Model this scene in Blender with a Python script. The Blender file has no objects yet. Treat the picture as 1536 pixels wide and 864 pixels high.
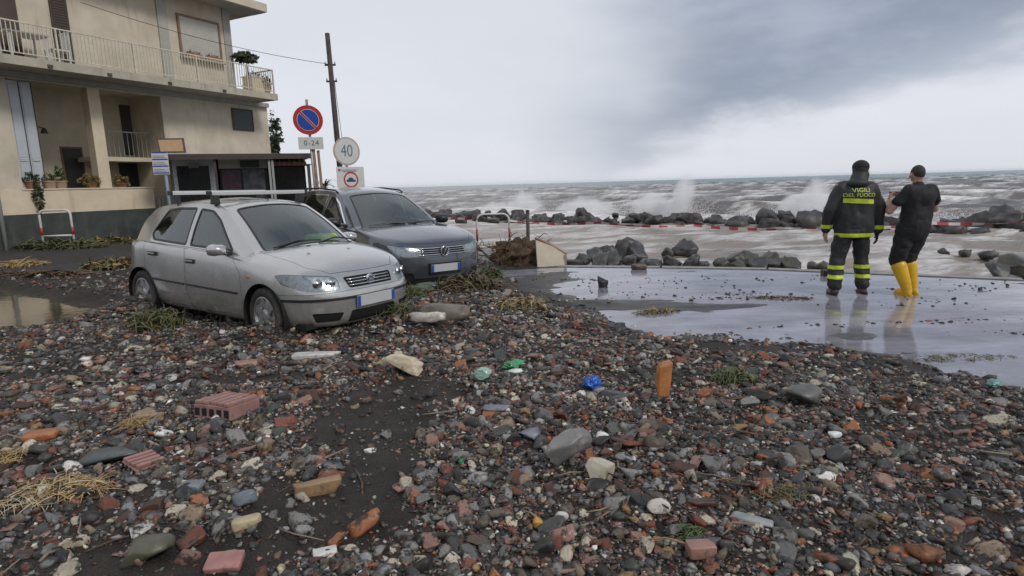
import bpy, bmesh, math, random
import numpy as np
from mathutils import Vector, Matrix, noise as mnoise
from mathutils.bvhtree import BVHTree
R = math.radians
SC = bpy.context.scene
COL = SC.collection
rng = np.random.default_rng(7)
random.seed(7)

# ------------------------------------------------------------------ camera
F_PX, CAM_H = 900.0, 1.62
PITCH, ROLL = math.atan(156 / F_PX), R(1.6)
_f = np.array([0, math.cos(PITCH), -math.sin(PITCH)])
_r0 = np.array([1.0, 0, 0])
_u0 = np.cross(_r0, _f)
_r = _r0 * math.cos(ROLL) - _u0 * math.sin(ROLL)
_u = _u0 * math.cos(ROLL) + _r0 * math.sin(ROLL)
cam_d = bpy.data.cameras.new('camera')
cam_d.sensor_width = 36.0
cam_d.lens = 36.0 * F_PX / 1536.0
cam_d.clip_end = 20000
cam_d.clip_start = 0.05
cam = bpy.data.objects.new('camera', cam_d)
COL.objects.link(cam)
mw = Matrix.Identity(4)
for i in range(3):
    mw[i][0], mw[i][1], mw[i][2] = _r[i], _u[i], -_f[i]
mw[0][3], mw[1][3], mw[2][3] = 0, 0, CAM_H
cam.matrix_world = mw
SC.camera = cam
SC.render.resolution_x, SC.render.resolution_y = 1024, 576

def pray(px, py):
    d = _r * (px - 768) - _u * (py - 432) + _f * F_PX
    return d / np.linalg.norm(d)
def onz(px, py, z=0.0):            # where a photo pixel meets the height z
    d = pray(px, py); t = (z - CAM_H) / d[2]
    return np.array([d[0] * t, d[1] * t, z])
def aty(px, py, Y):                # where a photo pixel lies at the distance Y
    d = pray(px, py); t = Y / d[1]
    return np.array([d[0] * t, Y, CAM_H + d[2] * t])

# ------------------------------------------------------------------ world and sun
SUN_EL, SUN_AZ = R(42), R(128)     # azimuth clockwise from +Y: sun stands behind and to the right, veiled by cloud
world = bpy.data.worlds.new('World')
SC.world = world
world.use_nodes = True
wn, wl = world.node_tree.nodes, world.node_tree.links
wn.clear()
def WN(t, **k):
    n = wn.new(t)
    for a, b in k.items(): setattr(n, a, b)
    return n
def wmath(op, a, b=None, c=None):
    n = WN('ShaderNodeMath', operation=op)
    for i, v in enumerate((a, b, c)):
        if v is None: continue
        if isinstance(v, (int, float)): n.inputs[i].default_value = v
        else: wl.new(v, n.inputs[i])
    return n.outputs[0]
def wsmooth(v, lo, hi):
    n = WN('ShaderNodeMapRange', interpolation_type='SMOOTHERSTEP')
    wl.new(v, n.inputs[0]); n.inputs[1].default_value = lo; n.inputs[2].default_value = hi
    return n.outputs[0]
def wmix(f, a, b):
    n = WN('ShaderNodeMix', data_type='RGBA')
    for s, v in ((n.inputs[0], f), (n.inputs[6], a), (n.inputs[7], b)):
        if isinstance(v, (int, float)): s.default_value = v
        elif isinstance(v, tuple): s.default_value = (*v, 1)
        else: wl.new(v, s)
    return n.outputs[2]
tc = WN('ShaderNodeTexCoord')
sep = WN('ShaderNodeSeparateXYZ'); wl.new(tc.outputs['Generated'], sep.inputs[0])
dx, dy, dz = sep.outputs
az = wmath('ARCTAN2', dx, dy)
el = wmath('ARCSINE', dz)
hz = wmath('ADD', wmath('MAXIMUM', dz, 0.0), 0.16)
cb = WN('ShaderNodeCombineXYZ')
wl.new(wmath('DIVIDE', dx, hz), cb.inputs[0]); wl.new(wmath('DIVIDE', dy, hz), cb.inputs[1])
def wnoise(vec, scale, detail=6, rough=0.55, off=0.0):
    m = WN('ShaderNodeMapping'); wl.new(vec, m.inputs[0]); m.inputs[1].default_value = (off, off * .7, off * 1.3)
    n = WN('ShaderNodeTexNoise'); wl.new(m.outputs[0], n.inputs['Vector'])
    n.inputs['Scale'].default_value = scale; n.inputs['Detail'].default_value = detail; n.inputs['Roughness'].default_value = rough
    return n.outputs[0]
cb2 = WN('ShaderNodeCombineXYZ')                      # soft lumps in bearing and height above the horizon
wl.new(az, cb2.inputs[0]); wl.new(wmath('MULTIPLY', el, 2.6), cb2.inputs[1])
n_big = wnoise(cb.outputs[0], 0.42, 7, 0.55, 3.1)
n_edge = wnoise(cb2.outputs[0], 4.2, 9, 0.58, 11.3)
n_soft = wnoise(cb2.outputs[0], 1.7, 4, 0.5, 5.0)
# a shower cloud stands ahead to the right; its ragged base climbs to the right
line = wmath('MULTIPLY_ADD', az, 0.27, -0.050)
h_over = wmath('SUBTRACT', el, line)
h_over = wmath('ADD', h_over, wmath('MULTIPLY_ADD', n_edge, 0.17, -0.080))
bank = wsmooth(h_over, -0.015, 0.075)
side = wsmooth(wmath('ADD', az, wmath('MULTIPLY_ADD', n_soft, 0.5, -0.25)), -0.04, 0.42)
bank = wmath('MULTIPLY', bank, side)
col = wmix(wsmooth(n_big, 0.3, 0.72), (0.68, 0.705, 0.765), (0.76, 0.775, 0.83))
col = wmix(wsmooth(el, 0.0, 0.20), wmix(0.6, col, (0.71, 0.73, 0.79)), col)
dark = wmix(wsmooth(n_edge, 0.3, 0.75), (0.24, 0.285, 0.375), (0.37, 0.42, 0.52))
col = wmix(wmath('MULTIPLY', bank, 0.92), col, dark)
sky = WN('ShaderNodeTexSky', sky_type='NISHITA', sun_disc=False)
sky.sun_elevation = SUN_EL
sky.sun_rotation = SUN_AZ
bg1 = WN('ShaderNodeBackground'); wl.new(sky.outputs[0], bg1.inputs[0]); bg1.inputs[1].default_value = 0.07
bg2 = WN('ShaderNodeBackground'); wl.new(col, bg2.inputs[0]); bg2.inputs[1].default_value = 1.0
mx = WN('ShaderNodeMixShader'); mx.inputs[0].default_value = 0.93
wl.new(bg1.outputs[0], mx.inputs[1]); wl.new(bg2.outputs[0], mx.inputs[2])
wo = WN('ShaderNodeOutputWorld'); wl.new(mx.outputs[0], wo.inputs[0])

sun_d = bpy.data.lights.new('sun', 'SUN')
sun_d.energy = 1.5
sun_d.angle = R(14)
sun_d.color = (1.0, 0.96, 0.90)
sun = bpy.data.objects.new('sun', sun_d); COL.objects.link(sun)
sd = Vector((math.sin(SUN_AZ) * math.cos(SUN_EL), math.cos(SUN_AZ) * math.cos(SUN_EL), math.sin(SUN_EL)))
sun.rotation_euler = sd.to_track_quat('Z', 'Y').to_euler()
SC.view_settings.view_transform = 'Standard'
SC.view_settings.look = 'None'
SC.view_settings.gamma = 1.0
SC.view_settings.exposure = 0.12
SC.view_settings.use_curve_mapping = False
SC.render.engine = 'CYCLES'
SC.cycles.max_bounces = 6
SC.cycles.volume_bounces = 3
SC.cycles.transparent_max_bounces = 12
SC.cycles.use_denoising = True

# ------------------------------------------------------------------ materials
MATS = {}
def material(name, color, rough=0.6, metal=0.0, var=0.0, vscale=8.0, bump=0.0, bscale=40.0, spec=0.5,
             color2=None, attr=None, coat=0.0, emit=None, rvar=0.0, dirt=None, coords='Object', streak=None, mud=None):
    if name in MATS: return MATS[name]
    m = bpy.data.materials.new(name); m.use_nodes = True; MATS[name] = m
    nt = m.node_tree; n, l = nt.nodes, nt.links
    b = n['Principled BSDF']
    b.inputs['Roughness'].default_value = rough
    b.inputs['Metallic'].default_value = metal
    b.inputs['Specular IOR Level'].default_value = spec
    b.inputs['Coat Weight'].default_value = coat
    b.inputs['Coat Roughness'].default_value = 0.08
    t = n.new('ShaderNodeTexCoord')
    src = None
    def noise(scale, detail=5, rough_=0.6, st=None):
        q = n.new('ShaderNodeTexNoise'); q.inputs['Scale'].default_value = scale
        q.inputs['Detail'].default_value = detail; q.inputs['Roughness'].default_value = rough_
        if st:
            mp = n.new('ShaderNodeMapping'); mp.inputs['Scale'].default_value = st; l.new(t.outputs[coords], mp.inputs[0]); l.new(mp.outputs[0], q.inputs['Vector'])
        else: l.new(t.outputs[coords], q.inputs['Vector'])
        return q.outputs[0]
    def mix(fac, a, bb, blend='MIX'):
        q = n.new('ShaderNodeMix'); q.data_type = 'RGBA'; q.blend_type = blend
        for s, v in ((q.inputs[0], fac), (q.inputs[6], a), (q.inputs[7], bb)):
            if isinstance(v, (int, float)): s.default_value = v
            elif isinstance(v, tuple): s.default_value = (*v[:3], 1)
            else: l.new(v, s)
        return q.outputs[2]
    if attr:
        a = n.new('ShaderNodeAttribute'); a.attribute_name = attr; src = a.outputs['Color']
    else:
        src = tuple(color)
    if color2 is not None:
        rmp = n.new('ShaderNodeMapRange'); rmp.inputs[1].default_value = 0.38; rmp.inputs[2].default_value = 0.64
        l.new(noise(vscale * 0.6), rmp.inputs[0])
        src = mix(rmp.outputs[0], src, tuple(color2))
    if var > 0:
        rmp = n.new('ShaderNodeMapRange'); rmp.inputs[1].default_value = 0.3; rmp.inputs[2].default_value = 0.7
        rmp.inputs[3].default_value = 1 - var; rmp.inputs[4].default_value = 1 + var
        l.new(noise(vscale), rmp.inputs[0])
        cc = n.new('ShaderNodeCombineColor')
        for i in range(3): l.new(rmp.outputs[0], cc.inputs[i])
        src = mix(1.0, src, cc.outputs[0], 'MULTIPLY')
    if dirt:                                   # (colour, scale, low, high): splashes and grime with a shape of their own
        rmp = n.new('ShaderNodeMapRange'); rmp.inputs[1].default_value = dirt[2]; rmp.inputs[2].default_value = dirt[3]
        l.new(noise(dirt[1], 8, 0.65, streak), rmp.inputs[0])
        src = mix(rmp.outputs[0], src, tuple(dirt[0]))
    if mud:                                    # (colour, height it thins out at): splashed mud, thickest along the sills
        sx_ = n.new('ShaderNodeSeparateXYZ'); l.new(t.outputs[coords], sx_.inputs[0])
        g_ = n.new('ShaderNodeMapRange'); g_.inputs[1].default_value = mud[1]; g_.inputs[2].default_value = .18; g_.inputs[3].default_value = -.32; g_.inputs[4].default_value = .28; l.new(sx_.outputs[2], g_.inputs[0])
        a_ = n.new('ShaderNodeMath'); a_.operation = 'ADD'; l.new(noise(7.0, 9, .72), a_.inputs[0]); l.new(g_.outputs[0], a_.inputs[1])
        r_ = n.new('ShaderNodeMapRange'); r_.inputs[1].default_value = .50; r_.inputs[2].default_value = .78; r_.inputs[4].default_value = .85; l.new(a_.outputs[0], r_.inputs[0])
        src = mix(r_.outputs[0], src, tuple(mud[0]))
        mm_ = n.new('ShaderNodeMapRange'); mm_.inputs[3].default_value = metal; mm_.inputs[4].default_value = 0.0; l.new(r_.outputs[0], mm_.inputs[0]); l.new(mm_.outputs[0], b.inputs['Metallic'])
    if isinstance(src, tuple): b.inputs['Base Color'].default_value = (*src[:3], 1)
    else: l.new(src, b.inputs['Base Color'])
    if rvar > 0:
        rmp = n.new('ShaderNodeMapRange'); rmp.inputs[1].default_value = 0.3; rmp.inputs[2].default_value = 0.7
        rmp.inputs[3].default_value = max(0.02, rough - rvar); rmp.inputs[4].default_value = min(1, rough + rvar)
        l.new(noise(vscale * 1.7), rmp.inputs[0]); l.new(rmp.outputs[0], b.inputs['Roughness'])
    if bump > 0:
        q = n.new('ShaderNodeBump'); q.inputs['Strength'].default_value = min(1.0, bump * 20); q.inputs['Distance'].default_value = bump
        l.new(noise(bscale, 6), q.inputs['Height']); l.new(q.outputs[0], b.inputs['Normal'])
    if emit:
        b.inputs['Emission Color'].default_value = (*emit[0], 1); b.inputs['Emission Strength'].default_value = emit[1]
    return m
def glass(name, tint, alpha, rough=0.02):
    """Coloured see-through pane: mostly clear, mirror-like at a slant."""
    if name in MATS: return MATS[name]
    m = bpy.data.materials.new(name); m.use_nodes = True; MATS[name] = m
    nt = m.node_tree; n, l = nt.nodes, nt.links
    n.clear()
    o = n.new('ShaderNodeOutputMaterial')
    tr = n.new('ShaderNodeBsdfTransparent'); tr.inputs[0].default_value = (*tint, 1)
    df = n.new('ShaderNodeBsdfDiffuse'); df.inputs[0].default_value = (tint[0] * .22, tint[1] * .22, tint[2] * .22, 1)
    m1 = n.new('ShaderNodeMixShader'); m1.inputs[0].default_value = 1 - alpha
    l.new(tr.outputs[0], m1.inputs[1]); l.new(df.outputs[0], m1.inputs[2])
    gl = n.new('ShaderNodeBsdfGlossy'); gl.inputs['Roughness'].default_value = rough; gl.inputs[0].default_value = (.9, .95, .95, 1)
    fr = n.new('ShaderNodeFresnel'); fr.inputs[0].default_value = 2.15
    m2 = n.new('ShaderNodeMixShader')
    l.new(fr.outputs[0], m2.inputs[0]); l.new(m1.outputs[0], m2.inputs[1]); l.new(gl.outputs[0], m2.inputs[2])
    l.new(m2.outputs[0], o.inputs[0])
    return m

# ------------------------------------------------------------------ mesh helpers
class MB:
    """collects vertices and faces, then becomes ONE mesh object"""
    def __init__(s): s.v, s.f = [], []
    def add(s, vs, fs):
        o = len(s.v); s.v += [tuple(map(float, p)) for p in vs]; s.f += [tuple(i + o for i in q) for q in fs]; return s
    def box(s, c, size, rot=None, taper=1.0):
        hx, hy, hz = (q / 2 for q in size)
        P = []
        for z, k in ((-hz, 1), (hz, taper)):
            P += [(-hx * k, -hy * k, z), (hx * k, -hy * k, z), (hx * k, hy * k, z), (-hx * k, hy * k, z)]
        if rot is not None:
            M = rot if isinstance(rot, Matrix) else Matrix.Rotation(rot, 3, 'Z')
            P = [M @ Vector(p) for p in P]
        P = [(p[0] + c[0], p[1] + c[1], p[2] + c[2]) for p in P]
        return s.add(P, [(3, 2, 1, 0), (4, 5, 6, 7), (0, 1, 5, 4), (1, 2, 6, 5), (2, 3, 7, 6), (3, 0, 4, 7)])
    def bx(s, x0, x1, y0, y1, z0, z1):
        return s.box(((x0 + x1) / 2, (y0 + y1) / 2, (z0 + z1) / 2), (abs(x1 - x0), abs(y1 - y0), abs(z1 - z0)))
    def tube(s, path, r, n=8, cap=True):
        path = [Vector(p) for p in path]
        rs = r if isinstance(r, (list, tuple)) else [r] * len(path)
        rings = []
        for i, p in enumerate(path):
            a = path[max(i - 1, 0)]; b = path[min(i + 1, len(path) - 1)]
            t = (b - a).normalized()
            up = Vector((0, 0, 1)) if abs(t.z) < 0.92 else Vector((1, 0, 0))
            e1 = t.cross(up).normalized(); e2 = t.cross(e1)
            rings.append([p + (e1 * math.cos(2 * math.pi * k / n) + e2 * math.sin(2 * math.pi * k / n)) * rs[i] for k in range(n)])
        vs = [q for ring in rings for q in ring]; fs = []
        for i in range(len(path) - 1):
            for k in range(n):
                k2 = (k + 1) % n
                fs.append((i * n + k, (i + 1) * n + k, (i + 1) * n + k2, i * n + k2))
        if cap: fs += [tuple(range(n)), tuple(reversed(range((len(path) - 1) * n, len(path) * n)))]
        return s.add(vs, fs)
    def lathe(s, prof, n=24, axis='Z', c=(0, 0, 0)):
        vs, fs = [], []
        for (r, h) in prof:
            for k in range(n):
                a = 2 * math.pi * k / n
                p = (r * math.cos(a), r * math.sin(a), h)
                if axis == 'Y': p = (p[0], p[2], p[1])
                if axis == 'X': p = (p[2], p[0], p[1])
                vs.append((p[0] + c[0], p[1] + c[1], p[2] + c[2]))
        for i in range(len(prof) - 1):
            for k in range(n):
                k2 = (k + 1) % n
                fs.append((i * n + k, i * n + k2, (i + 1) * n + k2, (i + 1) * n + k))
        if prof[0][0] > 1e-6: fs.append(tuple(reversed(range(n))))
        if prof[-1][0] > 1e-6: fs.append(tuple(range((len(prof) - 1) * n, len(prof) * n)))
        return s.add(vs, fs)
    def prism(s, poly, thick, fn):
        """poly 2D, fn(a,b,h)->xyz, from h=0 to h=thick"""
        n = len(poly)
        vs = [fn(a, b, 0) for a, b in poly] + [fn(a, b, thick) for a, b in poly]
        fs = [tuple(reversed(range(n))), tuple(range(n, 2 * n))] + [(i, (i + 1) % n, n + (i + 1) % n, n + i) for i in range(n)]
        return s.add(vs, fs)
    def build(s, name, mat, parent=None, smooth=False, bevel=0.0, fixn=True):
        me = bpy.data.meshes.new(name); me.from_pydata(s.v, [], s.f)
        return finish(name, me, mat, parent, smooth, bevel, fixn)
def finish(name, me, mat, parent=None, smooth=False, bevel=0.0, fixn=True):
    if fixn or bevel:
        bm = bmesh.new(); bm.from_mesh(me)
        if fixn: bmesh.ops.recalc_face_normals(bm, faces=bm.faces)
        if bevel:
            es = [e for e in bm.edges if len(e.link_faces) == 2 and e.calc_face_angle(0) > 0.6]
            bmesh.ops.bevel(bm, geom=es, offset=bevel, segments=2, affect='EDGES', profile=0.6)
        bm.to_mesh(me); bm.free()
    if smooth: me.shade_smooth()
    me.materials.append(MATS[mat] if isinstance(mat, str) else mat)
    o = bpy.data.objects.new(name, me); COL.objects.link(o)
    if parent is not None: o.parent = parent
    return o
def tag(o, label=None, cat=None, group=None, kind=None):
    if label: o['label'] = label
    if cat: o['category'] = cat
    if group: o['group'] = group
    if kind: o['kind'] = kind
    return o
def empty(name, loc=(0, 0, 0), rz=0.0, label=None, cat=None, group=None):
    o = bpy.data.objects.new(name, None); COL.objects.link(o)
    o.location = loc; o.rotation_euler = (0, 0, rz); o.empty_display_size = 0.2
    return tag(o, label, cat, group)
def copy_tree(o, parent=None):
    c = o.copy(); COL.objects.link(c); c.parent = parent
    for ch in list(o.children): copy_tree(ch, c)
    return c
def np_mesh(name, V, Fc, col=None, smooth=False, attrs=None):
    """fast mesh from arrays; Fc is (n,3) or (n,4)"""
    V = np.asarray(V, np.float32); Fc = np.asarray(Fc, np.int32)
    me = bpy.data.meshes.new(name)
    me.vertices.add(len(V)); me.vertices.foreach_set('co', V.ravel())
    k = Fc.shape[1]
    me.loops.add(Fc.size); me.loops.foreach_set('vertex_index', Fc.ravel())
    me.polygons.add(len(Fc)); me.polygons.foreach_set('loop_start', np.arange(0, Fc.size, k, dtype=np.int32))
    me.update(calc_edges=True)
    if col is not None:
        a = me.color_attributes.new('Col', 'FLOAT_COLOR', 'POINT')
        c4 = np.ones((len(V), 4), np.float32); c4[:, :3] = col
        a.data.foreach_set('color', c4.ravel())
    for nme, arr in (attrs or {}).items():
        a = me.attributes.new(nme, 'FLOAT', 'POINT'); a.data.foreach_set('value', np.asarray(arr, np.float32).ravel())
    if smooth: me.shade_smooth()
    me.validate()
    return me
def text_mesh(txt, size, spacing=1.0):
    cu = bpy.data.curves.new('lettering', 'FONT'); cu.body = txt; cu.size = size
    cu.align_x = 'CENTER'; cu.align_y = 'CENTER'; cu.space_character = spacing
    o = bpy.data.objects.new('lettering', cu); COL.objects.link(o)
    dg = bpy.context.evaluated_depsgraph_get(); dg.update()
    me = bpy.data.meshes.new_from_object(o.evaluated_get(dg))
    bpy.data.objects.remove(o); bpy.data.curves.remove(cu)
    me.materials.clear()
    return me
def flat_text(name, txt, size, mat, parent, fn, spacing=1.0, bold=0.0):
    """lettering laid on a surface: fn(a, b) -> xyz"""
    me = text_mesh(txt, size, spacing)
    vs = [fn(v.co.x, v.co.y) for v in me.vertices]; fs = [tuple(p.vertices) for p in me.polygons]
    bpy.data.meshes.remove(me)
    m = MB(); m.add(vs, fs)
    return m.build(name, mat, parent, fixn=False)

# value noise on arrays
_perm = rng.permutation(4096)
_val = rng.random(4096)
def vnoise(x, y, s=0):
    xi = np.floor(x).astype(np.int64); yi = np.floor(y).astype(np.int64)
    fx = x - xi; fy = y - yi
    fx = fx * fx * fx * (fx * (fx * 6 - 15) + 10); fy = fy * fy * fy * (fy * (fy * 6 - 15) + 10)
    def h(a, b): return _val[(_perm[(a + 131 * s) & 4095] + b) & 4095]
    return (h(xi, yi) * (1 - fx) + h(xi + 1, yi) * fx) * (1 - fy) + (h(xi, yi + 1) * (1 - fx) + h(xi + 1, yi + 1) * fx) * fy
def fbm(x, y, octs=4, s=0, g=0.5):
    t = np.zeros(np.broadcast(x, y).shape); a = 1.0; tot = 0
    for i in range(octs):
        t += a * vnoise(x * 2 ** i + 17.3 * i, y * 2 ** i - 9.1 * i, s + i); tot += a; a *= g
    return t / tot
def sstep(x, a, b):
    t = np.clip((np.asarray(x, float) - a) / (b - a), 0, 1); return t * t * (3 - 2 * t)
def sdist(poly, X, Y):
    """signed distance to a polygon, positive inside"""
    P = np.array(poly, float); D = np.full(np.shape(X), 1e9); ins = np.zeros(np.shape(X), bool)
    for i in range(len(P)):
        a, b = P[i], P[(i + 1) % len(P)]; e = b - a
        t = np.clip(((X - a[0]) * e[0] + (Y - a[1]) * e[1]) / (e @ e), 0, 1)
        D = np.minimum(D, np.hypot(X - a[0] - t * e[0], Y - a[1] - t * e[1]))
        c = ((a[1] > Y) != (b[1] > Y))
        with np.errstate(divide='ignore', invalid='ignore'):
            xx = a[0] + (Y - a[1]) / (b[1] - a[1] if b[1] != a[1] else 1e-12) * e[0]
        ins ^= c & (X < xx)
    return np.where(ins, D, -D)
def pdist(line, X, Y):
    P = np.array(line, float); D = np.full(np.shape(X), 1e9)
    for i in range(len(P) - 1):
        a, b = P[i], P[i + 1]; e = b - a
        t = np.clip(((X - a[0]) * e[0] + (Y - a[1]) * e[1]) / (e @ e), 0, 1)
        D = np.minimum(D, np.hypot(X - a[0] - t * e[0], Y - a[1] - t * e[1]))
    return D
def spaced(*segs):
    """coordinates with changing step: (start, end, step) ..."""
    out = []
    for a, b, st in segs: out += list(np.linspace(a, b, max(2, int(round((b - a) / st)) + 1))[:-1])
    return np.array(out + [segs[-1][1]])
def grid_faces(nx, ny):
    i = np.arange(nx - 1)[None, :] + np.arange(ny - 1)[:, None] * nx
    return np.stack([i, i + 1, i + 1 + nx, i + nx], -1).reshape(-1, 4)
# ------------------------------------------------------------------ ground
LAND = [(0.95, 11.64), (2.8, 11.15), (4.54, 10.55), (7.63, 8.8), (12, 6.2), (25, -3), (60, -30), (90, -280), (-430, -280), (-430, 120), (-20, 75), (-7, 40),
        (-4, 24), (-1.5, 17), (0.1, 14.3), (0.7, 13.2)]
RUBBLE = [(14, 1.0), (7.6, 2.7), (5.0, 3.75), (4.2, 4.45), (3.75, 5.3), (2.95, 5.95), (1.95, 6.5), (1.25, 7.2), (0.45, 8.9), (-0.2, 11.2),
          (-0.2, 13.6), (-1.8, 15.5), (-6, 14), (-9, 12.4), (-16, 14), (-24, 14), (-24, -4), (14, -4)]
PUDL = [(-14, 11.9), (-9.2, 10.75), (-7.9, 10.0), (-5.9, 8.7), (-5.15, 7.5), (-5.6, 7.0), (-6.6, 7.25), (-9, 8.1), (-14, 9.2)]
SAND = [(-0.95, 3.85, 0.55, 0.75), (-0.75, 3.1, 0.28, 0.65), (-0.95, 2.55, 0.42, 0.40), (-1.3, 2.2, 0.5, 0.3), (-2.6, 4.6, 0.7, 0.12),
        (2.6, 5.35, 0.8, 0.25), (3.2, 4.9, 0.8, 0.28), (-2.9, 3.2, .5, .10)]   # bare dark sand: x, y, half sizes
def sandiness(X, Y):
    s = np.zeros(np.shape(X))
    w = (fbm(X * 2.1, Y * 2.1, 3, 40) - .5) * 1.1
    for (x, y, a, b) in SAND:
        s = np.maximum(s, 1 - sstep(np.hypot((X - x) / a, (Y - y) / b) + w, 0.75, 1.25))
    return s
def height(X, Y, parts=False):
    X = np.asarray(X, float); Y = np.asarray(Y, float)
    wob = (fbm(X * 1.3, Y * 1.3, 4, 3) - .5) * 0.9
    sdr = sdist(RUBBLE, X, Y) + wob
    rub = sstep(sdr, -0.05, 1.1)
    # drowned road: a skin of water with low banks of washed-in sand
    road = -0.016 + (fbm(X * 0.55 + 0.35 * Y, Y * 2.0, 5, 9, .58) - .5) * 0.066
    for (x, y, a, b, h) in ((0.25, 8.9, .55, .9, .035), (0.95, 7.85, .7, .35, .034), (2.4, 7.55, 1.1, .16, .022), (0.6, 10.3, .5, 1.0, .02), (3.6, 7.2, .5, .10, .018),
                            (7.4, 8.0, 1.9, .42, .020), (8.6, 7.3, 1.5, .4, .022), (5.2, 6.05, 1.1, .09, .026), (6.4, 5.55, 1.0, .09, .026), (2.2, 9.6, 1.6, .8, -.02), (4.6, 9.2, 2.0, .9, -.02),
                            (4.6, 6.6, 1.6, .7, -.02), (5.0, 7.6, 1.6, .5, -.012)):
        road = road + h * np.exp(-((X - x) / a) ** 2 - ((Y - y) / b) ** 2)
    road = road + (fbm(X * 5, Y * 9, 3, 33) - .5) * .012
    road = np.maximum(road, -0.05)
    mound = 0.05 + 0.075 * fbm(X * 0.8, Y * 0.8, 3, 21) + 0.05 * sstep(sdr, .8, 3)
    lump = (fbm(X * 3.1, Y * 3.1, 4, 5) - .5) * 0.085 + (fbm(X * 14, Y * 14, 3, 6) - .5) * 0.022
    z = road * (1 - rub) + rub * (mound + lump)
    # bank towards the house
    for (x, y, a, b, h) in ((-1.95, 6.35, .6, .40, .11), (-1.30, 6.75, .55, .4, .13), (-4.65, 7.45, .5, .40, .14), (-3.3, 6.55, .8, .3, .05), (-.85, 7.6, .7, .6, .12), (-.55, 9.2, .6, .7, .13), (.0, 8.0, .6, .7, .06), (-2.48, 5.90, .34, .24, .13), (-4.62, 7.22, .34, .30, .08)):   # drifts against the cars
        z = z + h * np.exp(-((X - x) / a) ** 2 - ((Y - y) / b) ** 2)
    far = sstep(Y + 0.15 * X * -1, 11.0, 19.0) * sstep(-X, 2.0, 6.0)
    z = z + far * 0.22
    # pool beside the rear of the silver car
    pd = sdist(PUDL, X, Y) + wob * .35
    z = z * (1 - sstep(pd, -0.25, 0.35)) + sstep(pd, -0.25, 0.35) * -0.035
    # swale of bare sand is slightly lower and smoother
    sa = sandiness(X, Y) * rub
    z = z - 0.025 * sa
    ld = sdist(LAND, X, Y)
    z = z * sstep(ld, -0.05, 0.1) - 2.3 * (1 - sstep(ld, -0.4, 0.0))
    if parts: return z, rub, sa, sdr, ld
    return z
def hz1(x, y): return float(height(np.array([x]), np.array([y]))[0])

xs = spaced((-430, -30, 20), (-30, -12, .8), (-12, -7, .14), (-7, 7.5, 0.032), (7.5, 12, 0.12), (12, 30, 1.0), (30, 330, 20))
ys = spaced((-280, -30, 20), (-30, -4, 4), (-4, 1.2, .5), (1.2, 6.0, .03), (6.0, 12.4, 0.045), (12.4, 17, .16), (17, 30, .7), (30, 120, 6))
GX, GY = np.meshgrid(xs, ys)
gz, grub, gsa, gsd, gld = height(GX, GY, True)
me = np_mesh('ground', np.stack([GX, GY, gz], -1).reshape(-1, 3), grid_faces(len(xs), len(ys)), smooth=True,
             attrs={'rubble': grub, 'wet': 1 - sstep(gz, 0.0, 0.05)})
def ground_mat():
    m = bpy.data.materials.new('wet_ground'); m.use_nodes = True; MATS['wet_ground'] = m
    n, l = m.node_tree.nodes, m.node_tree.links; b = n['Principled BSDF']
    t = n.new('ShaderNodeTexCoord')
    def nz(scale, det=6, ro=.6):
        q = n.new('ShaderNodeTexNoise'); q.inputs['Scale'].default_value = scale; q.inputs['Detail'].default_value = det; q.inputs['Roughness'].default_value = ro
        l.new(t.outputs['Object'], q.inputs['Vector']); return q.outputs[0]
    def mixc(f, a, c):
        q = n.new('ShaderNodeMix'); q.data_type = 'RGBA'
        for s, v in ((q.inputs[0], f), (q.inputs[6], a), (q.inputs[7], c)):
            if isinstance(v, tuple): s.default_value = (*v, 1)
            elif isinstance(v, (int, float)): s.default_value = v
            else: l.new(v, s)
        return q.outputs[2]
    def mr(v, a, c, d=0., e=1.):
        q = n.new('ShaderNodeMapRange'); l.new(v, q.inputs[0])
        for i, k in enumerate((a, c, d, e)): q.inputs[i + 1].default_value = k
        return q.outputs[0]
    ar = n.new('ShaderNodeAttribute'); ar.attribute_name = 'rubble'
    aw = n.new('ShaderNodeAttribute'); aw.attribute_name = 'wet'
    b.inputs['Specular IOR Level'].default_value = .22
    sand = mixc(mr(nz(3.0), .35, .65), (.017, .0145, .0125), (.038, .031, .026))
    sand = mixc(mr(nz(160, 3), .56, .66), sand, (.085, .070, .058))
    asph = mixc(mr(nz(220, 3), .4, .62), (.032, .032, .034), (.085, .083, .082))
    asph = mixc(mr(nz(1.6), .42, .6), asph, (.052, .046, .041))
    l.new(mixc(mr(ar.outputs['Fac'], .05, .45), asph, sand), b.inputs['Base Color'])
    rr = mr(nz(5), .3, .7, -.10, .10)
    ad = n.new('ShaderNodeMath'); ad.operation = 'ADD'; l.new(mr(aw.outputs['Fac'], 0, 1, .62, .30), ad.inputs[0]); l.new(rr, ad.inputs[1])
    l.new(ad.outputs[0], b.inputs['Roughness'])
    bp = n.new('ShaderNodeBump'); bp.inputs['Strength'].default_value = .8; bp.inputs['Distance'].default_value = .012
    l.new(nz(90, 6, .7), bp.inputs['Height']); l.new(bp.outputs[0], b.inputs['Normal'])
    return m
ground_mat()
ground = finish('ground', me, 'wet_ground', fixn=False); tag(ground, kind='structure')

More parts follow.
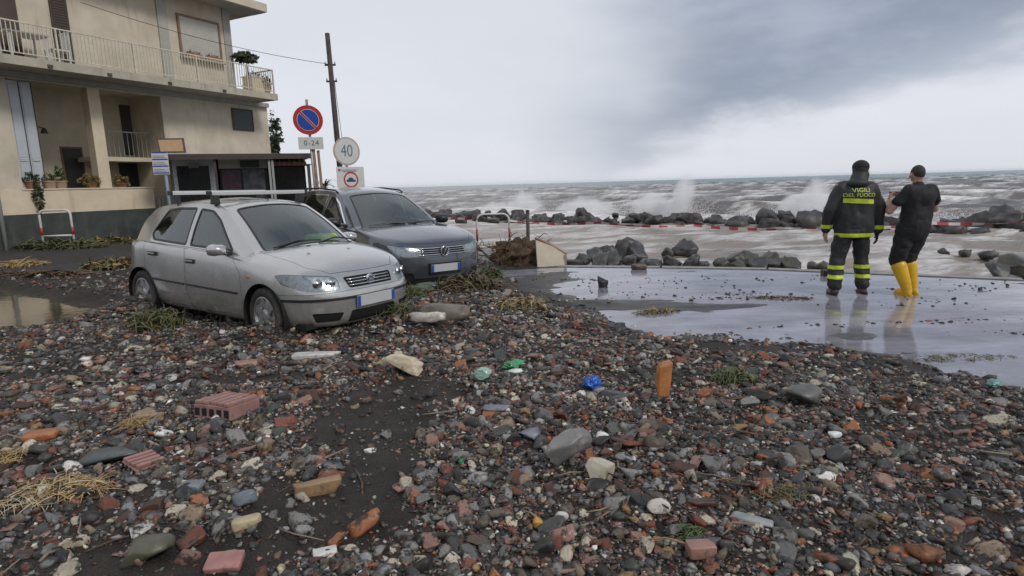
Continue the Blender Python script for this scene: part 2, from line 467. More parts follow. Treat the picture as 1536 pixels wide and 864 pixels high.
# standing water
def water_mat(name, base, rough, bump, scale, stretch=(1, 1, 1)):
    m = bpy.data.materials.new(name); m.use_nodes = True; MATS[name] = m
    n, l = m.node_tree.nodes, m.node_tree.links; b = n['Principled BSDF']
    b.inputs['Base Color'].default_value = (*base, 1); b.inputs['Roughness'].default_value = rough; b.inputs['IOR'].default_value = 1.62
    t = n.new('ShaderNodeTexCoord'); mp = n.new('ShaderNodeMapping'); mp.inputs['Scale'].default_value = stretch
    l.new(t.outputs['Object'], mp.inputs[0])
    sl = n.new('ShaderNodeTexNoise'); sl.inputs['Scale'].default_value = .9; sl.inputs['Detail'].default_value = 6; sl.inputs['Roughness'].default_value = .65; l.new(mp.outputs[0], sl.inputs['Vector'])   # drifting silt
    mr_ = n.new('ShaderNodeMapRange'); mr_.inputs[1].default_value = .36; mr_.inputs[2].default_value = .64; l.new(sl.outputs[0], mr_.inputs[0])
    mc = n.new('ShaderNodeMix'); mc.data_type = 'RGBA'; mc.inputs[6].default_value = (base[0] * .55, base[1] * .54, base[2] * .52, 1); mc.inputs[7].default_value = (base[0] * 1.15, base[1] * 1.15, base[2] * 1.18, 1)
    l.new(mr_.outputs[0], mc.inputs[0]); l.new(mc.outputs[2], b.inputs['Base Color'])
    q = n.new('ShaderNodeTexNoise'); q.inputs['Scale'].default_value = scale; q.inputs['Detail'].default_value = 4
    l.new(mp.outputs[0], q.inputs['Vector'])
    bp = n.new('ShaderNodeBump'); bp.inputs['Strength'].default_value = 1.0; bp.inputs['Distance'].default_value = bump
    l.new(q.outputs[0], bp.inputs['Height']); l.new(bp.outputs[0], b.inputs['Normal'])
water_mat('flood_water', (.285, .28, .315), .03, .0020, 6.5, (1, 2.2, 1))
water_mat('pool_water', (.085, .070, .045), .05, .0020, 5.0)
def sheet(name, poly, z, mat):
    me = bpy.data.meshes.new(name); me.from_pydata([(x, y, z) for x, y in poly], [], [tuple(range(len(poly)))])
    return tag(finish(name, me, mat), kind='structure')
sheet('flood_puddle', [(-1.0, 5.0), (2.0, 4.0), (14, 1), (25, -3.2), (12, 6.05), (7.55, 8.66), (4.48, 10.41), (2.76, 11.0), (0.9, 11.5), (-.2, 11.3)], 0.0, 'flood_water')
sheet('pool', [(-15, 12.4), (-9, 11.2), (-5.4, 9.0), (-4.6, 7.4), (-5.2, 6.6), (-9, 7.5), (-15, 8.6)], 0.0, 'pool_water')

# concrete edge of the road above the sea, cast in lengths
material('old_concrete', (.25, .24, .23), .55, var=.3, vscale=6, bump=.004, bscale=60)
edge = MB()
el_ = [(0.93, 11.62), (2.8, 11.13), (4.54, 10.53), (7.63, 8.78), (12, 6.18), (25, -3)]
for a, b in zip(el_[:-1], el_[1:]):
    a, b = Vector((*a, 0)), Vector((*b, 0)); d = (b - a).normalized(); nn = Vector((-d.y, d.x, 0))
    q = [a - d * .02, b + d * .02]
    vs = [q[0] - nn * .05, q[1] - nn * .05, q[1] + nn * .16, q[0] + nn * .16]
    edge.add([(p.x, p.y, -1.4) for p in vs] + [(p.x, p.y, .012) for p in vs], [(0, 1, 2, 3), (4, 5, 6, 7), (0, 1, 5, 4), (1, 2, 6, 5), (2, 3, 7, 6), (3, 0, 4, 7)])
tag(edge.build('road_kerb', 'old_concrete'), kind='structure')

# ------------------------------------------------------------------ sea
SEA = -0.72
BW = [(-26, 62), (-10, 49), (-4, 43.5), (2, 37.5), (8.2, 31.6), (13, 27.4), (18.7, 23.2), (26, 18.0), (38, 9.5)]
def sea_h(X, Y):
    # swell rolls in from ahead and left; shorter chop on top; sheltered behind the breakwater
    nx, ny = 0.62, 0.78                        # outward from the shore
    dsh = X * nx + Y * ny                      # rough distance off the shore line
    bd = pdist(BW, X, Y)
    inside = (dsh < np.interp(X, [-30, 40], [29.5, 29.5]) + 0.0)
    off = sstep(dsh, 27.0, 36.0)
    h = np.zeros(X.shape)
    ph = fbm(X * .018, Y * .018, 3, 60) * 16
    for k, (L, A, dxx) in enumerate(((21, .46, 0.0), (13, .30, .30), (8.1, .17, -.35), (4.6, .09, .2), (2.6, .05, -.15))):
        c, s = math.cos(dxx), math.sin(dxx); ax, ay = nx * c - ny * s, nx * s + ny * c
        am = .45 + 1.1 * fbm(X / (L * 2.2) + k * 7, Y / (L * 2.2), 3, 62 + k)
        p = (X * ax + Y * ay) * 2 * math.pi / L + ph + k * 1.7
        w = np.sin(p); h = h + A * am * (w + .35 * np.cos(2 * p) * np.abs(w)) * (.18 + .82 * off if L > 5 else .5 + .5 * off)
    h = h + (fbm(X * .9, Y * .9, 4, 70) - .5) * .16 + (fbm(X * 3, Y * 3, 3, 71) - .5) * .06
    return h, dsh, bd, off
sy = spaced((7, 20, .16), (20, 60, .22), (60, 130, .7), (130, 300, 3), (300, 900, 18), (900, 6000, 300))
su = np.linspace(-1.25, 1.6, 340)              # rows fan out with distance from the shore so that near waves stay fine
SY, SU = np.meshgrid(sy, su, indexing='ij')
SX = SU * (SY + 6)
hh, dsh, sbd, soff = sea_h(SX, SY)
hh = hh * (1 - sstep(SY, 250, 500))
seaz = SEA + hh
gx_, gy_ = np.gradient(hh, axis=1) / np.maximum(np.gradient(SX, axis=1), 1e-3), np.gradient(hh, axis=0) / np.maximum(np.gradient(SY, axis=0), 1e-3)
steep = np.hypot(gx_, gy_)
crest = sstep(hh, .26, .62)
surf = np.exp(-((dsh - 34.5) / 5.0) ** 2)                                    # breaking on the outer face of the rocks
calm = (1 - soff)
streak = fbm(SX * .5 + SY * .25, SY * 1.1 - .35 * SX, 5, 80)
foam = crest * sstep(fbm(SX * .35, SY * .35, 4, 81), .40, .60) * .85
foam = foam + surf * sstep(fbm(SX * .28, SY * .28, 4, 82), .36, .58) * 1.0
foam = foam + calm * sstep(streak, .42, .64) * .55
foam = foam + (1 - calm) * sstep(streak, .54, .66) * .55 * sstep(-dsh, -140, -30)
foam = np.clip(foam, 0, 1) * (1 - sstep(SY, 200, 420) * .8)
murk = 1 - sstep(dsh + SX * .25, 60, 700)
me = np_mesh('sea', np.stack([SX, SY, seaz], -1).reshape(-1, 3), grid_faces(len(su), len(sy)), smooth=True, attrs={'foam': foam, 'murk': murk, 'calm': calm})
def sea_mat():
    m = bpy.data.materials.new('storm_sea'); m.use_nodes = True; MATS['storm_sea'] = m
    n, l = m.node_tree.nodes, m.node_tree.links; b = n['Principled BSDF']
    t = n.new('ShaderNodeTexCoord')
    def at(k):
        a = n.new('ShaderNodeAttribute'); a.attribute_name = k; return a.outputs['Fac']
    def nz(scale, det=6, ro=.6, st=(1, 1, 1)):
        mp = n.new('ShaderNodeMapping'); mp.inputs['Scale'].default_value = st; mp.inputs['Rotation'].default_value = (0, 0, -.67); l.new(t.outputs['Object'], mp.inputs[0])
        q = n.new('ShaderNodeTexNoise'); q.inputs['Scale'].default_value = scale; q.inputs['Detail'].default_value = det; q.inputs['Roughness'].default_value = ro
        l.new(mp.outputs[0], q.inputs['Vector']); return q.outputs[0]
    def mixc(f, a, c):
        q = n.new('ShaderNodeMix'); q.data_type = 'RGBA'
        for s, v in ((q.inputs[0], f), (q.inputs[6], a), (q.inputs[7], c)):
            if isinstance(v, tuple): s.default_value = (*v, 1)
            elif isinstance(v, (int, float)): s.default_value = v
            else: l.new(v, s)
        return q.outputs[2]
    def mr(v, a, c, d=0., e=1.):
        q = n.new('ShaderNodeMapRange'); l.new(v, q.inputs[0])
        for i, k in enumerate((a, c, d, e)): q.inputs[i + 1].default_value = k
        return q.outputs[0]
    def ma(op, a, c):
        q = n.new('ShaderNodeMath'); q.operation = op; q.use_clamp = True
        for i, v in enumerate((a, c)):
            if isinstance(v, (int, float)): q.inputs[i].default_value = v
            else: l.new(v, q.inputs[i])
        return q.outputs[0]
    base = mixc(at('murk'), (.035, .115, .118), (.120, .108, .102))
    base = mixc(mr(nz(.06, 5, .6, (1, 2.5, 1)), .4, .65), base, mixc(at('murk'), (.055, .14, .14), (.185, .162, .148)))
    base = mixc(ma('MULTIPLY', at('calm'), .80), base, (.275, .222, .175))
    fo = ma('MULTIPLY', at('foam'), mr(nz(1.6, 9, .72, (1, 2.2, 1)), .34, .56, .15, 1.25))
    base = mixc(fo, base, (.74, .73, .715))
    l.new(base, b.inputs['Base Color'])
    l.new(mr(fo, 0, 1, .22, .65), b.inputs['Roughness'])
    b.inputs['IOR'].default_value = 1.33
    bp = n.new('ShaderNodeBump'); bp.inputs['Strength'].default_value = .9; bp.inputs['Distance'].default_value = .10
    l.new(nz(1.5, 8, .65, (1, 1.8, 1)), bp.inputs['Height'])
    bp2 = n.new('ShaderNodeBump'); bp2.inputs['Strength'].default_value = .8; bp2.inputs['Distance'].default_value = 1.6
    l.new(nz(.11, 6, .6, (1, 2.6, 1)), bp2.inputs['Height']); l.new(bp2.outputs[0], bp.inputs['Normal'])
    l.new(bp.outputs[0], b.inputs['Normal'])
sea_mat()
sea = finish('sea', me, 'storm_sea', fixn=False); tag(sea, kind='structure')

# ------------------------------------------------------------------ rock shapes (shared by rubble, shore and breakwater)
def ico(sub):
    bm = bmesh.new(); bmesh.ops.create_icosphere(bm, subdivisions=sub, radius=1.0)
    bm.verts.index_update()
    V = np.array([v.co[:] for v in bm.verts]); Fc = np.array([[v.index for v in f.verts] for f in bm.faces]); bm.free()
    return V, Fc
ICO = {k: ico(k) for k in (1, 2, 3, 4)}
def rock_shape(sub, r, cuts=7, rough=.10, flat=(1, .8, .62), box=0.0, lumpy=2.0, dr=(.42, .85)):
    V, Fc = ICO[sub]; V = V.copy()
    if box > 0:                                  # squarish blocks
        e = 1 - box; V = np.sign(V) * np.abs(V) ** e; V /= np.abs(V).max()
    for _ in range(cuts):
        n = r.normal(size=3); n /= np.linalg.norm(n); d = r.uniform(*dr)
        ex = np.maximum(V @ n - d, 0); V -= ex[:, None] * n * r.uniform(.85, 1.0)
    o = r.uniform(0, 50, 3)
    if rough > 0:
        nn = np.array([mnoise.fractal(Vector(p * lumpy + o), 1.0, 2.0, 4) for p in V])
        V *= (1 + rough * nn)[:, None]
    V *= np.array(flat) * r.uniform(.88, 1.12, 3)
    return V, Fc
def rock_mesh(name, sub, r, smooth=True, **k):
    V, Fc = rock_shape(sub, r, **k); return np_mesh(name, V, Fc, smooth=smooth)
material('sea_rock', (.040, .037, .037), .45, var=.5, vscale=2.2, bump=.03, bscale=7, color2=(.080, .072, .069), spec=.35)
material('shore_rock', (.036, .036, .038), .42, var=.4, vscale=4, bump=.02, bscale=14, color2=(.075, .072, .070), spec=.5)
material('weedy_rock', (.045, .044, .041), .42, var=.4, vscale=4, bump=.012, bscale=22, color2=(.070, .070, .036), spec=.5)
rr = np.random.default_rng(21)
big = [rock_mesh('boulder_%d' % i, 3, rr, smooth=False, cuts=9, rough=.24, flat=(1, .82, .72), lumpy=2.4, box=.25, dr=(.48, .8)) for i in range(9)]
def place_rock(name, me, mat, loc, s, label, cat, group, rr=rr, flat=1.0):
    if not me.materials: me.materials.append(None)
    o = bpy.data.objects.new(name, me); COL.objects.link(o)
    o.material_slots[0].link = 'OBJECT'; o.material_slots[0].material = MATS[mat]
    o.location = loc; o.scale = (s * rr.uniform(.85, 1.2), s * rr.uniform(.85, 1.2), s * rr.uniform(.75, 1.05) * flat)
    o.rotation_euler = (rr.uniform(-.5, .5), rr.uniform(-.5, .5), rr.uniform(0, 6.28))
    return tag(o, label, cat, group)
P_BW = P = np.array(BW); seg = np.hypot(*(P[1:] - P[:-1]).T); cum = np.concatenate([[0], np.cumsum(seg)])
t = 0.0; nbw = 0
while t < cum[-1]:
    x = np.interp(t, cum, P[:, 0]); y = np.interp(t, cum, P[:, 1])
    s0 = np.interp(x, [-20, 0, 8, 16, 24, 32], [.85, .74, .74, 1.05, 1.2, 1.3])
    for row in range(3):
        if row == 2 and rr.random() < .6: continue
        s = s0 * rr.choice([.5, .65, .8, 1.0, 1.15]) * rr.uniform(.85, 1.15) * (1.15 if row == 1 else .9)
        ox, oy = rr.normal(0, .25), (row - 1) * 1.0 + rr.normal(0, .25)
        px_, py_ = x + oy * .62 + ox, y + oy * .78 - ox * .5
        if py_ < .72 * abs(px_): continue
        zt = SEA + (.02 if row != 1 else .17) + rr.normal(0, .12)
        place_rock('breakwater_rock', big[rr.integers(9)], 'sea_rock', (px_, py_, zt), s * .66,
                   '%s wet boulder on the %s of the breakwater, out from the %s' % ('small' if s < s0 * .62 else 'middling' if s < s0 * 1.0 else 'big' if s < s0 * 1.12 else 'huge', ['landward face', 'crest', 'seaward face'][row], next(w for lim, w in ((-14, 'far headland'), (-6, 'parked cars'), (-2, 'hoop barrier'), (2, 'root heap'), (6, 'shore boulders'), (10, 'flooded road'), (14, 'mossy boulders'), (18, 'firefighter'), (23, 'yellow-booted person'), (99, 'road end')) if x < lim)), 'rock', 'boulders of the breakwater')
        nbw += 1
    t += min(s0, .8) * .62
# boulders tipped along the foot of the road edge
for (px, py, s, lab, mt) in [(935, 383, .62, 'large dark boulder rising from the wash beyond the flooded road', 'shore_rock'), (912, 386, .42, '', 'shore_rock'), (955, 384, .42, '', 'shore_rock'), (893, 388, .38, '', 'shore_rock'),
        (876, 394, .30, '', 'shore_rock'), (902, 396, .34, '', 'shore_rock'), (862, 397, .26, '', 'shore_rock'), (921, 393, .36, '', 'shore_rock'), (945, 395, .30, '', 'shore_rock'),
        (1025, 379, .44, 'broad dark boulder lying alone in the wash', 'shore_rock'), (1000, 381, .25, 'small boulder beside the lone broad one', 'shore_rock'), (985, 399, .26, '', 'shore_rock'), (1005, 399, .30, '', 'shore_rock'), (1035, 400, .34, '', 'shore_rock'), (1052, 401, .24, '', 'shore_rock'), (968, 398, .22, '', 'shore_rock'),
        (1085, 398, .30, '', 'weedy_rock'), (1105, 395, .36, '', 'weedy_rock'), (1125, 392, .44, '', 'weedy_rock'), (1150, 396, .36, '', 'weedy_rock'), (1168, 400, .32, '', 'shore_rock'), (1188, 402, .28, '', 'weedy_rock'), (1140, 402, .28, '', 'shore_rock'), (1110, 403, .26, '', 'weedy_rock'), (1218, 402, .26, 'low boulder just behind the firefighter', 'weedy_rock'), (1238, 404, .24, '', 'weedy_rock'),
        (1448, 382, .22, '', 'shore_rock'), (1480, 386, .24, '', 'shore_rock'), (1520, 405, .42, 'brown-green boulder at the road edge past the man in yellow boots', 'weedy_rock'), (1500, 408, .30, '', 'shore_rock'), (1545, 402, .4, '', 'weedy_rock'), (1415, 380, .18, '', 'shore_rock'), (690, 332, .5, '', 'shore_rock'), (845, 396, .25, '', 'shore_rock')]:
    p = onz(px, py, SEA + .12)
    lab2 = lab or ('%s mossy boulder in the wash at the foot of the road edge' % ('small' if s < .27 else 'middling' if s < .33 else 'big') if mt == 'weedy_rock' else '%s dark wet boulder in the wash below the road edge' % ('small' if s < .255 else 'middling' if s < .31 else 'squat' if s < .37 else 'big'))
    place_rock('shore_boulder', big[rr.integers(9)], mt, (p[0], p[1], SEA + .12 + s * .12), s, lab2, 'rock', 'boulders below the road edge')

# wooded slope inland, behind the photographer
material('hill_green', (.040, .055, .026), .9, var=.5, vscale=.05, color2=(.075, .075, .045))
hx, hy = np.meshgrid(np.linspace(-420, 320, 75), np.linspace(-260, -70, 24))
hh_ = 46 * sstep(-hy, 75, 230) * (.55 + .8 * fbm(hx * .012, hy * .012, 4, 120)) + 5 * fbm(hx * .1, hy * .1, 3, 121) - 1
me = np_mesh('hills', np.stack([hx, hy, hh_], -1).reshape(-1, 3), grid_faces(75, 24), smooth=True)
tag(finish('hills', me, 'hill_green', fixn=False), kind='structure')
# ------------------------------------------------------------------ the house
material('cream_plaster', (.565, .505, .40), .8, var=.10, vscale=1.6, bump=.004, bscale=60, color2=(.48, .42, .325), dirt=((.34, .285, .21), 2.2, .56, .78), streak=(1.6, 1.6, .22))
material('ochre_plaster', (.62, .525, .385), .8, var=.10, vscale=1.6, bump=.004, bscale=60, dirt=((.40, .32, .22), 2.0, .58, .8), streak=(1.6, 1.6, .22))
material('grey_plaster', (.36, .345, .31), .8, var=.14, vscale=2.0, bump=.004, bscale=60, dirt=((.22, .21, .19), 2.2, .56, .8), streak=(1.6, 1.6, .22))
material('plinth_paint', (.040, .048, .042), .6, var=.35, vscale=3, bump=.003, bscale=60, dirt=((.095, .088, .07), 3, .56, .74), streak=(1.6, 1.6, .22))
material('slab_concrete', (.40, .36, .29), .8, var=.16, vscale=2.5, bump=.004, bscale=60, dirt=((.21, .19, .155), 3, .54, .75), streak=(1.6, 1.6, .22))
material('white_iron', (.55, .51, .42), .5, var=.2, vscale=9, dirt=((.28, .16, .08), 7, .60, .75))
material('brown_louvre', (.060, .040, .030), .55, var=.2, vscale=8)
material('brown_frame', (.20, .115, .06), .55, var=.2)
material('roller_blind', (.47, .455, .41), .6, var=.08, vscale=5)
material('pvc_grey', (.44, .47, .50), .45, var=.06, vscale=4)
material('loggia_wall', (.58, .51, .39), .85, var=.12, vscale=2)
material('dark_opening', (.012, .013, .012), .5)
material('green_louvre', (.055, .068, .066), .5)
material('terracotta_pot', (.28, .12, .065), .7, var=.2, vscale=12)
material('clay_pot_pale', (.38, .26, .17), .7, var=.15)
material('leaf_dark', (.035, .055, .022), .55, var=.45, vscale=14)
material('leaf_green', (.055, .085, .025), .55, var=.45, vscale=14)
material('leaf_dry', (.21, .145, .055), .7, var=.4, vscale=14)
material('white_plastic', (.62, .62, .59), .45, var=.06)
material('drain_pipe', (.30, .31, .29), .5)
material('timber_dark', (.075, .058, .045), .75, var=.35, vscale=9, bump=.004, bscale=50)
_v = pray(1235, 265); FD = Vector((_v[0], _v[1], 0)).normalized()
FP0 = aty(150, 293, 19.0); FP0 = Vector((FP0[0], FP0[1], 0)); FN = Vector((FD.y, -FD.x, 0))
F_RZ = math.atan2(FD.y, FD.x)
def fpx(px, py, off=0.0):
    """photo pixel -> (along, up) on the plane parallel to the house front, off metres in front of it"""
    q = Vector(pray(px, py)); c = Vector((0, 0, CAM_H)); t = (FP0 + FN * off - c).dot(FN) / q.dot(FN); w = c + q * t
    return (w - FP0).dot(FD), w.z
def fworld(s, off, z): p = FP0 + FD * s + FN * off; return Vector((p.x, p.y, z))
HS = empty('house', FP0, F_RZ, 'two-storey cream house with long railed balcony, open loggia and dark green plinth', 'house')
# local: x along the front, y = -distance in front, z up
def hb(name, mat, s0, s1, o0, o1, z0, z1, parent=HS, bevel=0.0):
    m = MB(); m.bx(s0, s1, -o1, -o0, z0, z1); return m.build(name, mat, parent, bevel=bevel)
WL = hb('wall', 'cream_plaster', 2.36, 6.80, -.30, 0, .10, 5.03)                     # blank wall right of the loggia
hb('wall', 'cream_plaster', -9.0, -2.02, -.30, 0, 1.15, 5.03)
hb('end_wall', 'cream_plaster', 6.50, 6.798, -9, -.302, .10, 5.03)
hb('loggia_back_wall', 'loggia_wall', -2.02, 2.36, -2.1, -1.80, .5, 5.03)
hb('loggia_side_wall', 'loggia_wall', -2.30, -2.022, -1.80, -.302, .5, 5.03)
hb('loggia_side_wall', 'loggia_wall', 2.362, 2.60, -1.80, -.302, .5, 5.03)
hb('loggia_floor', 'slab_concrete', -2.02, 2.36, -1.798, -.26, .75, .95)
hb('loggia_ceiling', 'loggia_wall', -2.30, 2.60, -2.1, -.302, 4.95, 5.028)
hb('lintel', 'cream_plaster', -2.018, 2.358, -.30, .003, 4.86, 5.03)
PA = hb('parapet', 'ochre_plaster', -9.0, 1.70, -.25, .03, 1.15, 1.82)
hb('plinth', 'plinth_paint', -9.0, 1.72, -.25, .06, -.3, 1.148)
hb('coping', 'ochre_plaster', -2.06, 1.74, -.26, .055, 1.822, 1.86, PA)
hb('loggia_pillar', 'ochre_plaster', .05, .40, -.34, .006, 1.862, 4.858)
hb('door_jamb', 'cream_plaster', 1.72, 2.36, -.25, .0, .1, 1.1)
# inside the loggia: a door, an upper balcony with rail, a lower dark door
def back(px0, py0, px1, py1, off=-1.795):
    a = fpx(px0, py0, off); b = fpx(px1, py1, off); return a[0], b[0], b[1], a[1]
s0, s1, z0, z1 = back(92, 222, 130, 290)
D1 = hb('loggia_door', 'brown_frame', s0 - .05, s1 + .05, -1.80, -1.76, .95, z1 + .05); hb('door_leaf', 'dark_opening', s0, s1, -1.758, -1.74, .95, z1, D1)
s0, s1, z0, z1 = back(178, 157, 213, 215)
D2 = hb('upper_door', 'brown_louvre', s0, s1, -1.80, -1.76, 3.0, z1)
s0, s1, z0, z1 = back(176, 236, 212, 285)
D3 = hb('lower_door', 'dark_opening', s0, s1, -1.80, -1.76, .95, z1)
hb('inner_slab', 'loggia_wall', .42, 2.36, -1.79, -.75, 2.72, 2.86)
IR = hb('inner_rail', 'drain_pipe', .42, 2.36, -.80, -.765, 3.66, 3.70)
for k in range(13): hb('baluster', 'drain_pipe', .46 + k * .155, .478 + k * .155, -.79, -.772, 2.862, 3.658, IR)
# folding shutters at the loggia's left
for i, (sa, sb) in enumerate(((-1.97, -1.66), (-1.64, -1.33))):
    SH = hb('shutter_leaf', 'pvc_grey', sa, sb, -.22 - .05 * i, -.17 - .05 * i, 1.862, 4.84)
    o1 = -.168 - .05 * i
    for (za, zb) in ((1.95, 2.62), (2.74, 4.75)): hb('shutter_panel', 'pvc_grey', sa + .05, sb - .05, o1, o1 + .012, za, zb, SH)
    hb('shutter_edge', 'brown_louvre', sb - .012, sb + .006, o1, o1 + .02, 1.862, 4.84, SH)
    for zz in (2.66, 2.70): hb('shutter_bar', 'white_plastic', sa + .06, sb - .06, o1 + .012, o1 + .03, zz - .012, zz + .012, SH)
hb('soffit_lamp', 'brown_louvre', -1.05, -.90, -1.4, -1.25, 4.6, 4.85)
lp = MB(); a = fpx(66, 195, -.9); lp.lathe([(.10, 0), (.06, .12), (.03, .16), (0, .17)], 12, 'Z', (a[0], .9, a[1] - .1)); lp.tube([(a[0], .9, a[1] + .05), (a[0], 1.2, a[1] + .12), (a[0], 1.79, a[1] + .05)], .015, 6); lp.build('wall_lamp', 'brown_louvre', HS)
# small louvred window in the blank wall
w = MB(); w.bx(5.14, 6.02, -.012, .02, 3.97, 4.71); SW = w.build('small_window', 'dark_opening', HS)
for k in range(11): hb('louvre_slat', 'green_louvre', 5.17, 5.99, .014, .034, 4.0 + k * .063, 4.0 + k * .063 + .045, SW)
for (sa, sb, za, zb) in ((5.10, 5.145, 3.93, 4.75), (6.015, 6.06, 3.93, 4.75), (5.145, 6.015, 3.93, 3.972), (5.145, 6.015, 4.708, 4.75)): hb('window_frame', 'brown_louvre', sa, sb, .002, .04, za, zb, SW)
# balcony
BAL = hb('balcony', 'slab_concrete', -9.0, 6.22, .004, 1.22, 5.06, 5.24)
hb('slab_edge', 'slab_concrete', -9.0, 6.26, 1.222, 1.26, 5.03, 5.26, BAL)
hb('slab_edge', 'slab_concrete', 6.222, 6.26, .004, 1.22, 5.03, 5.26, BAL)
hb('soffit_beam', 'grey_plaster', -9.0, 6.78, .008, .16, 4.90, 5.058, BAL)
RAIL = hb('railing', 'white_iron', -9.0, 6.20, 1.15, 1.19, 6.12, 6.155)
hb('lower_rail', 'white_iron', -9.0, 6.20, 1.155, 1.185, 5.34, 5.365, RAIL)
hb('end_rail', 'brown_louvre', 6.16, 6.20, .02, 1.149, 6.12, 6.155, RAIL)
bme = None
k = 0; s = -3.6
while s < 6.2:
    if bme is None:
        m = MB(); m.box((0, 0, 0), (.020, .016, .755)); b0 = m.build('baluster', 'white_iron', RAIL); bme = b0
    else:
        b0 = bme.copy(); COL.objects.link(b0)
    b0.location = (s, -1.17, 5.742); s += .105; k += 1
for k in range(9):
    b0 = bme.copy(); COL.objects.link(b0); b0.location = (6.18, -1.05 + k * .115, 5.742)
for s in (-3.3, -1.2, .9, 3.0, 5.0, 6.18): hb('rail_post', 'white_iron', s - .02, s + .02, 1.145, 1.195, 5.262, 6.118, RAIL)
for s in (-1.5, .05, 1.9, 3.9): hb('bracket', 'brown_louvre', s - .06, s + .06, 1.262, 1.30, 5.06, 5.14, BAL)
# upper storey
UW = hb('upper_wall', 'cream_plaster', -9.0, 5.42, -.30, .0, 5.242, 8.30)
hb('upper_end_wall', 'cream_plaster', 5.12, 5.418, -9, -.302, 5.242, 8.30)
hb('pilaster', 'grey_plaster', 2.58, 2.92, .002, .05, 5.244, 8.298)
hb('corner_pilaster', 'grey_plaster', 5.12, 5.425, .002, .035, 5.244, 8.298)
LV = hb('louvred_door', 'brown_louvre', -.66, -.20, .002, .06, 5.244, 7.62)
for k in range(30): hb('louvre_slat', 'brown_frame' if False else 'brown_louvre', -.62, -.24, .061, .078, 5.34 + k * .074, 5.375 + k * .074, LV)
for s_ in (-1.85, -3.0): hb('balcony_window', 'brown_louvre', s_ - .35, s_ + .35, .002, .05, 5.244, 7.5)
UWN = hb('window', 'roller_blind', 3.36, 4.86, .002, .03, 6.36, 7.64)
for k in range(20): hb('blind_slat', 'roller_blind', 3.38, 4.84, .031, .042, 6.385 + k * .0625, 6.385 + k * .0625 + .052, UWN)
for (sa, sb, za, zb) in ((3.28, 3.358, 6.28, 7.72), (4.862, 4.94, 6.28, 7.72), (3.358, 4.862, 7.642, 7.72)): hb('window_surround', 'brown_frame', sa, sb, .002, .05, za, zb, UWN)
hb('window_sill', 'slab_concrete', 3.25, 4.97, .002, .22, 6.25, 6.30, UWN)
# roof with deep eave
RF = hb('roof', 'slab_concrete', -9.0, 6.30, -9, .95, 8.30, 8.52)
hb('roof_edge', 'cream_plaster', -9.0, 6.36, .952, 1.0, 8.27, 8.56, RF)
hb('roof_edge', 'cream_plaster', 6.302, 6.36, -9, .95, 8.27, 8.56, RF)
hb('gutter', 'grey_plaster', -9.0, 6.30, .30, .95, 8.24, 8.298, RF)
dp = MB(); a = fpx(4, 340, .12); dp.tube([(a[0], -.12, -.2), (a[0], -.12, 5.0)], .055, 10); dp.build('downpipe', 'drain_pipe', HS, smooth=True)

# --- plants
def leaf_ball(name, c, rad, n, leaf, mat, parent=None, rs=None, droop=0.0, hollow=.55):
    """many small leaf blades spread through a crown"""
    r = rs or np.random.default_rng(int(abs(c[0] * 97 + c[1] * 31 + c[2] * 7) * 10) + n)
    d = r.normal(size=(n, 3)); d /= np.linalg.norm(d, axis=1)[:, None]
    lump = 1 + .28 * np.sin(d[:, 0] * 5 + c[0]) * np.cos(d[:, 2] * 4 + c[1])
    rr_ = (hollow + (1 - hollow) * r.random(n) ** .6) * lump
    P = np.array(c) + d * rr_[:, None] * np.array(rad); P[:, 2] -= droop * (1 - d[:, 2]) * .5
    t = d + r.normal(size=(n, 3)) * .8; t /= np.linalg.norm(t, axis=1)[:, None]
    u = np.cross(t, r.normal(size=(n, 3))); u /= np.linalg.norm(u, axis=1)[:, None]
    L = leaf * r.uniform(.6, 1.3, n)[:, None]
    V = np.stack([P - t * L * .5, P + u * L * .22, P + t * L * .5, P - u * L * .22], 1).reshape(-1, 3)
    me = np_mesh(name, V, np.arange(4 * n).reshape(-1, 4))
    return finish(name, me, mat, parent, fixn=False)
def potted(label, s, o, z, pr, ph, crown, rad, n, leaf, mat, pot='terracotta_pot', stem=0.0):
    w = fworld(s, o, z); e = empty('potted_plant', w, F_RZ, label, 'plant', 'potted plants on the house')
    m = MB(); m.lathe([(pr * .72, 0), (pr, ph * .85), (pr * 1.08, ph * .86), (pr * 1.08, ph), (pr * .9, ph), (pr * .85, ph * .8), (0, ph * .8)], 16); m.build('pot', pot, e, smooth=False)
    if stem: m = MB(); m.tube([(0, 0, ph * .7), (.02, 0, ph + stem * .5), (0, .01, ph + stem)], [.03, .025, .02], 7); m.build('stem', 'timber_dark', e)
    leaf_ball('foliage', (0, 0, ph + stem + crown), rad, n, leaf, mat, e)
    return e
PL_ = [('trailing dark plant spilling over the loggia parapet by the shutters', 48, 272, .19, .22, .05, (.20, .16, .18), 260, .10, 'leaf_dark', 'terracotta_pot', 0),
       ('tan pot with small plant on the parapet beside the trailing plant', 75, 276, .17, .22, .08, (.15, .15, .13), 120, .10, 'leaf_green', 'clay_pot_pale', 0),
       ('tan pot with thin green shoots on the loggia parapet', 91, 276, .17, .22, .14, (.13, .13, .28), 120, .12, 'leaf_green', 'clay_pot_pale', 0),
       ('dry orange-brown bushy plant on the loggia parapet before the dark door', 137, 276, .16, .12, .10, (.32, .2, .18), 420, .11, 'leaf_dry', 'terracotta_pot', 0),
       ('bushy reddish plant on the parapet right of the loggia pillar', 182, 276, .16, .12, .08, (.26, .2, .18), 320, .10, 'leaf_dry', 'terracotta_pot', 0)]
for (lab, px, py, pr, ph, cr, rad, n, lf, mt, pt, st) in PL_:
    s_, z_ = fpx(px, py, -.11); potted(lab, s_, -.11, 1.86, pr, ph, cr, rad, n, lf, mt, pt, st)
s_, _z = fpx(50, 290, .12); e = [o for o in COL.objects if o.name == 'potted_plant'][0]
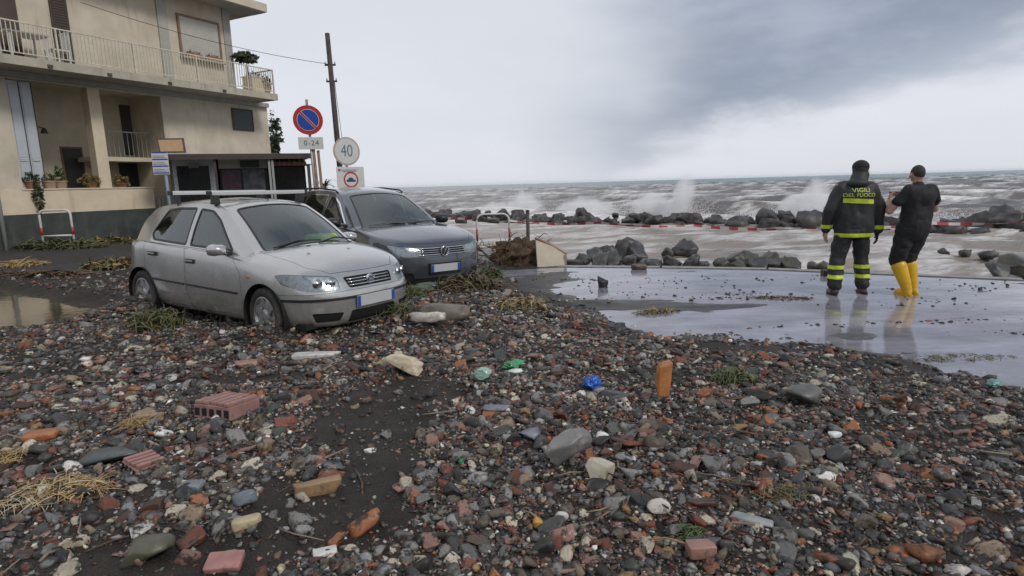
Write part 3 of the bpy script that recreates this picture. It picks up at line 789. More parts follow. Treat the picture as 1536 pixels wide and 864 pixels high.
leaf_ball('trailing_foliage', (0, -.24, -.22), (.13, .07, .42), 240, .11, 'leaf_dark', e)
for s_ in (3.72, 4.45):
    w = fworld(s_, .15, 6.30); e = empty('window_box', w, F_RZ, 'small flower box on the sill of the blinded upper window', 'planter', 'window boxes under the roller blind')
    m = MB(); m.box((0, 0, .07), (.52, .13, .14)); m.build('trough', 'terracotta_pot', e); leaf_ball('foliage', (0, 0, .15), (.26, .09, .09), 130, .07, 'leaf_dry', e)
potted('dark umbrella-crowned plant on a thin stem at the balcony end', 5.74, .35, 5.245, .22, .35, .06, (.42, .40, .16), 420, .22, 'leaf_dark', 'terracotta_pot', .95)
potted('leafy plant in a pot by the corner of the balcony railing', 6.02, .95, 5.245, .17, .28, .16, (.20, .18, .26), 260, .12, 'leaf_green', 'clay_pot_pale')
w = fworld(5.70, .75, 5.245); e = empty('planter_box', w, F_RZ, 'large square tan planter at the far end of the balcony', 'planter'); m = MB(); m.box((0, 0, .28), (.75, .5, .56)); m.build('box', 'ochre_plaster', e, bevel=.01); m = MB(); m.box((0, 0, .58), (.80, .55, .04)); m.build('rim', 'ochre_plaster', e); leaf_ball('foliage', (0, 0, .66), (.3, .2, .12), 90, .12, 'leaf_dark', e)
# balcony furniture
w = fworld(-1.75, .62, 5.245); e = empty('garden_table', w, F_RZ, 'white plastic garden table on the upper balcony', 'table')
m = MB(); m.box((0, 0, .70), (1.0, .7, .04)); m.build('table_top', 'white_plastic', e, bevel=.01)
for sx in (-.42, .42):
    for sy in (-.28, .28): m = MB(); m.box((sx, sy, .34), (.05, .05, .68)); m.build('leg', 'white_plastic', e)
for i, (s_, rz_) in enumerate(((-2.75, 0), (-.93, math.pi))):
    w = fworld(s_, .62, 5.245); e = empty('garden_chair', w, F_RZ + rz_, ['white plastic chair left of the balcony table', 'white plastic chair between the balcony table and the louvred door'][i], 'chair', 'balcony chairs')
    m = MB(); m.box((0, 0, .42), (.45, .45, .04)); m.build('seat', 'white_plastic', e)
    for k in range(5): m = MB(); m.box((-.23, -.18 + k * .09, .68), (.025, .05, .46)); m.build('back_slat', 'white_plastic', e)
    m = MB(); m.box((-.23, 0, .92), (.03, .45, .05)); m.build('top_rail', 'white_plastic', e)
    for sx in (-.2, .2):
        for sy in (-.2, .2): m = MB(); m.box((sx, sy, .2), (.04, .04, .4)); m.build('leg', 'white_plastic', e)

# --- bar with veranda roof, right of the house
material('bar_white', (.50, .52, .53), .5, var=.15, vscale=4, dirt=((.16, .15, .13), 4, .55, .75))
material('bar_dark', (.014, .014, .016), .12, var=.3, vscale=3)
material('fascia_dark', (.055, .038, .034), .6, var=.2)
material('bar_roof', (.19, .20, .21), .6, var=.15)
material('roof_tile', (.22, .115, .075), .75, var=.35, vscale=9)
material('poster_red', (.11, .03, .045), .4, var=.5, vscale=6, color2=(.03, .035, .06))
material('poster_blue', (.05, .06, .09), .4, var=.5, vscale=5, color2=(.16, .15, .16))
A_ = aty(257, 240, 20.2); B_ = aty(408, 237, 21.4); BX = Vector((B_[0] - A_[0], B_[1] - A_[1], 0)); BW_ = BX.length; BX.normalize()
BR = empty('beach_bar', (A_[0], A_[1], .05), math.atan2(BX.y, BX.x), 'low glazed bar with dark flat veranda roof beside the house', 'building')
BH = (A_[2] + B_[2]) / 2 - .05
def bb(name, mat, x0, x1, y0, y1, z0, z1, parent=BR): m = MB(); m.bx(x0, x1, y0, y1, z0, z1); return m.build(name, mat, parent)
def bpx(px, py):
    q = Vector(pray(px, py)); c = Vector((0, 0, CAM_H)); nn = Vector((BX.y, -BX.x, 0)); a = Vector((A_[0], A_[1], 0)); t = (a - c).dot(nn) / q.dot(nn); w = c + q * t
    return (w - a).dot(BX), w.z - .05
x_tile = bpx(458, 240)[0]
bb('roof_slab', 'bar_roof', -.35, x_tile + .2, -1.0, 2.2, BH + .05, BH + .12)
bb('fascia', 'fascia_dark', -.35, x_tile + .2, -1.04, -1.002, BH - .06, BH + .11)
bb('back_wall', 'bar_dark', 0, x_tile, 1.6, 1.7, 0, BH + .048)
bb('floor_slab', 'slab_concrete', -.1, x_tile, -.2, 1.6, -.1, .3)
x1 = bpx(325, 260)[0]
FRM = bb('white_frame', 'bar_white', 0, x1, 0, .06, .3, BH + .045)
bb('dark_pane', 'bar_dark', .12, x1 - .22, -.02, -.002, .35, bpx(300, 249)[1], FRM)
bb('vent', 'drain_pipe', .48, .78, -.025, -.004, BH - .28, BH - .12, FRM)
x2 = bpx(402, 260)[0]
PNL = bb('glazed_front', 'bar_dark', x1 + .08, x2, .03, .06, .3, BH - .32)
bb('header_panel', 'roller_blind', x1 + .08, x2, .0, .05, BH - .318, BH + .044)
bb('sign_box', 'green_louvre', x1 + .75, x1 + 1.35, -.04, -.002, BH - .30, BH - .06)
for i, (xa, xb, mt) in enumerate(((x1 + .14, x1 + .74, 'poster_red'), (x1 + .80, x1 + 1.5, 'poster_blue'))): bb('poster', mt, xa, xb, .012, .026, BH - 1.15, BH - .36, PNL)
for i, xp in enumerate((x1 + .02, x2 + .04, x2 + .14)): bb('post', 'drain_pipe' if i else 'fascia_dark', xp - .035, xp + .035, -.95, -.88, 0, BH + .045)
# the tiled lean-to
TL = bb('lean_to_roof', 'fascia_dark', x2 + .2, x_tile + .15, -.5, .9, BH - .24, BH - .22)
tx = x2 + .22; tm = None
for k in range(int((x_tile - x2) / .16)):
    for j in range(5):
        if tm is None:
            m = MB(); m.tube([(0, -.02, 0), (0, .32, .09)], [.085, .07], 8); tm = m.build('roof_tile', 'roof_tile', TL); o_ = tm
        else: o_ = tm.copy(); COL.objects.link(o_)
        o_.location = (tx + k * .16, -.5 + j * .27, BH - .20 + j * .060)
bb('lean_to_post', 'timber_dark', x_tile - .0, x_tile + .1, -.48, -.38, 0, BH - .242)
leanw = bb('lean_to_wall', 'bar_dark', x2 + .2, x_tile, .4, .5, 0, BH - .245)

# small shrubs behind the house corner and the bar
material('palm_leaf', (.06, .085, .03), .55, var=.4, vscale=10)
def bush(label, p, rad, n, leaf, mat, stemh=0.0):
    e = empty('shrub', p, 0, label, 'shrub'); m = MB(); m.tube([(0, 0, 0), (.04, 0, p[2] * 0 + stemh + .15)], [.05, .03], 7); m.build('stem', 'timber_dark', e)
    leaf_ball('foliage', (0, 0, stemh + rad[2] * .8), rad, n, leaf, mat, e, hollow=.2); return e
p = aty(409, 212, 26.5); bush('dark shrub showing past the lower corner of the house', (p[0], p[1], 0.0), (.26, .35, 1.3), 620, .24, 'leaf_dark', 1.9)
p = aty(413, 190, 27.5); bush('sprawling shrub beyond the house corner under the balcony', (p[0], p[1], 0.0), (.30, .3, .8), 260, .22, 'leaf_dark', 3.6)
p = aty(486, 262, 27); e = empty('dwarf_palm', (p[0], p[1], 0), 0, 'small palm with spiky leaves behind the sign posts', 'palm'); m = MB(); m.tube([(0, 0, 0), (0, 0, 1.7)], [.14, .11], 9); m.build('trunk', 'timber_dark', e)
for k in range(26):
    a = k * 2.4; t = .3 + .9 * ((k * 37) % 26) / 26; L_ = .95; m = MB(); vs = []
    for j in range(6):
        f_ = j / 5; r_ = L_ * f_ * math.sin(t + f_ * .7); h = 1.7 + L_ * f_ * math.cos(t + f_ * .9); wv = .05 * (1 - f_) * (1 if j else .4) + .004
        vs += [(r_ * math.cos(a) - wv * math.sin(a), r_ * math.sin(a) + wv * math.cos(a), h), (r_ * math.cos(a) + wv * math.sin(a), r_ * math.sin(a) - wv * math.cos(a), h)]
    m.add(vs, [(2 * j, 2 * j + 1, 2 * j + 3, 2 * j + 2) for j in range(5)]); m.build('frond', 'palm_leaf', e, fixn=False)
# ------------------------------------------------------------------ cars
material('silver_paint', (.47, .47, .458), .24, metal=.65, coat=1.0, var=.05, vscale=3, dirt=((.20, .17, .13), 4.5, .62, .95), rvar=.05, mud=((.13, .105, .078), .62))
material('grey_paint', (.095, .106, .128), .22, metal=.6, coat=.9, var=.04, vscale=3, dirt=((.10, .09, .08), 3.0, .62, .85), rvar=.06, mud=((.11, .09, .07), .70))
material('black_trim', (.014, .014, .015), .42, var=.2, vscale=10)
material('dark_gap', (.006, .006, .006), .8)
material('rubber', (.020, .019, .018), .75, var=.4, vscale=12, bump=.003, bscale=120, dirt=((.09, .075, .055), 6, .45, .62))
material('alloy', (.48, .48, .49), .32, metal=.85, dirt=((.12, .10, .075), 9, .52, .72))
material('chrome', (.72, .73, .75), .12, metal=1.0)
material('lamp_chrome', (.58, .60, .62), .25, metal=.35, var=.45, vscale=26, bump=.012, bscale=30)
material('lamp_amber', (.55, .20, .03), .25)
material('upholstery', (.10, .105, .11), .85, var=.2, vscale=15)
material('headliner', (.24, .24, .23), .9)
material('dash_plastic', (.022, .022, .023), .6)
material('plate_white', (.46, .47, .48), .4, var=.05)
material('plate_blue', (.02, .07, .30), .4)
material('hi_vis_green', (.34, .58, .05), .7, var=.15, vscale=10)
material('rack_aluminium', (.60, .60, .58), .38, metal=.6)
glass('car_glass', (.52, .66, .62), .92)
glass('car_glass_dark', (.10, .14, .13), .90)
glass('lamp_glass', (.88, .92, .93), .96)

def pchip(Pts, n):
    """smooth, non-overshooting curve through control points along axis 0; n samples per segment"""
    P = np.asarray(Pts, float); m = len(P); d = P[1:] - P[:-1]
    s = np.zeros_like(P)
    a, b = d[:-1], d[1:]
    with np.errstate(divide='ignore', invalid='ignore'):
        hm = np.where(a * b > 0, 2 * a * b / (a + b), 0)
    s[1:-1] = np.nan_to_num(hm); s[0] = d[0]; s[-1] = d[-1]
    out = []
    for i in range(m - 1):
        for k in range(n):
            t = k / n; h00 = 2 * t**3 - 3 * t * t + 1; h10 = t**3 - 2 * t * t + t; h01 = -2 * t**3 + 3 * t * t; h11 = t**3 - t * t
            out.append(h00 * P[i] + h10 * s[i] + h01 * P[i + 1] + h11 * s[i + 1])
    out.append(P[-1]); return np.array(out)
def car_cage(p):
    """half body (left side, y>0): columns run from the nose centre round the flank to the tail centre, rows from sill to roof spine"""
    FPHI = [0, 4, 12, 25, 40, 56, 72, 84, 90]
    cols = []
    L = p['lower']                                  # rows: (xf, w, xr, zf, zs, zr)
    nf, nr, xcf, xcr = p['nf'], p['nr'], p['xcf'], p['xcr']
    def ip(key, x): q = p[key]; return float(np.interp(x, [a for a, _ in q][::-1] if q[0][0] > q[-1][0] else [a for a, _ in q], [b for _, b in q][::-1] if q[0][0] > q[-1][0] else [b for _, b in q]))
    def lower(front, phi, k):
        xf, w, xr, zf, zs, zr = L[k]
        n = nf if front else nr; ph = R(phi)
        cx = max(math.cos(ph), 0) ** (2 / n); sy = max(math.sin(ph), 0) ** (2 / n)
        return cx, sy, w
    top = len(L) - 1
    # front
    for phi in FPHI:
        c = []
        for k, (xf, w, xr, zf, zs, zr) in enumerate(L):
            cx, sy, _ = lower(True, phi, k)
            x = xcf + (xf - xcf) * cx; y = w * sy
            z = zf + (zs - zf) * (1 - cx) ** 1.0 if k < top else zf + (ip('belt', xcf) - zf) * (1 - cx) ** .9
            c.append((x, y, z))
        q = lower(True, phi, top)[1]
        yc = p['cowl'][1] * q; xc_ = p['cowl'][0] - p['cowl'][3] * q * q; zc_ = p['cowl'][2] - p['cowl'][4] * q * q
        x5, y5, z5 = c[-1]
        for f, bl in ((.33, p['crown'][0]), (.70, p['crown'][1])):
            c.append((x5 + (xc_ - x5) * f, y5 + (yc - y5) * f, z5 + (zc_ - z5) * f + bl * (1 - .6 * q * q) * min(1, abs(x5 - xc_) / .5)))
        c.append((xc_ + .03, yc * 1.01, zc_ - .008))
        c.append((xc_, yc, zc_))
        yr = p['wtop'][1] * q; xr_ = p['wtop'][0] - p['wtop'][3] * q * q; zr_ = p['wtop'][2] - p['wtop'][4] * q * q
        c.append(((xc_ + xr_) / 2 + .015, (yc + yr) / 2 + .012 * q, (zc_ + zr_) / 2 + .03 * (1 - .5 * q)))
        c.append((xr_ + .03, yr * 1.005, zr_ - .010))
        c.append((xr_, yr, zr_))
        xs_ = p['spine'][0][0]
        c.append(((xr_ + xs_) / 2, yr * .55, zr_ + (p['spine'][0][1] - zr_) * .72))
        c.append((xs_, 0, p['spine'][0][1]))
        cols.append(c)
    for x in p['sidex']:
        c = []
        for k, (xf, w, xr, zf, zs, zr) in enumerate(L):
            c.append((x, w * ip('planw', x), zs if k < top else ip('belt', x)))
        xb = ip('bx', x); wb = ip('bw', x); zb = ip('belt', x)
        y5 = c[-1][1]
        for f in (.33, .70): c.append((x + (xb - x) * f, y5 + (wb - y5) * f, zb + .012 * f + p.get('sh', 0.) * f))
        c.append((xb + .004, wb + .004, zb + .008)); c.append((xb, wb, zb + .016))
        x8 = ip('rx', x); y8 = ip('rw', x); z8 = ip('rz', x)
        c.append(((xb + x8) / 2, (wb + y8) / 2 + .018, (zb + z8) / 2))
        c.append((x8 + (xb - x8) * .04, y8 + (wb - y8) * .04, z8 - .012)); c.append((x8, y8, z8))
        xs_ = min(max(x8, p['spine'][-1][0]), p['spine'][0][0]); zs_ = float(np.interp(-xs_, [-a for a, _ in p['spine']], [b for _, b in p['spine']]))
        c.append((x8 + (xs_ - x8) * .5, y8 * .55, z8 + (zs_ - z8) * .72)); c.append((xs_, 0, zs_))
        cols.append(c)
    for phi in FPHI[::-1]:
        c = []
        for k, (xf, w, xr, zf, zs, zr) in enumerate(L):
            cx, sy, _ = lower(False, phi, k)
            wk = w * ip('planw', xcr)
            x = xcr + (xr - xcr) * cx; y = wk * sy
            z = zr + (zs - zr) * (1 - cx) if k < top else zr + (ip('belt', xcr) - zr) * (1 - cx)
            c.append((x, y, z))
        q = lower(False, phi, top)[1]
        g = p['hatch']                              # x, halfwidth, z, bow, zdrop
        yc = g[1] * q; xc_ = g[0] + g[3] * q * q; zc_ = g[2] - g[4] * q * q
        x5, y5, z5 = c[-1]
        for f in (.33, .70): c.append((x5 + (xc_ - x5) * f, y5 + (yc - y5) * f, z5 + (zc_ - z5) * f))
        c.append((xc_ - .01, yc * 1.01, zc_ - .02)); c.append((xc_, yc, zc_))
        h = p['htop']
        yr = h[1] * q; xr_ = h[0] + h[3] * q * q; zr_ = h[2] - h[4] * q * q
        c.append(((xc_ + xr_) / 2 - .03, (yc + yr) / 2 + .012 * q, (zc_ + zr_) / 2 + .02))
        c.append((xr_ - .02, yr * 1.005, zr_ - .012)); c.append((xr_, yr, zr_))
        xs_, zs_ = p['spine'][-1]
        c.append(((xr_ + xs_) / 2, yr * .55, zr_ + (zs_ - zr_) * .72)); c.append((xs_, 0, zs_))
        cols.append(c)
    return np.array(cols)
def car_surface(p, nu=6, nv=5, fair=4):
    C = car_cage(p)
    G = pchip(C, nu); G = pchip(G.transpose(1, 0, 2), nv).transpose(1, 0, 2)      # [U,V,3]
    for _ in range(fair):                                                         # light fairing
        E_ = G.copy()
        mir0 = G[1:2] * np.array([1, -1, 1]); mir1 = G[-2:-1] * np.array([1, -1, 1])
        Q = np.concatenate([mir0, G, mir1])
        E_[:, 1:-1] = .5 * G[:, 1:-1] + .125 * (Q[:-2, 1:-1] + Q[2:, 1:-1] + G[:, :-2] + G[:, 2:])
        E_[0, :, 1] = 0; E_[-1, :, 1] = 0
        G = E_
    return G, nv
def surf_bm(G, mirror=True):
    U, V, _ = G.shape
    bm = bmesh.new()
    for sgn in ((1, -1) if mirror else (1,)):
        vs = [[bm.verts.new((G[u, v, 0], G[u, v, 1] * sgn, G[u, v, 2])) for v in range(V)] for u in range(U)]
        for u in range(U - 1):
            for v in range(V - 1):
                q = [vs[u][v], vs[u + 1][v], vs[u + 1][v + 1], vs[u][v + 1]]
                if sgn < 0: q.reverse()
                bm.faces.new(q)
    bmesh.ops.remove_doubles(bm, verts=bm.verts, dist=1e-4)
    bmesh.ops.dissolve_degenerate(bm, edges=bm.edges, dist=1e-5)
    bmesh.ops.recalc_face_normals(bm, faces=bm.faces)
    for f in bm.faces: f.smooth = True
    return bm
def in_poly(poly, a, b):
    r = False; n = len(poly)
    for i in range(n):
        x0, y0 = poly[i]; x1, y1 = poly[(i + 1) % n]
        if (y0 > b) != (y1 > b) and a < x0 + (b - y0) / (y1 - y0) * (x1 - x0): r = not r
    return r
def offset_poly(poly, g):
    """inset (g>0) a polygon of either winding"""
    P = [Vector(q) for q in poly]; n = len(P)
    area = sum(P[i].x * P[(i + 1) % n].y - P[(i + 1) % n].x * P[i].y for i in range(n))
    s = 1 if area > 0 else -1; out = []
    for i in range(n):
        a, b, c = P[i - 1], P[i], P[(i + 1) % n]
        d1, d2 = (b - a).normalized(), (c - b).normalized()
        n1, n2 = Vector((-d1.y, d1.x)) * s, Vector((-d2.y, d2.x)) * s
        m = (n1 + n2); L_ = m.length
        if L_ < 1e-6: out.append(tuple(b + n1 * g)); continue
        m /= L_; out.append(tuple(b + m * min(g / max(m.dot(n1), .35), g * 2.5)))
    return out
def round_poly(poly, r=.03, n=3):
    P = [Vector(q) for q in poly]; out = []
    for i in range(len(P)):
        a, b, c = P[i - 1], P[i], P[(i + 1) % len(P)]
        ra = min(r, (a - b).length * .45); rc = min(r, (c - b).length * .45)
        p0, p1 = b + (a - b).normalized() * ra, b + (c - b).normalized() * rc
        for k in range(n + 1):
            t = k / n; out.append(tuple(p0 * (1 - t) ** 2 + b * 2 * t * (1 - t) + p1 * t * t))
    return out
class View:
    """a direction to draw outlines from: SIDE(+-1), FRONT, TOP or an angle between front and side"""
    def __init__(s, A, B, filt):
        s.A, s.B = Vector(A), Vector(B); s.N = s.A.cross(s.B).normalized(); s.filt = filt
    def ab(s, co): return co.dot(s.A), co.dot(s.B)
SIDE = {sg: View((1, 0, 0), (0, 0, 1), (lambda f, c, sg=sg: c.y * sg > .25 and f.normal.y * sg > .12)) for sg in (1, -1)}
FRONT = View((0, 1, 0), (0, 0, 1), lambda f, c: c.x > .9 and f.normal.x > .12)
REAR = View((0, 1, 0), (0, 0, 1), lambda f, c: c.x < -.9 and f.normal.x < -.12)
TOP = View((1, 0, 0), (0, 1, 0), lambda f, c: f.normal.z > .15 and c.z > .5)
def corner(sg, deg):
    a = R(deg); return View((-math.sin(a), sg * math.cos(a), 0), (0, 0, 1), lambda f, c: c.x > .8 and c.y * sg > .05 and f.normal.dot(Vector((math.cos(a), sg * math.sin(a), 0))) > .15)
def carve(bm, view, poly, geom=None, full=False):
    """score the outline into the surface and return the faces inside it"""
    if geom is None:
        mrg = .04
        x0, x1 = min(q[0] for q in poly) - mrg, max(q[0] for q in poly) + mrg
        y0, y1 = min(q[1] for q in poly) - mrg, max(q[1] for q in poly) + mrg
        cand = []; A, B, filt = view.A, view.B, view.filt
        for f in bm.faces:
            c = f.verts[0].co
            if x0 - .08 < c.dot(A) < x1 + .08 and y0 - .08 < c.dot(B) < y1 + .08:
                c = f.calc_center_median()
                if x0 < c.dot(A) < x1 and y0 < c.dot(B) < y1 and filt(f, c): cand.append(f)
        geom = list({v for f in cand for v in f.verts}) + list({e for f in cand for e in f.edges}) + cand
    for i in range(len(poly)):
        p, q = poly[i], poly[(i + 1) % len(poly)]
        e = Vector((q[0] - p[0], q[1] - p[1]))
        if e.length < 1e-5: continue
        no = (view.A * -e.y + view.B * e.x).normalized()
        co = view.A * p[0] + view.B * p[1]
        r = bmesh.ops.bisect_plane(bm, geom=geom, dist=1e-6, plane_co=co, plane_no=no)
        geom = r['geom']
    out = []
    for f in geom:
        if isinstance(f, bmesh.types.BMFace) and f.is_valid:
            if in_poly(poly, *view.ab(f.calc_center_median())): out.append(f)
    return (out, geom) if full else out
def two_cuts(bm, view, poly, inset):
    """faces inside the inset outline, and the ring between both outlines"""
    _, geom = carve(bm, view, poly, full=True)
    inn, geom = carve(bm, view, offset_poly(poly, inset), geom, full=True)
    si = set(inn)
    ring = [f for f in geom if isinstance(f, bmesh.types.BMFace) and f.is_valid and f not in si and in_poly(poly, *view.ab(f.calc_center_median()))]
    return inn, ring
def lift(bm, faces, name, mat, parent, offset=0.0, thick=0.0, delete=True, smooth=True):
    """turn faces into a part of their own"""
    idx, vs, ns = {}, [], []
    fs = []
    bm.normal_update()
    for f in faces:
        q = []
        for v in f.verts:
            if v not in idx: idx[v] = len(vs); vs.append(v.co + v.normal * offset); ns.append(v.normal.copy())
            q.append(idx[v])
        fs.append(q)
    n0 = len(vs)
    if thick:
        cnt = {}
        for q in fs:
            for i in range(len(q)):
                e = (q[i], q[(i + 1) % len(q)]); cnt[e] = cnt.get(e, 0) + 1
        vs += [vs[i] - ns[i] * thick for i in range(n0)]
        rim = [(b, a, a + n0, b + n0) for (a, b) in cnt if (b, a) not in cnt]
        fs = fs + [tuple(i + n0 for i in reversed(q)) for q in fs] + rim
    me = bpy.data.meshes.new(name); me.from_pydata([tuple(v) for v in vs], [], [tuple(q) for q in fs])
    o = finish(name, me, mat, parent, smooth=smooth and not thick, fixn=False)
    if thick and smooth:
        try: me.shade_smooth(); me.set_sharp_from_angle(angle=R(45))
        except Exception: pass
    if delete: bmesh.ops.delete(bm, geom=faces, context='FACES')
    return o
def seam(bm, view, poly, gap):
    """cut a panel out along an outline, leaving a fine gap; returns the panel's faces"""
    f_in, ring = two_cuts(bm, view, poly, gap)
    bmesh.ops.delete(bm, geom=ring, context='FACES')
    return [f for f in f_in if f.is_valid]
def pane(bm, view, poly, car, frame_w=.028, gmat='car_glass', name='window', trim='black_trim'):
    inn, ring = two_cuts(bm, view, poly, frame_w)
    w = lift(bm, ring, name, trim, car, offset=.001, delete=False)
    lift(bm, inn, 'pane', gmat, w, offset=-.004, delete=False)
    bmesh.ops.delete(bm, geom=list(set(ring) | set(inn)), context='FACES')
    return w
def circle(cx, cy, r, n=26, sq=1.0, a0=0, a1=360):
    return [(cx + r * math.cos(R(a0 + (a1 - a0) * k / n)), cy + r * sq * math.sin(R(a0 + (a1 - a0) * k / n))) for k in range(n)]
def make_wheel(parent, x, y, z, r, w, spokes, side, steer=0.0, double=False):
    e = empty('wheel', (x, y, z)); e.parent = parent; e.rotation_euler = (0, 0, steer)
    rr_ = r * .66
    t = MB(); prof = [(rr_ * .98, -w * .42), (rr_ * 1.06, -w * .5), (r * .90, -w * .52), (r * .985, -w * .40), (r, -w * .2), (r, w * .2), (r * .985, w * .40), (r * .90, w * .52), (rr_ * 1.06, w * .5), (rr_ * .98, w * .42), (rr_ * .9, 0), (rr_ * .98, -w * .42)]
    t.lathe(prof, 40, 'Y'); t.build('tyre', 'rubber', e, smooth=True)
    rim = MB()
    rim.lathe([(rr_ * 1.02, w * .30), (rr_ * 1.04, w * .47), (rr_ * .97, w * .48), (rr_ * .90, w * .36), (rr_ * .88, -w * .3), (rr_ * .90, -w * .3), (rr_ * 1.0, w * .28)], 36, 'Y')
    for k in range(spokes):
        a = 2 * math.pi * k / spokes + .3
        for da in ((-.13, .13) if double else (0,)):
            c, s_ = math.cos(a + da), math.sin(a + da); tx, tz = -s_, c
            hw0, hw1 = (.026, .020) if double else (.040, .032)
            vs = []
            for rr2, hw, yy in ((.05, hw0, w * .40), (rr_ * .93, hw1, w * .42)):
                for sgn in (-1, 1):
                    for dy in (0, -.03): vs.append((rr2 * c + tx * hw * sgn, yy + dy, rr2 * s_ + tz * hw * sgn))
            rim.add(vs, [(0, 2, 6, 4), (1, 5, 7, 3), (0, 4, 5, 1), (2, 3, 7, 6), (4, 6, 7, 5), (0, 1, 3, 2)])
    rim.lathe([(.0, w * .47), (.035, w * .46), (.065, w * .42), (.07, w * .3)], 16, 'Y')
    ro = rim.build('rim', 'alloy', e)
    bk = MB(); bk.lathe([(0, w * .05), (rr_ * .86, w * .05), (rr_ * .86, -w * .1), (0, -w * .1)], 24, 'Y'); bk.build('brake_disc', 'dark_gap', e)
    if side < 0:
        e.rotation_euler = (0, 0, math.pi + steer)
    return e
def mirror_unit(car, p, sg, paint, size=(.10, .20, .14)):
    x, y, z = p
    m = MB(); vs = []
    # rounded shell: flat at the back (glass side), bulging forward
    rings = [(-.06, .92), (-.045, 1.0), (.0, 1.0), (.05, .82), (.085, .45)]
    n = 14
    for (dx_, k) in rings:
        for q in range(n):
            a = 2 * math.pi * q / n; cy_ = math.copysign(abs(math.cos(a)) ** .6, math.cos(a)); cz_ = math.copysign(abs(math.sin(a)) ** .6, math.sin(a))
            vs.append((x + dx_ * size[0] / .1, y + sg * size[1] * .5 + cy_ * size[1] * .5 * k, z + cz_ * size[2] * .5 * k))
    fs = []
    for i in range(len(rings) - 1):
        for q in range(n): fs.append((i * n + q, i * n + (q + 1) % n, (i + 1) * n + (q + 1) % n, (i + 1) * n + q))
    fs += [tuple(range(n)), tuple(range((len(rings) - 1) * n, len(rings) * n))]
    m.add(vs, fs); o = m.build('wing_mirror', paint, car, smooth=True)
    g = MB(); g.box((x, y - sg * .03, z - .045), (.055, .14, .035)); g.build('mirror_arm', 'black_trim', o, bevel=.008)
    return o
def seat(car, x, y, z, mat='upholstery', s=1.0):
    e = MB(); e.box((x, y, z), (.50 * s, .48, .14)); e.box((x - .26 * s, y, z + .34), (.13, .46, .60), Matrix.Rotation(-.2, 3, 'Y'), taper=.86); e.box((x - .35 * s, y, z + .72), (.09, .24, .17), Matrix.Rotation(-.2, 3, 'Y'), taper=.85)
    return e.build('seat', mat, car, bevel=.03, smooth=True)

# ---- the silver hatchback
PUNTO = dict(nf=3.0, nr=3.4, xcf=1.12, xcr=-1.22,
    lower=[(1.78, .70, -1.70, .20, .19, .26), (1.90, .765, -1.80, .22, .23, .28), (1.955, .812, -1.835, .34, .36, .38), (1.965, .826, -1.84, .50, .52, .56), (1.915, .822, -1.80, .635, .66, .74), (1.815, .800, -1.755, .745, .87, .90)],
    belt=[(1.15, .835), (.9, .875), (.4, .905), (-.2, .925), (-.8, .945), (-1.3, .975)], planw=[(1.15, .995), (.6, 1.0), (-.6, 1.0), (-1.25, .97)],
    cowl=(1.10, .665, .985, .20, .035), crown=(.055, .035), wtop=(.33, .535, 1.435, .10, .045),
    bx=[(1.12, .90), (.80, .74), (.45, .44), (-.1, -.1), (-.6, -.6), (-1.0, -1.0), (-1.22, -1.24)], bw=[(1.12, .685), (.8, .735), (.4, .765), (-.6, .768), (-1.22, .738)],
    rx=[(1.12, .23), (.80, .17), (.45, .08), (-.1, -.2), (-.6, -.58), (-1.0, -.95), (-1.22, -1.18)], rw=[(1.12, .537), (.8, .548), (.4, .56), (-.6, .565), (-1.22, .53)], rz=[(1.12, 1.392), (.8, 1.40), (.45, 1.41), (-.2, 1.425), (-.7, 1.415), (-1.22, 1.375)],
    sidex=[.95, .80, .45, .1, -.25, -.6, -.9, -1.1], spine=[(.12, 1.462), (-.3, 1.482), (-.8, 1.462), (-1.15, 1.42)],
    hatch=(-1.715, .665, .985, .17, .02), htop=(-1.38, .535, 1.375, .13, .03))
TIG = dict(nf=3.3, nr=3.6, xcf=1.30, xcr=-1.45,
    lower=[(2.06, .78, -2.05, .24, .26, .30), (2.19, .845, -2.15, .27, .30, .33), (2.235, .895, -2.19, .43, .44, .45), (2.245, .918, -2.20, .61, .63, .66), (2.215, .915, -2.16, .80, .82, .88), (2.12, .885, -2.12, .925, 1.05, 1.06)],
    belt=[(1.3, 1.045), (.9, 1.06), (.4, 1.075), (-.2, 1.09), (-.8, 1.11), (-1.5, 1.14)], planw=[(1.3, .995), (.6, 1.0), (-.6, 1.0), (-1.45, .975)],
    cowl=(1.12, .77, 1.125, .22, .035), crown=(.045, .035), wtop=(.20, .585, 1.605, .10, .05),
    bx=[(1.3, .88), (.95, .74), (.45, .44), (-.1, -.1), (-.6, -.6), (-1.1, -1.1), (-1.45, -1.47)], bw=[(1.3, .775), (.9, .825), (.4, .85), (-.6, .85), (-1.45, .80)],
    rx=[(1.3, .10), (.95, .04), (.45, -.05), (-.1, -.30), (-.6, -.68), (-1.1, -1.12), (-1.45, -1.42)], rw=[(1.3, .590), (.9, .605), (.4, .625), (-.6, .63), (-1.45, .59)], rz=[(1.3, 1.555), (.95, 1.565), (.45, 1.58), (-.2, 1.60), (-.7, 1.60), (-1.45, 1.56)],
    sidex=[1.1, .92, .5, .1, -.3, -.7, -1.05, -1.3], spine=[(0.0, 1.640), (-.4, 1.668), (-1.0, 1.655), (-1.45, 1.60)],
    hatch=(-1.98, .70, 1.14, .16, .02), htop=(-1.66, .585, 1.57, .13, .03))
def car_body(car, p, paint, wheels, arch_r, inner_rows=8):
    G, nv = car_surface(p)
    bm = surf_bm(G)
    kmax = inner_rows * nv
    Gi = G[:, :kmax + 1].copy()
    bi = surf_bm(Gi)
    bi.normal_update()
    for v in bi.verts: v.co -= v.normal * .014
    for b in (bm, bi):
        for sg in (1, -1):
            for (wx, wz) in wheels:
                fs = carve(b, SIDE[sg], circle(wx, wz, arch_r, 30)); bmesh.ops.delete(b, geom=fs, context='FACES')
    return G, bm, bi
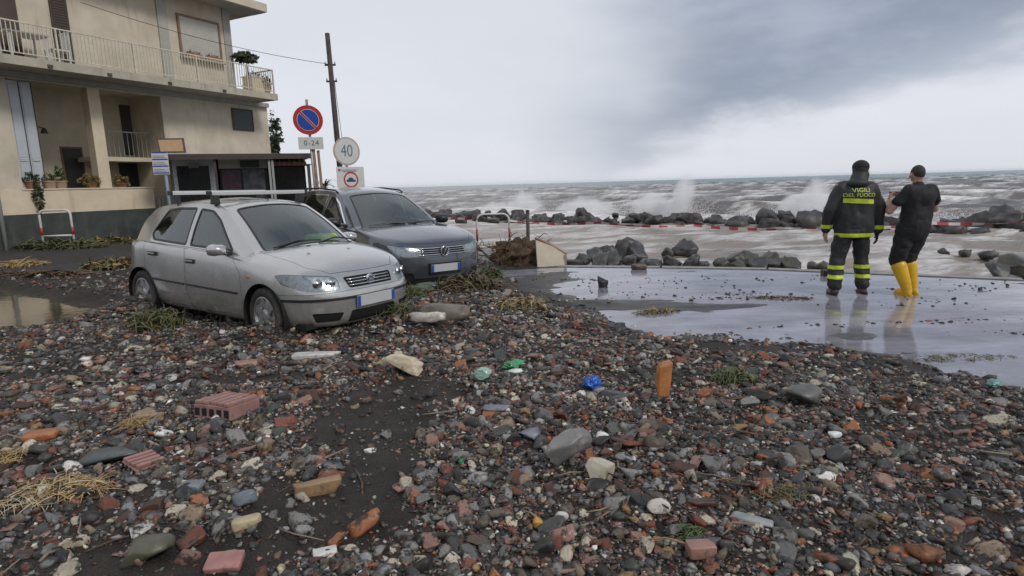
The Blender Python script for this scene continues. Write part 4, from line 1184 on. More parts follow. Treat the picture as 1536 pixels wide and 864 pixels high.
def wheel_housing(car, wx, wz, sg, r, y0, y1):
    m = MB(); n = 22; vs, fs = [], []
    for k in range(n + 1):
        a = R(-25 + 230 * k / n)
        for yy in (y0, y1): vs.append((wx + r * math.cos(a), sg * yy, wz + r * math.sin(a)))
    for k in range(n): fs.append((2 * k, 2 * k + 1, 2 * k + 3, 2 * k + 2))
    m.add(vs, fs)
    m.add([(wx + r * math.cos(R(-25 + 230 * k / n)), sg * y0, wz + r * math.sin(R(-25 + 230 * k / n))) for k in range(n + 1)], [tuple(range(n + 1))])
    return m.build('wheel_housing', 'dark_gap', car, fixn=False)

CAR1 = empty('parked_hatchback', (-3.09, 7.31, .065), 0, 'silver five-door hatchback with roof bars, stranded in rubble beside the grey SUV', 'car')
CAR1.rotation_euler = (R(-.6), R(1.0), R(-33.7))
W1 = [(1.215, .315), (-1.235, .315)]
G1, bm, bi = car_body(CAR1, PUNTO, 'silver_paint', W1, .335)
# window glass
pane(bm, TOP, round_poly([(1.02, -.60), (1.085, -.3), (1.10, 0), (1.085, .3), (1.02, .60), (.335, .475), (.37, .25), (.385, 0), (.37, -.25), (.335, -.475)], .05), CAR1, .022, name='windscreen')
pane(bm, REAR, round_poly([(-.56, 1.0), (.56, 1.0), (.47, 1.335), (-.47, 1.335)], .05), CAR1, .03, name='rear_window', gmat='car_glass_dark')
for sg in (1, -1):
    fr = round_poly([(.66, .935), (-.155, .955), (-.135, 1.375), (.12, 1.355), (.30, 1.255)], .04)
    re = round_poly([(-.225, .958), (-.985, .985), (-1.06, 1.06), (-.86, 1.345), (-.60, 1.375), (-.205, 1.382)], .04)
    w1 = pane(bm, SIDE[sg], fr, CAR1, .024, name='front_side_window')
    w2 = pane(bm, SIDE[sg], re, CAR1, .024, name='rear_side_window', gmat='car_glass_dark')
    # doors: outlines below the glass
    fd = [(.80, .27), (-.15, .255), (-.19, .60), (-.19, .945), (.705, .915), (.86, .72), (.88, .45)]
    f = seam(bm, SIDE[sg], fd, .0045); d1 = lift(bm, f, 'front_door', 'silver_paint', CAR1)
    rd = [(-.162, .255), (-.86, .265), (-.97, .46), (-1.13, .64), (-1.14, .965), (-.202, .945), (-.202, .60)]
    f = seam(bm, SIDE[sg], rd, .0045); d2 = lift(bm, f, 'rear_door', 'silver_paint', CAR1)
    for dpar, hx, hz_ in ((d1, -.075, .795), (d2, -.90, .835)):
        h = MB(); yy = sg * .818
        h.box((hx, yy, hz_), (.17, .022, .050)); hb = h.build('door_handle', 'black_trim', dpar, bevel=.008)
        h = MB(); h.box((hx - .005, yy + sg * .012, hz_ + .004), (.15, .012, .016)); h.build('grip', 'silver_paint', hb, bevel=.004)
    # rubbing strip
    for (dpar, x0, x1) in ((d1, .80, -.17), (d2, -.225, -.93)):
        h = MB(); n = 10; vs = []
        for k in range(n + 1):
            x = x0 + (x1 - x0) * k / n; z = .515 + .02 * (0.8 - x) / 1.7
            for dz_, dy_ in ((-.012, .0), (-.010, .010), (.010, .010), (.012, .0)): vs.append((x, sg * (.826 + dy_), z + dz_))
        h.add(vs, [(4 * k + i, 4 * k + i + 1, 4 * k + i + 5, 4 * k + i + 4) for k in range(n) for i in range(3)]); h.build('rubbing_strip', 'black_trim', dpar)
    h = MB(); h.box((1.005, sg * .817, .70), (.055, .012, .030)); h.build('side_repeater', 'lamp_amber', CAR1, bevel=.006)
# bonnet
bon = [(1.79, -.42), (1.815, -.2), (1.82, 0), (1.815, .2), (1.79, .42), (1.62, .585), (1.25, .645), (1.055, .655), (1.10, .40), (1.125, 0), (1.10, -.40), (1.055, -.655), (1.25, -.645), (1.62, -.585)]
f = seam(bm, TOP, bon, .0045); BON1 = lift(bm, f, 'bonnet', 'silver_paint', CAR1)
for yy in (-.28, .28):
    h = MB(); h.box((1.30, yy, 1.0 - .012), (.03, .035, .012)); h.build('washer_jet', 'black_trim', BON1, bevel=.004)
# lamps, grille, bumper
for sg in (1, -1):
    v = corner(sg, 38); a_ = lambda x, y: (-math.sin(R(38)) * x + math.cos(R(38)) * sg * y * sg)
    cy0 = v.ab(Vector((1.83, sg * .335, 0)))[0]; cy1 = v.ab(Vector((1.40, sg * .785, 0)))[0]
    poly = round_poly([(cy0, .575), (cy0 + .03, .69), (cy0 + .10, .725), (cy0 + .30, .745), (cy1 - .10, .760), (cy1 + .01, .745), (cy1 - .06, .66), (cy0 + .34, .59)], .03)
    f = carve(bm, v, poly)
    lamp = lift(bm, f, 'headlight', 'lamp_chrome', CAR1, offset=-.009, delete=False)
    lift(bm, f, 'lens', 'lamp_glass', lamp, offset=.001)
    for (q, rr_) in ((.10, .052), (.225, .050)):
        pt = v.A * (cy0 + q) + v.B * .665; 
        o0 = pt + Vector((math.cos(R(38)), sg * math.sin(R(38)), 0)) * 3
        bv = BVHTree.FromPolygons([vv.co[:] for vv in lamp.data.vertices], [pl.vertices[:] for pl in lamp.data.polygons])
        hit = bv.ray_cast(o0, Vector((-math.cos(R(38)), -sg * math.sin(R(38)), 0)))
        if hit[0] is None: continue
        b_ = MB(); b_.lathe([(rr_, .012), (rr_ * .92, .004), (rr_ * .55, -.015), (rr_ * .3, -.012), (0, .004)], 18, 'X', (0, 0, 0))
        rf = b_.build('reflector', 'chrome', lamp, smooth=True); rf.location = hit[0] + Vector((math.cos(R(38)), sg * math.sin(R(38)), 0)) * .012; rf.rotation_euler = (0, 0, sg * R(20))
gr = round_poly([(-.295, .595), (.295, .595), (.325, .70), (-.325, .70)], .025)
f = carve(bm, FRONT, gr); GR1 = lift(bm, f, 'grille', 'black_trim', CAR1, offset=-.02)
def front_x(G, y, z):
    """where the nose surface is, on the centre section"""
    pts = G[:, :, :].reshape(-1, 3); d = (pts[:, 1] - abs(y)) ** 2 + (pts[:, 2] - z) ** 2 + (pts[:, 0] < 1) * 9
    return float(pts[np.argmin(d), 0])
for z in (.620, .648, .676):
    s = MB(); s.tube([(front_x(G1, y, z) + .002, y, z) for y in np.linspace(-.29, .29, 9)], .0065, 6); s.build('slat', 'chrome', GR1, smooth=True)
bd = MB(); bd.lathe([(.054, -.01), (.054, .012), (.048, .018), (.046, .014), (0, .016)], 24, 'X', (front_x(G1, 0, .648) + .006, 0, .648)); BD1 = bd.build('badge', 'chrome', GR1, smooth=False)
s = MB(); s.lathe([(.040, .0), (.040, .004), (0, .004)], 20, 'X', (front_x(G1, 0, .648) + .024, 0, .648)); s.build('badge_disc', material('badge_blue_grey', (.09, .10, .14), .3), BD1)
xb_ = front_x(G1, 0, .648) + .0295
for i_, txt in enumerate(['FIAT']):
    flat_text('badge_lettering', txt, .03, 'chrome', BD1, lambda a, b: (xb_, a, .648 + b))
low = round_poly([(-.62, .275), (-.42, .275), (-.385, .36), (-.66, .372)], .02)
for poly in (low, [(-a, b) for a, b in low][::-1]):
    f = carve(bm, FRONT, poly); it = lift(bm, f, 'fog_lamp_recess', 'black_trim', CAR1, offset=-.03)
mid = round_poly([(-.33, .245), (.33, .245), (.30, .365), (-.30, .365)], .02)
f = carve(bm, FRONT, mid); lift(bm, f, 'lower_intake', 'black_trim', CAR1, offset=-.03)
# bumper: everything of the nose below the lamps, parted by a seam
f = carve(bm, FRONT, [(-.80, .515), (.80, .515), (.80, .49), (-.80, .49)])
lift(bm, f, 'bumper_strip', 'black_trim', CAR1, offset=.008, thick=.012, delete=False)
f = seam(bm, FRONT, [(-.86, .10), (.86, .10), (.86, .555), (.34, .575), (-.34, .575), (-.86, .555)], .0035); lift(bm, f, 'front_bumper', 'silver_paint', CAR1)
pl = MB(); pl.box((1.985, 0, .455), (.012, .52, .112)); PL1 = pl.build('number_plate', 'plate_white', CAR1, bevel=.004)
for yy in (-.24, .24):
    q = MB(); q.box((1.9925, yy, .455), (.004, .040, .106)); q.build('plate_band', 'plate_blue', PL1)
q = MB(); q.box((1.955, 0, .455), (.06, .36, .07)); q.build('plate_holder', 'black_trim', PL1)
lift(bm, list(bm.faces), 'body', 'silver_paint', CAR1)
bm.free()
lift(bi, list(bi.faces), 'inner_shell', 'dark_gap', CAR1); bi.free()
fl = MB(); fl.bx(-1.7, 1.75, -.72, .72, .21, .27); fl.build('underbody', 'dark_gap', CAR1)
for (wx, wz) in W1:
    for sg in (1, -1):
        wheel_housing(CAR1, wx, wz, sg, .337, .50, .822)
        make_wheel(CAR1, wx, sg * .722, wz, .29, .175, 6, sg, steer=(R(-4) if wx > 0 else 0))
for sg in (1, -1): mirror_unit(CAR1, (.615, sg * .80, .965), sg, 'silver_paint', (.10, .185, .125))
for x0 in (.10, -.72):                                    # roof bars on four feet each side
    b_ = MB(); b_.box((x0, 0, 1.540), (.085, 1.24, .046)); bar = b_.build('roof_bar', 'rack_aluminium', CAR1, bevel=.010)
    for sg in (1, -1):
        q = MB(); q.box((x0, sg * .560, 1.475), (.085, .08, .12), taper=.8); q.build('roof_bar_foot', 'black_trim', bar, bevel=.012)
    for sg in (1, -1):
        q = MB(); q.box((x0, sg * .624, 1.540), (.095, .02, .054)); q.build('end_cap', 'black_trim', bar, bevel=.008)
w_ = MB(); w_.tube([(.26, 0, 1.45), (.22, 0, 1.49), (.19, 0, 1.52)], .006, 6); w_.build('aerial', 'black_trim', CAR1)
bvh1 = None
for (y0, y1, xx0, xx1) in ((-.50, .08, .985, 1.06), (.02, .60, 1.075, .98)):
    q = MB(); q.tube([(xx0 + .025, y0, .992 - .03 * (y0 / .6) ** 2), ((xx0 + xx1) / 2 - .0, (y0 + y1) / 2, 1.025), (xx1 - .01, y1, 1.012 - .03 * (y1 / .6) ** 2)], .009, 6); q.build('wiper', 'black_trim', CAR1)
ds = MB(); ds.box((.78, 0, .87), (.46, 1.24, .12)); ds.box((.62, .33, .935), (.2, .36, .06)); ds.build('dashboard', 'dash_plastic', CAR1, bevel=.03)
for sg in (1, -1): seat(CAR1, .05, sg * .34, .50)
bs = MB(); bs.box((-.80, 0, .52), (.45, 1.15, .16)); bs.box((-1.05, 0, .80), (.14, 1.15, .50), Matrix.Rotation(-.2, 3, 'Y')); bs.build('rear_bench', 'upholstery', CAR1, bevel=.03)
sw = MB(); pth = [(.42 - .07 * math.sin(a) , .34 + .18 * math.cos(a), .90 + .17 * math.sin(a)) for a in np.linspace(0, 2 * math.pi, 25)]; sw.tube(pth, .014, 6, cap=False); sw.build('steering_wheel', 'dash_plastic', CAR1, smooth=True)
rm = MB(); rm.box((.42, 0, 1.335), (.03, .20, .055)); rm.build('rear_view_mirror', 'dash_plastic', CAR1, bevel=.01)
vest = rock_mesh('safety_vest', 3, rr, cuts=2, rough=.30, flat=(.16, .22, .085), lumpy=2.6); vest = finish('safety_vest', vest, 'hi_vis_green', fixn=False, smooth=True)
tag(vest, 'crumpled yellow-green safety vest on the silver hatchback\'s dashboard', 'vest')
bpy.context.view_layer.update()
vest.matrix_world = CAR1.matrix_world @ Matrix.Translation((.80, .30, .985))

# ---- the dark grey SUV
CAR2 = empty('parked_suv', (-2.46, 10.58, -.04), 0, 'dark grey SUV with chrome-barred grille standing behind the silver hatchback', 'car')
CAR2.rotation_euler = (R(-1.2), R(2.3), R(-49.7))
W2 = [(1.34, .35), (-1.34, .35)]
G2, bm, bi = car_body(CAR2, TIG, 'grey_paint', W2, .41)
pane(bm, TOP, round_poly([(1.02, -.70), (1.10, -.35), (1.12, 0), (1.10, .35), (1.02, .70), (.20, .52), (.24, .27), (.255, 0), (.24, -.27), (.20, -.52)], .06), CAR2, .025, name='windscreen')
pane(bm, REAR, round_poly([(-.62, 1.16), (.62, 1.16), (.52, 1.53), (-.52, 1.53)], .05), CAR2, .03, name='rear_window', gmat='car_glass_dark')
for sg in (1, -1):
    fr = round_poly([(.69, 1.10), (-.17, 1.12), (-.15, 1.545), (-.03, 1.54), (.22, 1.43)], .04)
    re = round_poly([(-.24, 1.122), (-1.05, 1.142), (-1.12, 1.45), (-.98, 1.535), (-.22, 1.55)], .04)
    qa = round_poly([(-1.13, 1.145), (-1.62, 1.20), (-1.50, 1.44), (-1.17, 1.51)], .04)
    pane(bm, SIDE[sg], fr, CAR2, .022, name='front_side_window', trim='chrome')
    pane(bm, SIDE[sg], re, CAR2, .022, name='rear_side_window', trim='chrome', gmat='car_glass_dark')
    pane(bm, SIDE[sg], qa, CAR2, .022, name='quarter_window', trim='chrome', gmat='car_glass_dark')
    fd = [(.88, .36), (-.18, .34), (-.205, .70), (-.205, 1.105), (.73, 1.085), (.90, .90), (.93, .6)]
    f = seam(bm, SIDE[sg], fd, .0045); d1 = lift(bm, f, 'front_door', 'grey_paint', CAR2)
    rd = [(-.192, .34), (-.93, .36), (-1.04, .58), (-1.16, .78), (-1.17, 1.13), (-.217, 1.107), (-.217, .70)]
    f = seam(bm, SIDE[sg], rd, .0045); d2 = lift(bm, f, 'rear_door', 'grey_paint', CAR2)
    for dpar, hx in ((d1, -.10), (d2, -.95)):
        h = MB(); h.box((hx, sg * .915, .96), (.2, .03, .035)); h.build('door_handle', 'grey_paint', dpar, bevel=.01)
bon = [(2.09, -.55), (2.125, -.3), (2.135, 0), (2.125, .3), (2.09, .55), (1.88, .705), (1.5, .76), (1.07, .765), (1.13, .45), (1.15, 0), (1.13, -.45), (1.07, -.765), (1.5, -.76), (1.88, -.705)]
f = seam(bm, TOP, bon, .0045); lift(bm, f, 'bonnet', 'grey_paint', CAR2)
for sg in (1, -1):
    v = corner(sg, 30)
    cy0 = v.ab(Vector((2.22, sg * .40, 0)))[0]; cy1 = v.ab(Vector((1.72, sg * .90, 0)))[0]
    poly = round_poly([(cy0, .745), (cy0, .862), (cy0 + .25, .885), (cy1 - .02, .93), (cy1, .915), (cy1 - .08, .80), (cy0 + .35, .735)], .025)
    f = carve(bm, v, poly)
    lamp = lift(bm, f, 'headlight', 'lamp_chrome', CAR2, offset=-.009, delete=False)
    lift(bm, f, 'lens', 'lamp_glass', lamp, offset=.001)
    fg = round_poly([(sg * .50, .42), (sg * .80, .45), (sg * .80, .52), (sg * .52, .50)], .02)
    f = carve(bm, FRONT, fg); lift(bm, f, 'fog_lamp', 'black_trim', CAR2, offset=-.02)
gr = round_poly([(-.435, .745), (.435, .745), (.435, .862), (-.435, .862)], .02)
f = carve(bm, FRONT, gr); GR2 = lift(bm, f, 'grille', 'black_trim', CAR2, offset=-.025)
for z, rad in ((.758, .009), (.790, .006), (.820, .006), (.850, .010)):
    s = MB(); s.tube([(front_x(G2, y, z) + .002, y, z) for y in np.linspace(-.43, .43, 11)], rad, 6); s.build('slat', 'chrome', GR2, smooth=True)
lo = round_poly([(-.50, .50), (.50, .50), (.47, .68), (-.47, .68)], .03)
f = carve(bm, FRONT, round_poly([(-.62, .325), (.62, .325), (.58, .42), (-.58, .42)], .03)); lift(bm, f, 'lower_intake', 'black_trim', CAR2, offset=-.03)
xb2 = front_x(G2, 0, .802) + .015
bd = MB()
bd.tube([(xb2 + .012, .068 * math.cos(a), .802 + .068 * math.sin(a)) for a in np.linspace(0, 2 * math.pi, 33)], .007, 6, cap=False)
BD2 = bd.build('badge_ring', 'chrome', GR2, smooth=True)
s = MB(); s.lathe([(.066, 0), (.066, .008), (0, .008)], 24, 'X', (xb2, 0, .802)); s.build('badge_disc', 'black_trim', BD2)
for nm, pts in (('badge_letter_v', [(-.030, .056), (0, .006), (.030, .056)]), ('badge_letter_w', [(-.058, .022), (-.030, -.056), (0, .0), (.030, -.056), (.058, .022)])):
    s = MB(); s.tube([(xb2 + .014, a, .802 + b) for a, b in pts], .0062, 6); s.build(nm, 'chrome', BD2)
f = seam(bm, FRONT, [(-.95, .10), (.95, .10), (.95, .675), (.48, .718), (-.48, .718), (-.95, .675)], .0035); lift(bm, f, 'front_bumper', 'grey_paint', CAR2)
pl = MB(); pl.box((2.262, 0, .56), (.012, .52, .112)); PL2 = pl.build('number_plate', 'plate_white', CAR2, bevel=.004)
for yy in (-.235, .235):
    q = MB(); q.box((2.2695, yy, .56), (.004, .048, .106)); q.build('plate_band', 'plate_blue', PL2)
q = MB(); q.box((2.235, 0, .56), (.06, .56, .15)); q.build('plate_holder', 'black_trim', PL2)
lift(bm, list(bm.faces), 'body', 'grey_paint', CAR2); bm.free()
lift(bi, list(bi.faces), 'inner_shell', 'dark_gap', CAR2); bi.free()
fl = MB(); fl.bx(-2.0, 2.0, -.78, .78, .27, .34); fl.build('underbody', 'dark_gap', CAR2)
for (wx, wz) in W2:
    for sg in (1, -1):
        wheel_housing(CAR2, wx, wz, sg, .412, .55, .912)
        make_wheel(CAR2, wx, sg * .80, wz, .35, .22, 5, sg, double=True)
for sg in (1, -1): mirror_unit(CAR2, (.68, sg * .90, 1.145), sg, 'black_trim', (.11, .22, .16))
for sg in (1, -1):
    q = MB(); q.tube([(.0, sg * .610, 1.585), (-.10, sg * .612, 1.620), (-.7, sg * .618, 1.640), (-1.30, sg * .60, 1.615), (-1.42, sg * .59, 1.575)], .014, 8); q.build('roof_rail', 'black_trim', CAR2, smooth=True)
for (y0, y1, xx0, xx1) in ((-.6, .0, 1.03, 1.12), (.05, .62, 1.13, 1.04)):
    q = MB(); q.tube([(xx0, y0, 1.12), ((xx0 + xx1) / 2, (y0 + y1) / 2, 1.15), (xx1, y1, 1.14)], .009, 6); q.build('wiper', 'black_trim', CAR2)
ds = MB(); ds.box((.78, 0, 1.02), (.5, 1.45, .12)); ds.build('dashboard', 'dash_plastic', CAR2, bevel=.03)
for sg in (1, -1): seat(CAR2, .05, sg * .37, .66)
bs = MB(); bs.box((-.85, 0, .68), (.5, 1.3, .16)); bs.box((-1.1, 0, .98), (.14, 1.3, .55), Matrix.Rotation(-.2, 3, 'Y')); bs.build('rear_bench', 'upholstery', CAR2, bevel=.03)
sw = MB(); sw.tube([(.42 - .07 * math.sin(a), .37 + .18 * math.cos(a), 1.05 + .17 * math.sin(a)) for a in np.linspace(0, 2 * math.pi, 25)], .014, 6, cap=False); sw.build('steering_wheel', 'dash_plastic', CAR2, smooth=True)
# ------------------------------------------------------------------ signs, posts and barriers
material('sign_blue', (.012, .055, .32), .35, var=.08)
material('sign_red', (.42, .022, .018), .38, var=.10)
material('sign_white', (.56, .555, .54), .4, var=.06, dirt=((.34, .32, .28), 6, .6, .8))
material('sign_ink', (.03, .04, .09), .5)
material('sign_back', (.28, .28, .28), .5, metal=.4)
material('galvanised', (.28, .285, .29), .45, metal=.5, var=.15)
material('rusty_post', (.20, .13, .085), .7, var=.3, vscale=9)
material('pole_wood', (.055, .048, .042), .8, var=.35, vscale=5, bump=.004, bscale=30)
material('wire_black', (.02, .02, .02), .6)
material('barrier_white', (.60, .59, .56), .45, var=.1, dirt=((.30, .25, .19), 8, .58, .75))
material('barrier_red', (.40, .03, .025), .45, var=.12)
def disc(name, mat, r, y, parent, n=36, th=.004): m = MB(); m.lathe([(r, 0), (r, -th), (0, -th)], n, 'Y', (0, y, 0)); return m.build(name, mat, parent)
def ring(name, mat, r0, r1, y, parent, n=40):
    m = MB(); vs = []; 
    for k in range(n):
        a = 2 * math.pi * k / n
        for r in (r0, r1): vs.append((r * math.cos(a), y, r * math.sin(a)))
    m.add(vs, [(2 * k, 2 * k + 1, (2 * k + 3) % (2 * n), (2 * k + 2) % (2 * n)) for k in range(n)]); return m.build(name, mat, parent, fixn=False)
# no-parking sign
p = aty(462, 180, 13.0); zc = p[2]
NP = empty('no_parking_sign', (p[0], p[1], hz1(p[0], p[1])), R(16), 'round blue and red no-parking sign with white hours plate on post', 'sign')
zb = zc - hz1(p[0], p[1])
m = MB(); m.tube([(.05, .055, -.3), (-.0, .055, zb + .42)], .028, 10); m.build('post', 'galvanised', NP, smooth=True)
e = empty('sign_disc', (0, 0, zb)); e.parent = NP; e.rotation_euler = (0, R(2), 0)
disc('backing', 'sign_red', .30, .01, e, th=.012); ring('white_line', 'sign_white', .212, .222, -.004, e); disc('blue_field', 'sign_blue', .212, -.003, e)
m = MB(); 
for o_ in (0,):
    c, s_ = math.cos(R(-45)), math.sin(R(-45)); m.box((0, -.0078, 0), (.44, .0015, .052), Matrix.Rotation(R(45), 3, 'Y'))
m.build('slash_edge', 'sign_white', e); m = MB(); m.box((0, -.0098, 0), (.44, .0015, .036), Matrix.Rotation(R(45), 3, 'Y')); m.build('slash', 'sign_red', e)
m = MB(); m.box((.02, .0, zb - .475), (.50, .014, .25)); HP = m.build('hours_plate', 'sign_white', NP, bevel=.003)
flat_text('lettering', '0-24', .15, 'sign_ink', HP, lambda a, b: (a + .03, -.0085, zb - .475 + b), 1.15)
m = MB(); m.tube([(.11, .07, -.3), (.055, .07, zb - .55)], .035, 10); m.build('second_post', 'rusty_post', NP, smooth=True)
m = MB(); m.tube([(.20, .07, -.3), (.15, .07, zb - .62)], .03, 10); m.build('third_post', 'rusty_post', NP, smooth=True)
# speed limit sign
p = aty(520, 227, 13.2); h0 = hz1(p[0], p[1]); zb = p[2] - h0
SP = empty('speed_limit_sign', (p[0], p[1], h0), R(38), 'faded round 40 speed sign with white board of a red-ringed car below', 'sign')
m = MB(); m.tube([(.0, .055, -.3), (.0, .055, zb + .25)], .028, 10); m.build('post', 'galvanised', SP, smooth=True)
e = empty('sign_disc', (0, 0, zb)); e.parent = SP
disc('backing', material('faded_rim', (.42, .33, .28), .5, var=.15), .30, .01, e, th=.012); disc('white_field', 'sign_white', .265, -.003, e)
flat_text('lettering', '40', .30, material('faded_ink', (.10, .14, .20), .5), e, lambda a, b: (a * .92, -.0082, b * 1.18))
m = MB(); m.box((.05, .0, zb - .555), (.62, .014, .46)); TB = m.build('notice_board', 'sign_white', SP, bevel=.003)
ee = empty('ban_mark', (.05, 0, zb - .60)); ee.parent = TB
ring('red_ring', 'sign_red', .135, .168, -.0095, ee)
car_ic = [(-.10, -.045), (.10, -.045), (.105, -.005), (.06, .005), (.03, .045), (-.04, .045), (-.07, .005), (-.105, -.005)]
m = MB(); m.prism(car_ic, .0015, lambda a, b, h: (a, -.0078 - h, b)); m.build('car_symbol', 'sign_ink', ee)
for (dx_, dz_, w_) in ((-.10, .16, .36), (-.10, .125, .30)): 
    m = MB(); m.box((.05 + dx_ * .3, -.0078, zb - .555 + dz_), (w_, .0012, .014)); m.build('text_line', 'sign_ink', TB)
m = MB(); m.box((-.20, -.0078, zb - .555 + .16), (.05, .0012, .05)); m.build('crest', 'sign_red', TB)
# utility pole and overhead cable
a, b = aty(491, 50, 20.0), aty(511, 262, 20.0)
UP = empty('utility_pole', (b[0] + .08, 20.0, 0), 0, 'tall leaning dark wooden utility pole behind the road signs', 'pole')
dxp = (a[0] - b[0]) / (a[2] - b[2]); x0 = -b[2] * dxp - .08
m = MB(); m.tube([(x0, 0, -.2), (x0 + dxp * (a[2] + .2), 0, a[2])], [.105, .075], 12); m.build('shaft', 'pole_wood', UP, smooth=True)
for zz in (a[2] - .95, a[2] - 1.45):
    m = MB(); xx = x0 + dxp * (zz + .2); m.box((xx, 0, zz), (.34, .05, .05)); br_ = m.build('crossarm', 'pole_wood', UP)
    for sx in (-.15, .15): m = MB(); m.lathe([(.02, .025), (.03, .05), (.02, .07), (.028, .09), (0, .1)], 10, 'Z', (xx + sx, 0, zz)); m.build('insulator', 'sign_white', br_)
m = MB(); m.tube([(x0 + dxp * 5 + .09, -.02, 5.0), (x0 + dxp * 3 + .18, -.06, 3.0), (x0 + dxp * 1 + .1, -.05, .5)], .008, 5); m.build('earth_wire', 'wire_black', UP)
def cable(label, p0, p1, sag, r=.011):
    p0, p1 = Vector(p0), Vector(p1); m = MB(); m.tube([p0.lerp(p1, t) - Vector((0, 0, sag * 4 * t * (1 - t))) for t in np.linspace(0, 1, 15)], r, 5)
    return tag(m.build('overhead_cable', 'wire_black'), label, 'cable')
tp = aty(492, 96, 20.0)
q = fworld(2.0, 1.3, 0); c_ = aty(120, 3, 17.6)
cable('thin overhead cable from the utility pole across the house front', tp, c_, .18, .008)

# bus stop
p = aty(246, 300, 17.6); h0 = hz1(p[0], p[1])
BS = empty('bus_stop', (p[0], p[1], h0), R(12), 'bus stop post with blue-striped timetable and tilted brown board', 'sign')
def bsz(px, py): q = aty(px, py, 17.6); return q[0] - p[0], q[2] - h0
m = MB(); m.tube([(.12, .03, -.1), (.12, .03, bsz(250, 232)[1])], .045, 10); m.build('post', material('bus_post', (.20, .25, .28), .5), BS, smooth=True)
xa, za = bsz(232, 262); xb, zb_ = bsz(250, 228)
m = MB(); m.bx(xa, xb, -.03, .0, za, zb_); TT = m.build('timetable', 'sign_white', BS, bevel=.004)
for k in range(4): zz = za + (zb_ - za) * (.04 + k * .305); m = MB(); m.bx(xa + .01, xb - .01, -.0345, -.0315, zz, zz + .035); m.build('blue_stripe', 'sign_blue', TT)
for k in range(3):
    for j in range(2): zz = za + (zb_ - za) * (.14 + k * .305 + j * .07); m = MB(); m.bx(xa + .03, xb - .06 - .05 * j, -.0345, -.0315, zz, zz + .012); m.build('text_line', 'sign_ink', TT)
xa, za = bsz(236, 230); xb, zb_ = bsz(272, 206)
vs = [(xa + .06, za), (xb + .02, za), (xb - .04, zb_), (xa - .02, zb_)]
m = MB(); m.prism(vs, .05, lambda a, b, h: (a, .02 - h - (b - za) * -.35, b)); BB = m.build('tilted_board', 'timber_dark', BS)
vi = offset_poly(vs, .045); m = MB(); m.prism(vi, .012, lambda a, b, h: (a, -.032 - h + (b - za) * .35, b)); m.build('board_face', material('board_tan', (.42, .27, .14), .6, var=.12), BB)
m = MB(); m.tube([(.12, .03, bsz(250, 234)[1]), (.2, .10, za)], .03, 8); m.build('board_arm', 'timber_dark', BS)

# little slatted gate at the end of the parapet
GA = empty('garden_gate', fworld(1.76, .10, .0), F_RZ, 'grey slatted garden gate between the parapet and the bar', 'gate')
for k in range(7): m = MB(); m.box((.06 + k * .105, 0, 1.05), (.075, .02, .95)); m.build('slat', 'drain_pipe', GA)
for z in (.7, 1.4): m = MB(); m.box((.37, .025, z), (.74, .03, .06)); m.build('gate_rail', 'drain_pipe', GA)

# hoop barriers, white with red bands
def hoop(label, pos, rz, w, h, bar=True, low=.25, red=(.30, .48), tr=.032):
    e = empty('hoop_barrier', pos, rz, label, 'barrier', 'red and white hoop barriers')
    r = .14; pts = [(-w / 2, 0, -.2), (-w / 2, 0, h - r)] + [(-w / 2 + r - r * math.cos(t), 0, h - r + r * math.sin(t)) for t in np.linspace(.2, math.pi / 2, 6)] + [(w / 2 - r + r * math.sin(t), 0, h - r + r * math.cos(t)) for t in np.linspace(0, math.pi / 2 - .2, 6)] + [(w / 2, 0, h - r), (w / 2, 0, -.2)]
    m = MB(); m.tube(pts, tr, 10); m.build('hoop_tube', 'barrier_white', e, smooth=True)
    for sx in (-1, 1): m = MB(); m.tube([(sx * w / 2, 0, h * red[0]), (sx * w / 2, 0, h * red[1])], tr + .0025, 10); m.build('red_band', 'barrier_red', e, smooth=True)
    if bar: m = MB(); m.tube([(-w / 2, 0, low * h), (w / 2, 0, low * h)], tr * .85, 8); m.build('cross_bar', 'barrier_white', e, smooth=True)
    return e
s_, z_ = fpx(88, 360, .9); w = fworld(s_, .9, 0); hoop('red and white hoop barrier before the dark plinth of the house', (w.x, w.y, hz1(w.x, w.y)), R(8), .80, 1.05, True, .32, (.34, .54))
p = onz(743, 392, .0); hoop('red and white hoop barrier behind the grey SUV, tied with warning tape', (p[0] - .02, 12.6, hz1(p[0], 12.6)), R(4), .68, 1.02, True, .32, (.46, .70), .020)
# the dark post by the root heap
p = aty(792, 352, 12.3); h0 = hz1(p[0], p[1]); t_ = aty(792, 317, 12.3)[2]
PO = empty('mooring_post', (p[0], p[1], h0), 0, 'dark upright post standing in the root heap', 'post'); m = MB(); m.tube([(0, 0, -.1), (0, 0, t_ - h0)], .038, 10); m.build('shaft', 'pole_wood', PO, smooth=True); m = MB(); m.lathe([(.046, 0), (.046, .02), (.02, .035), (0, .036)], 10, 'Z', (0, 0, t_ - h0 - .005)); m.build('cap', 'wire_black', PO)
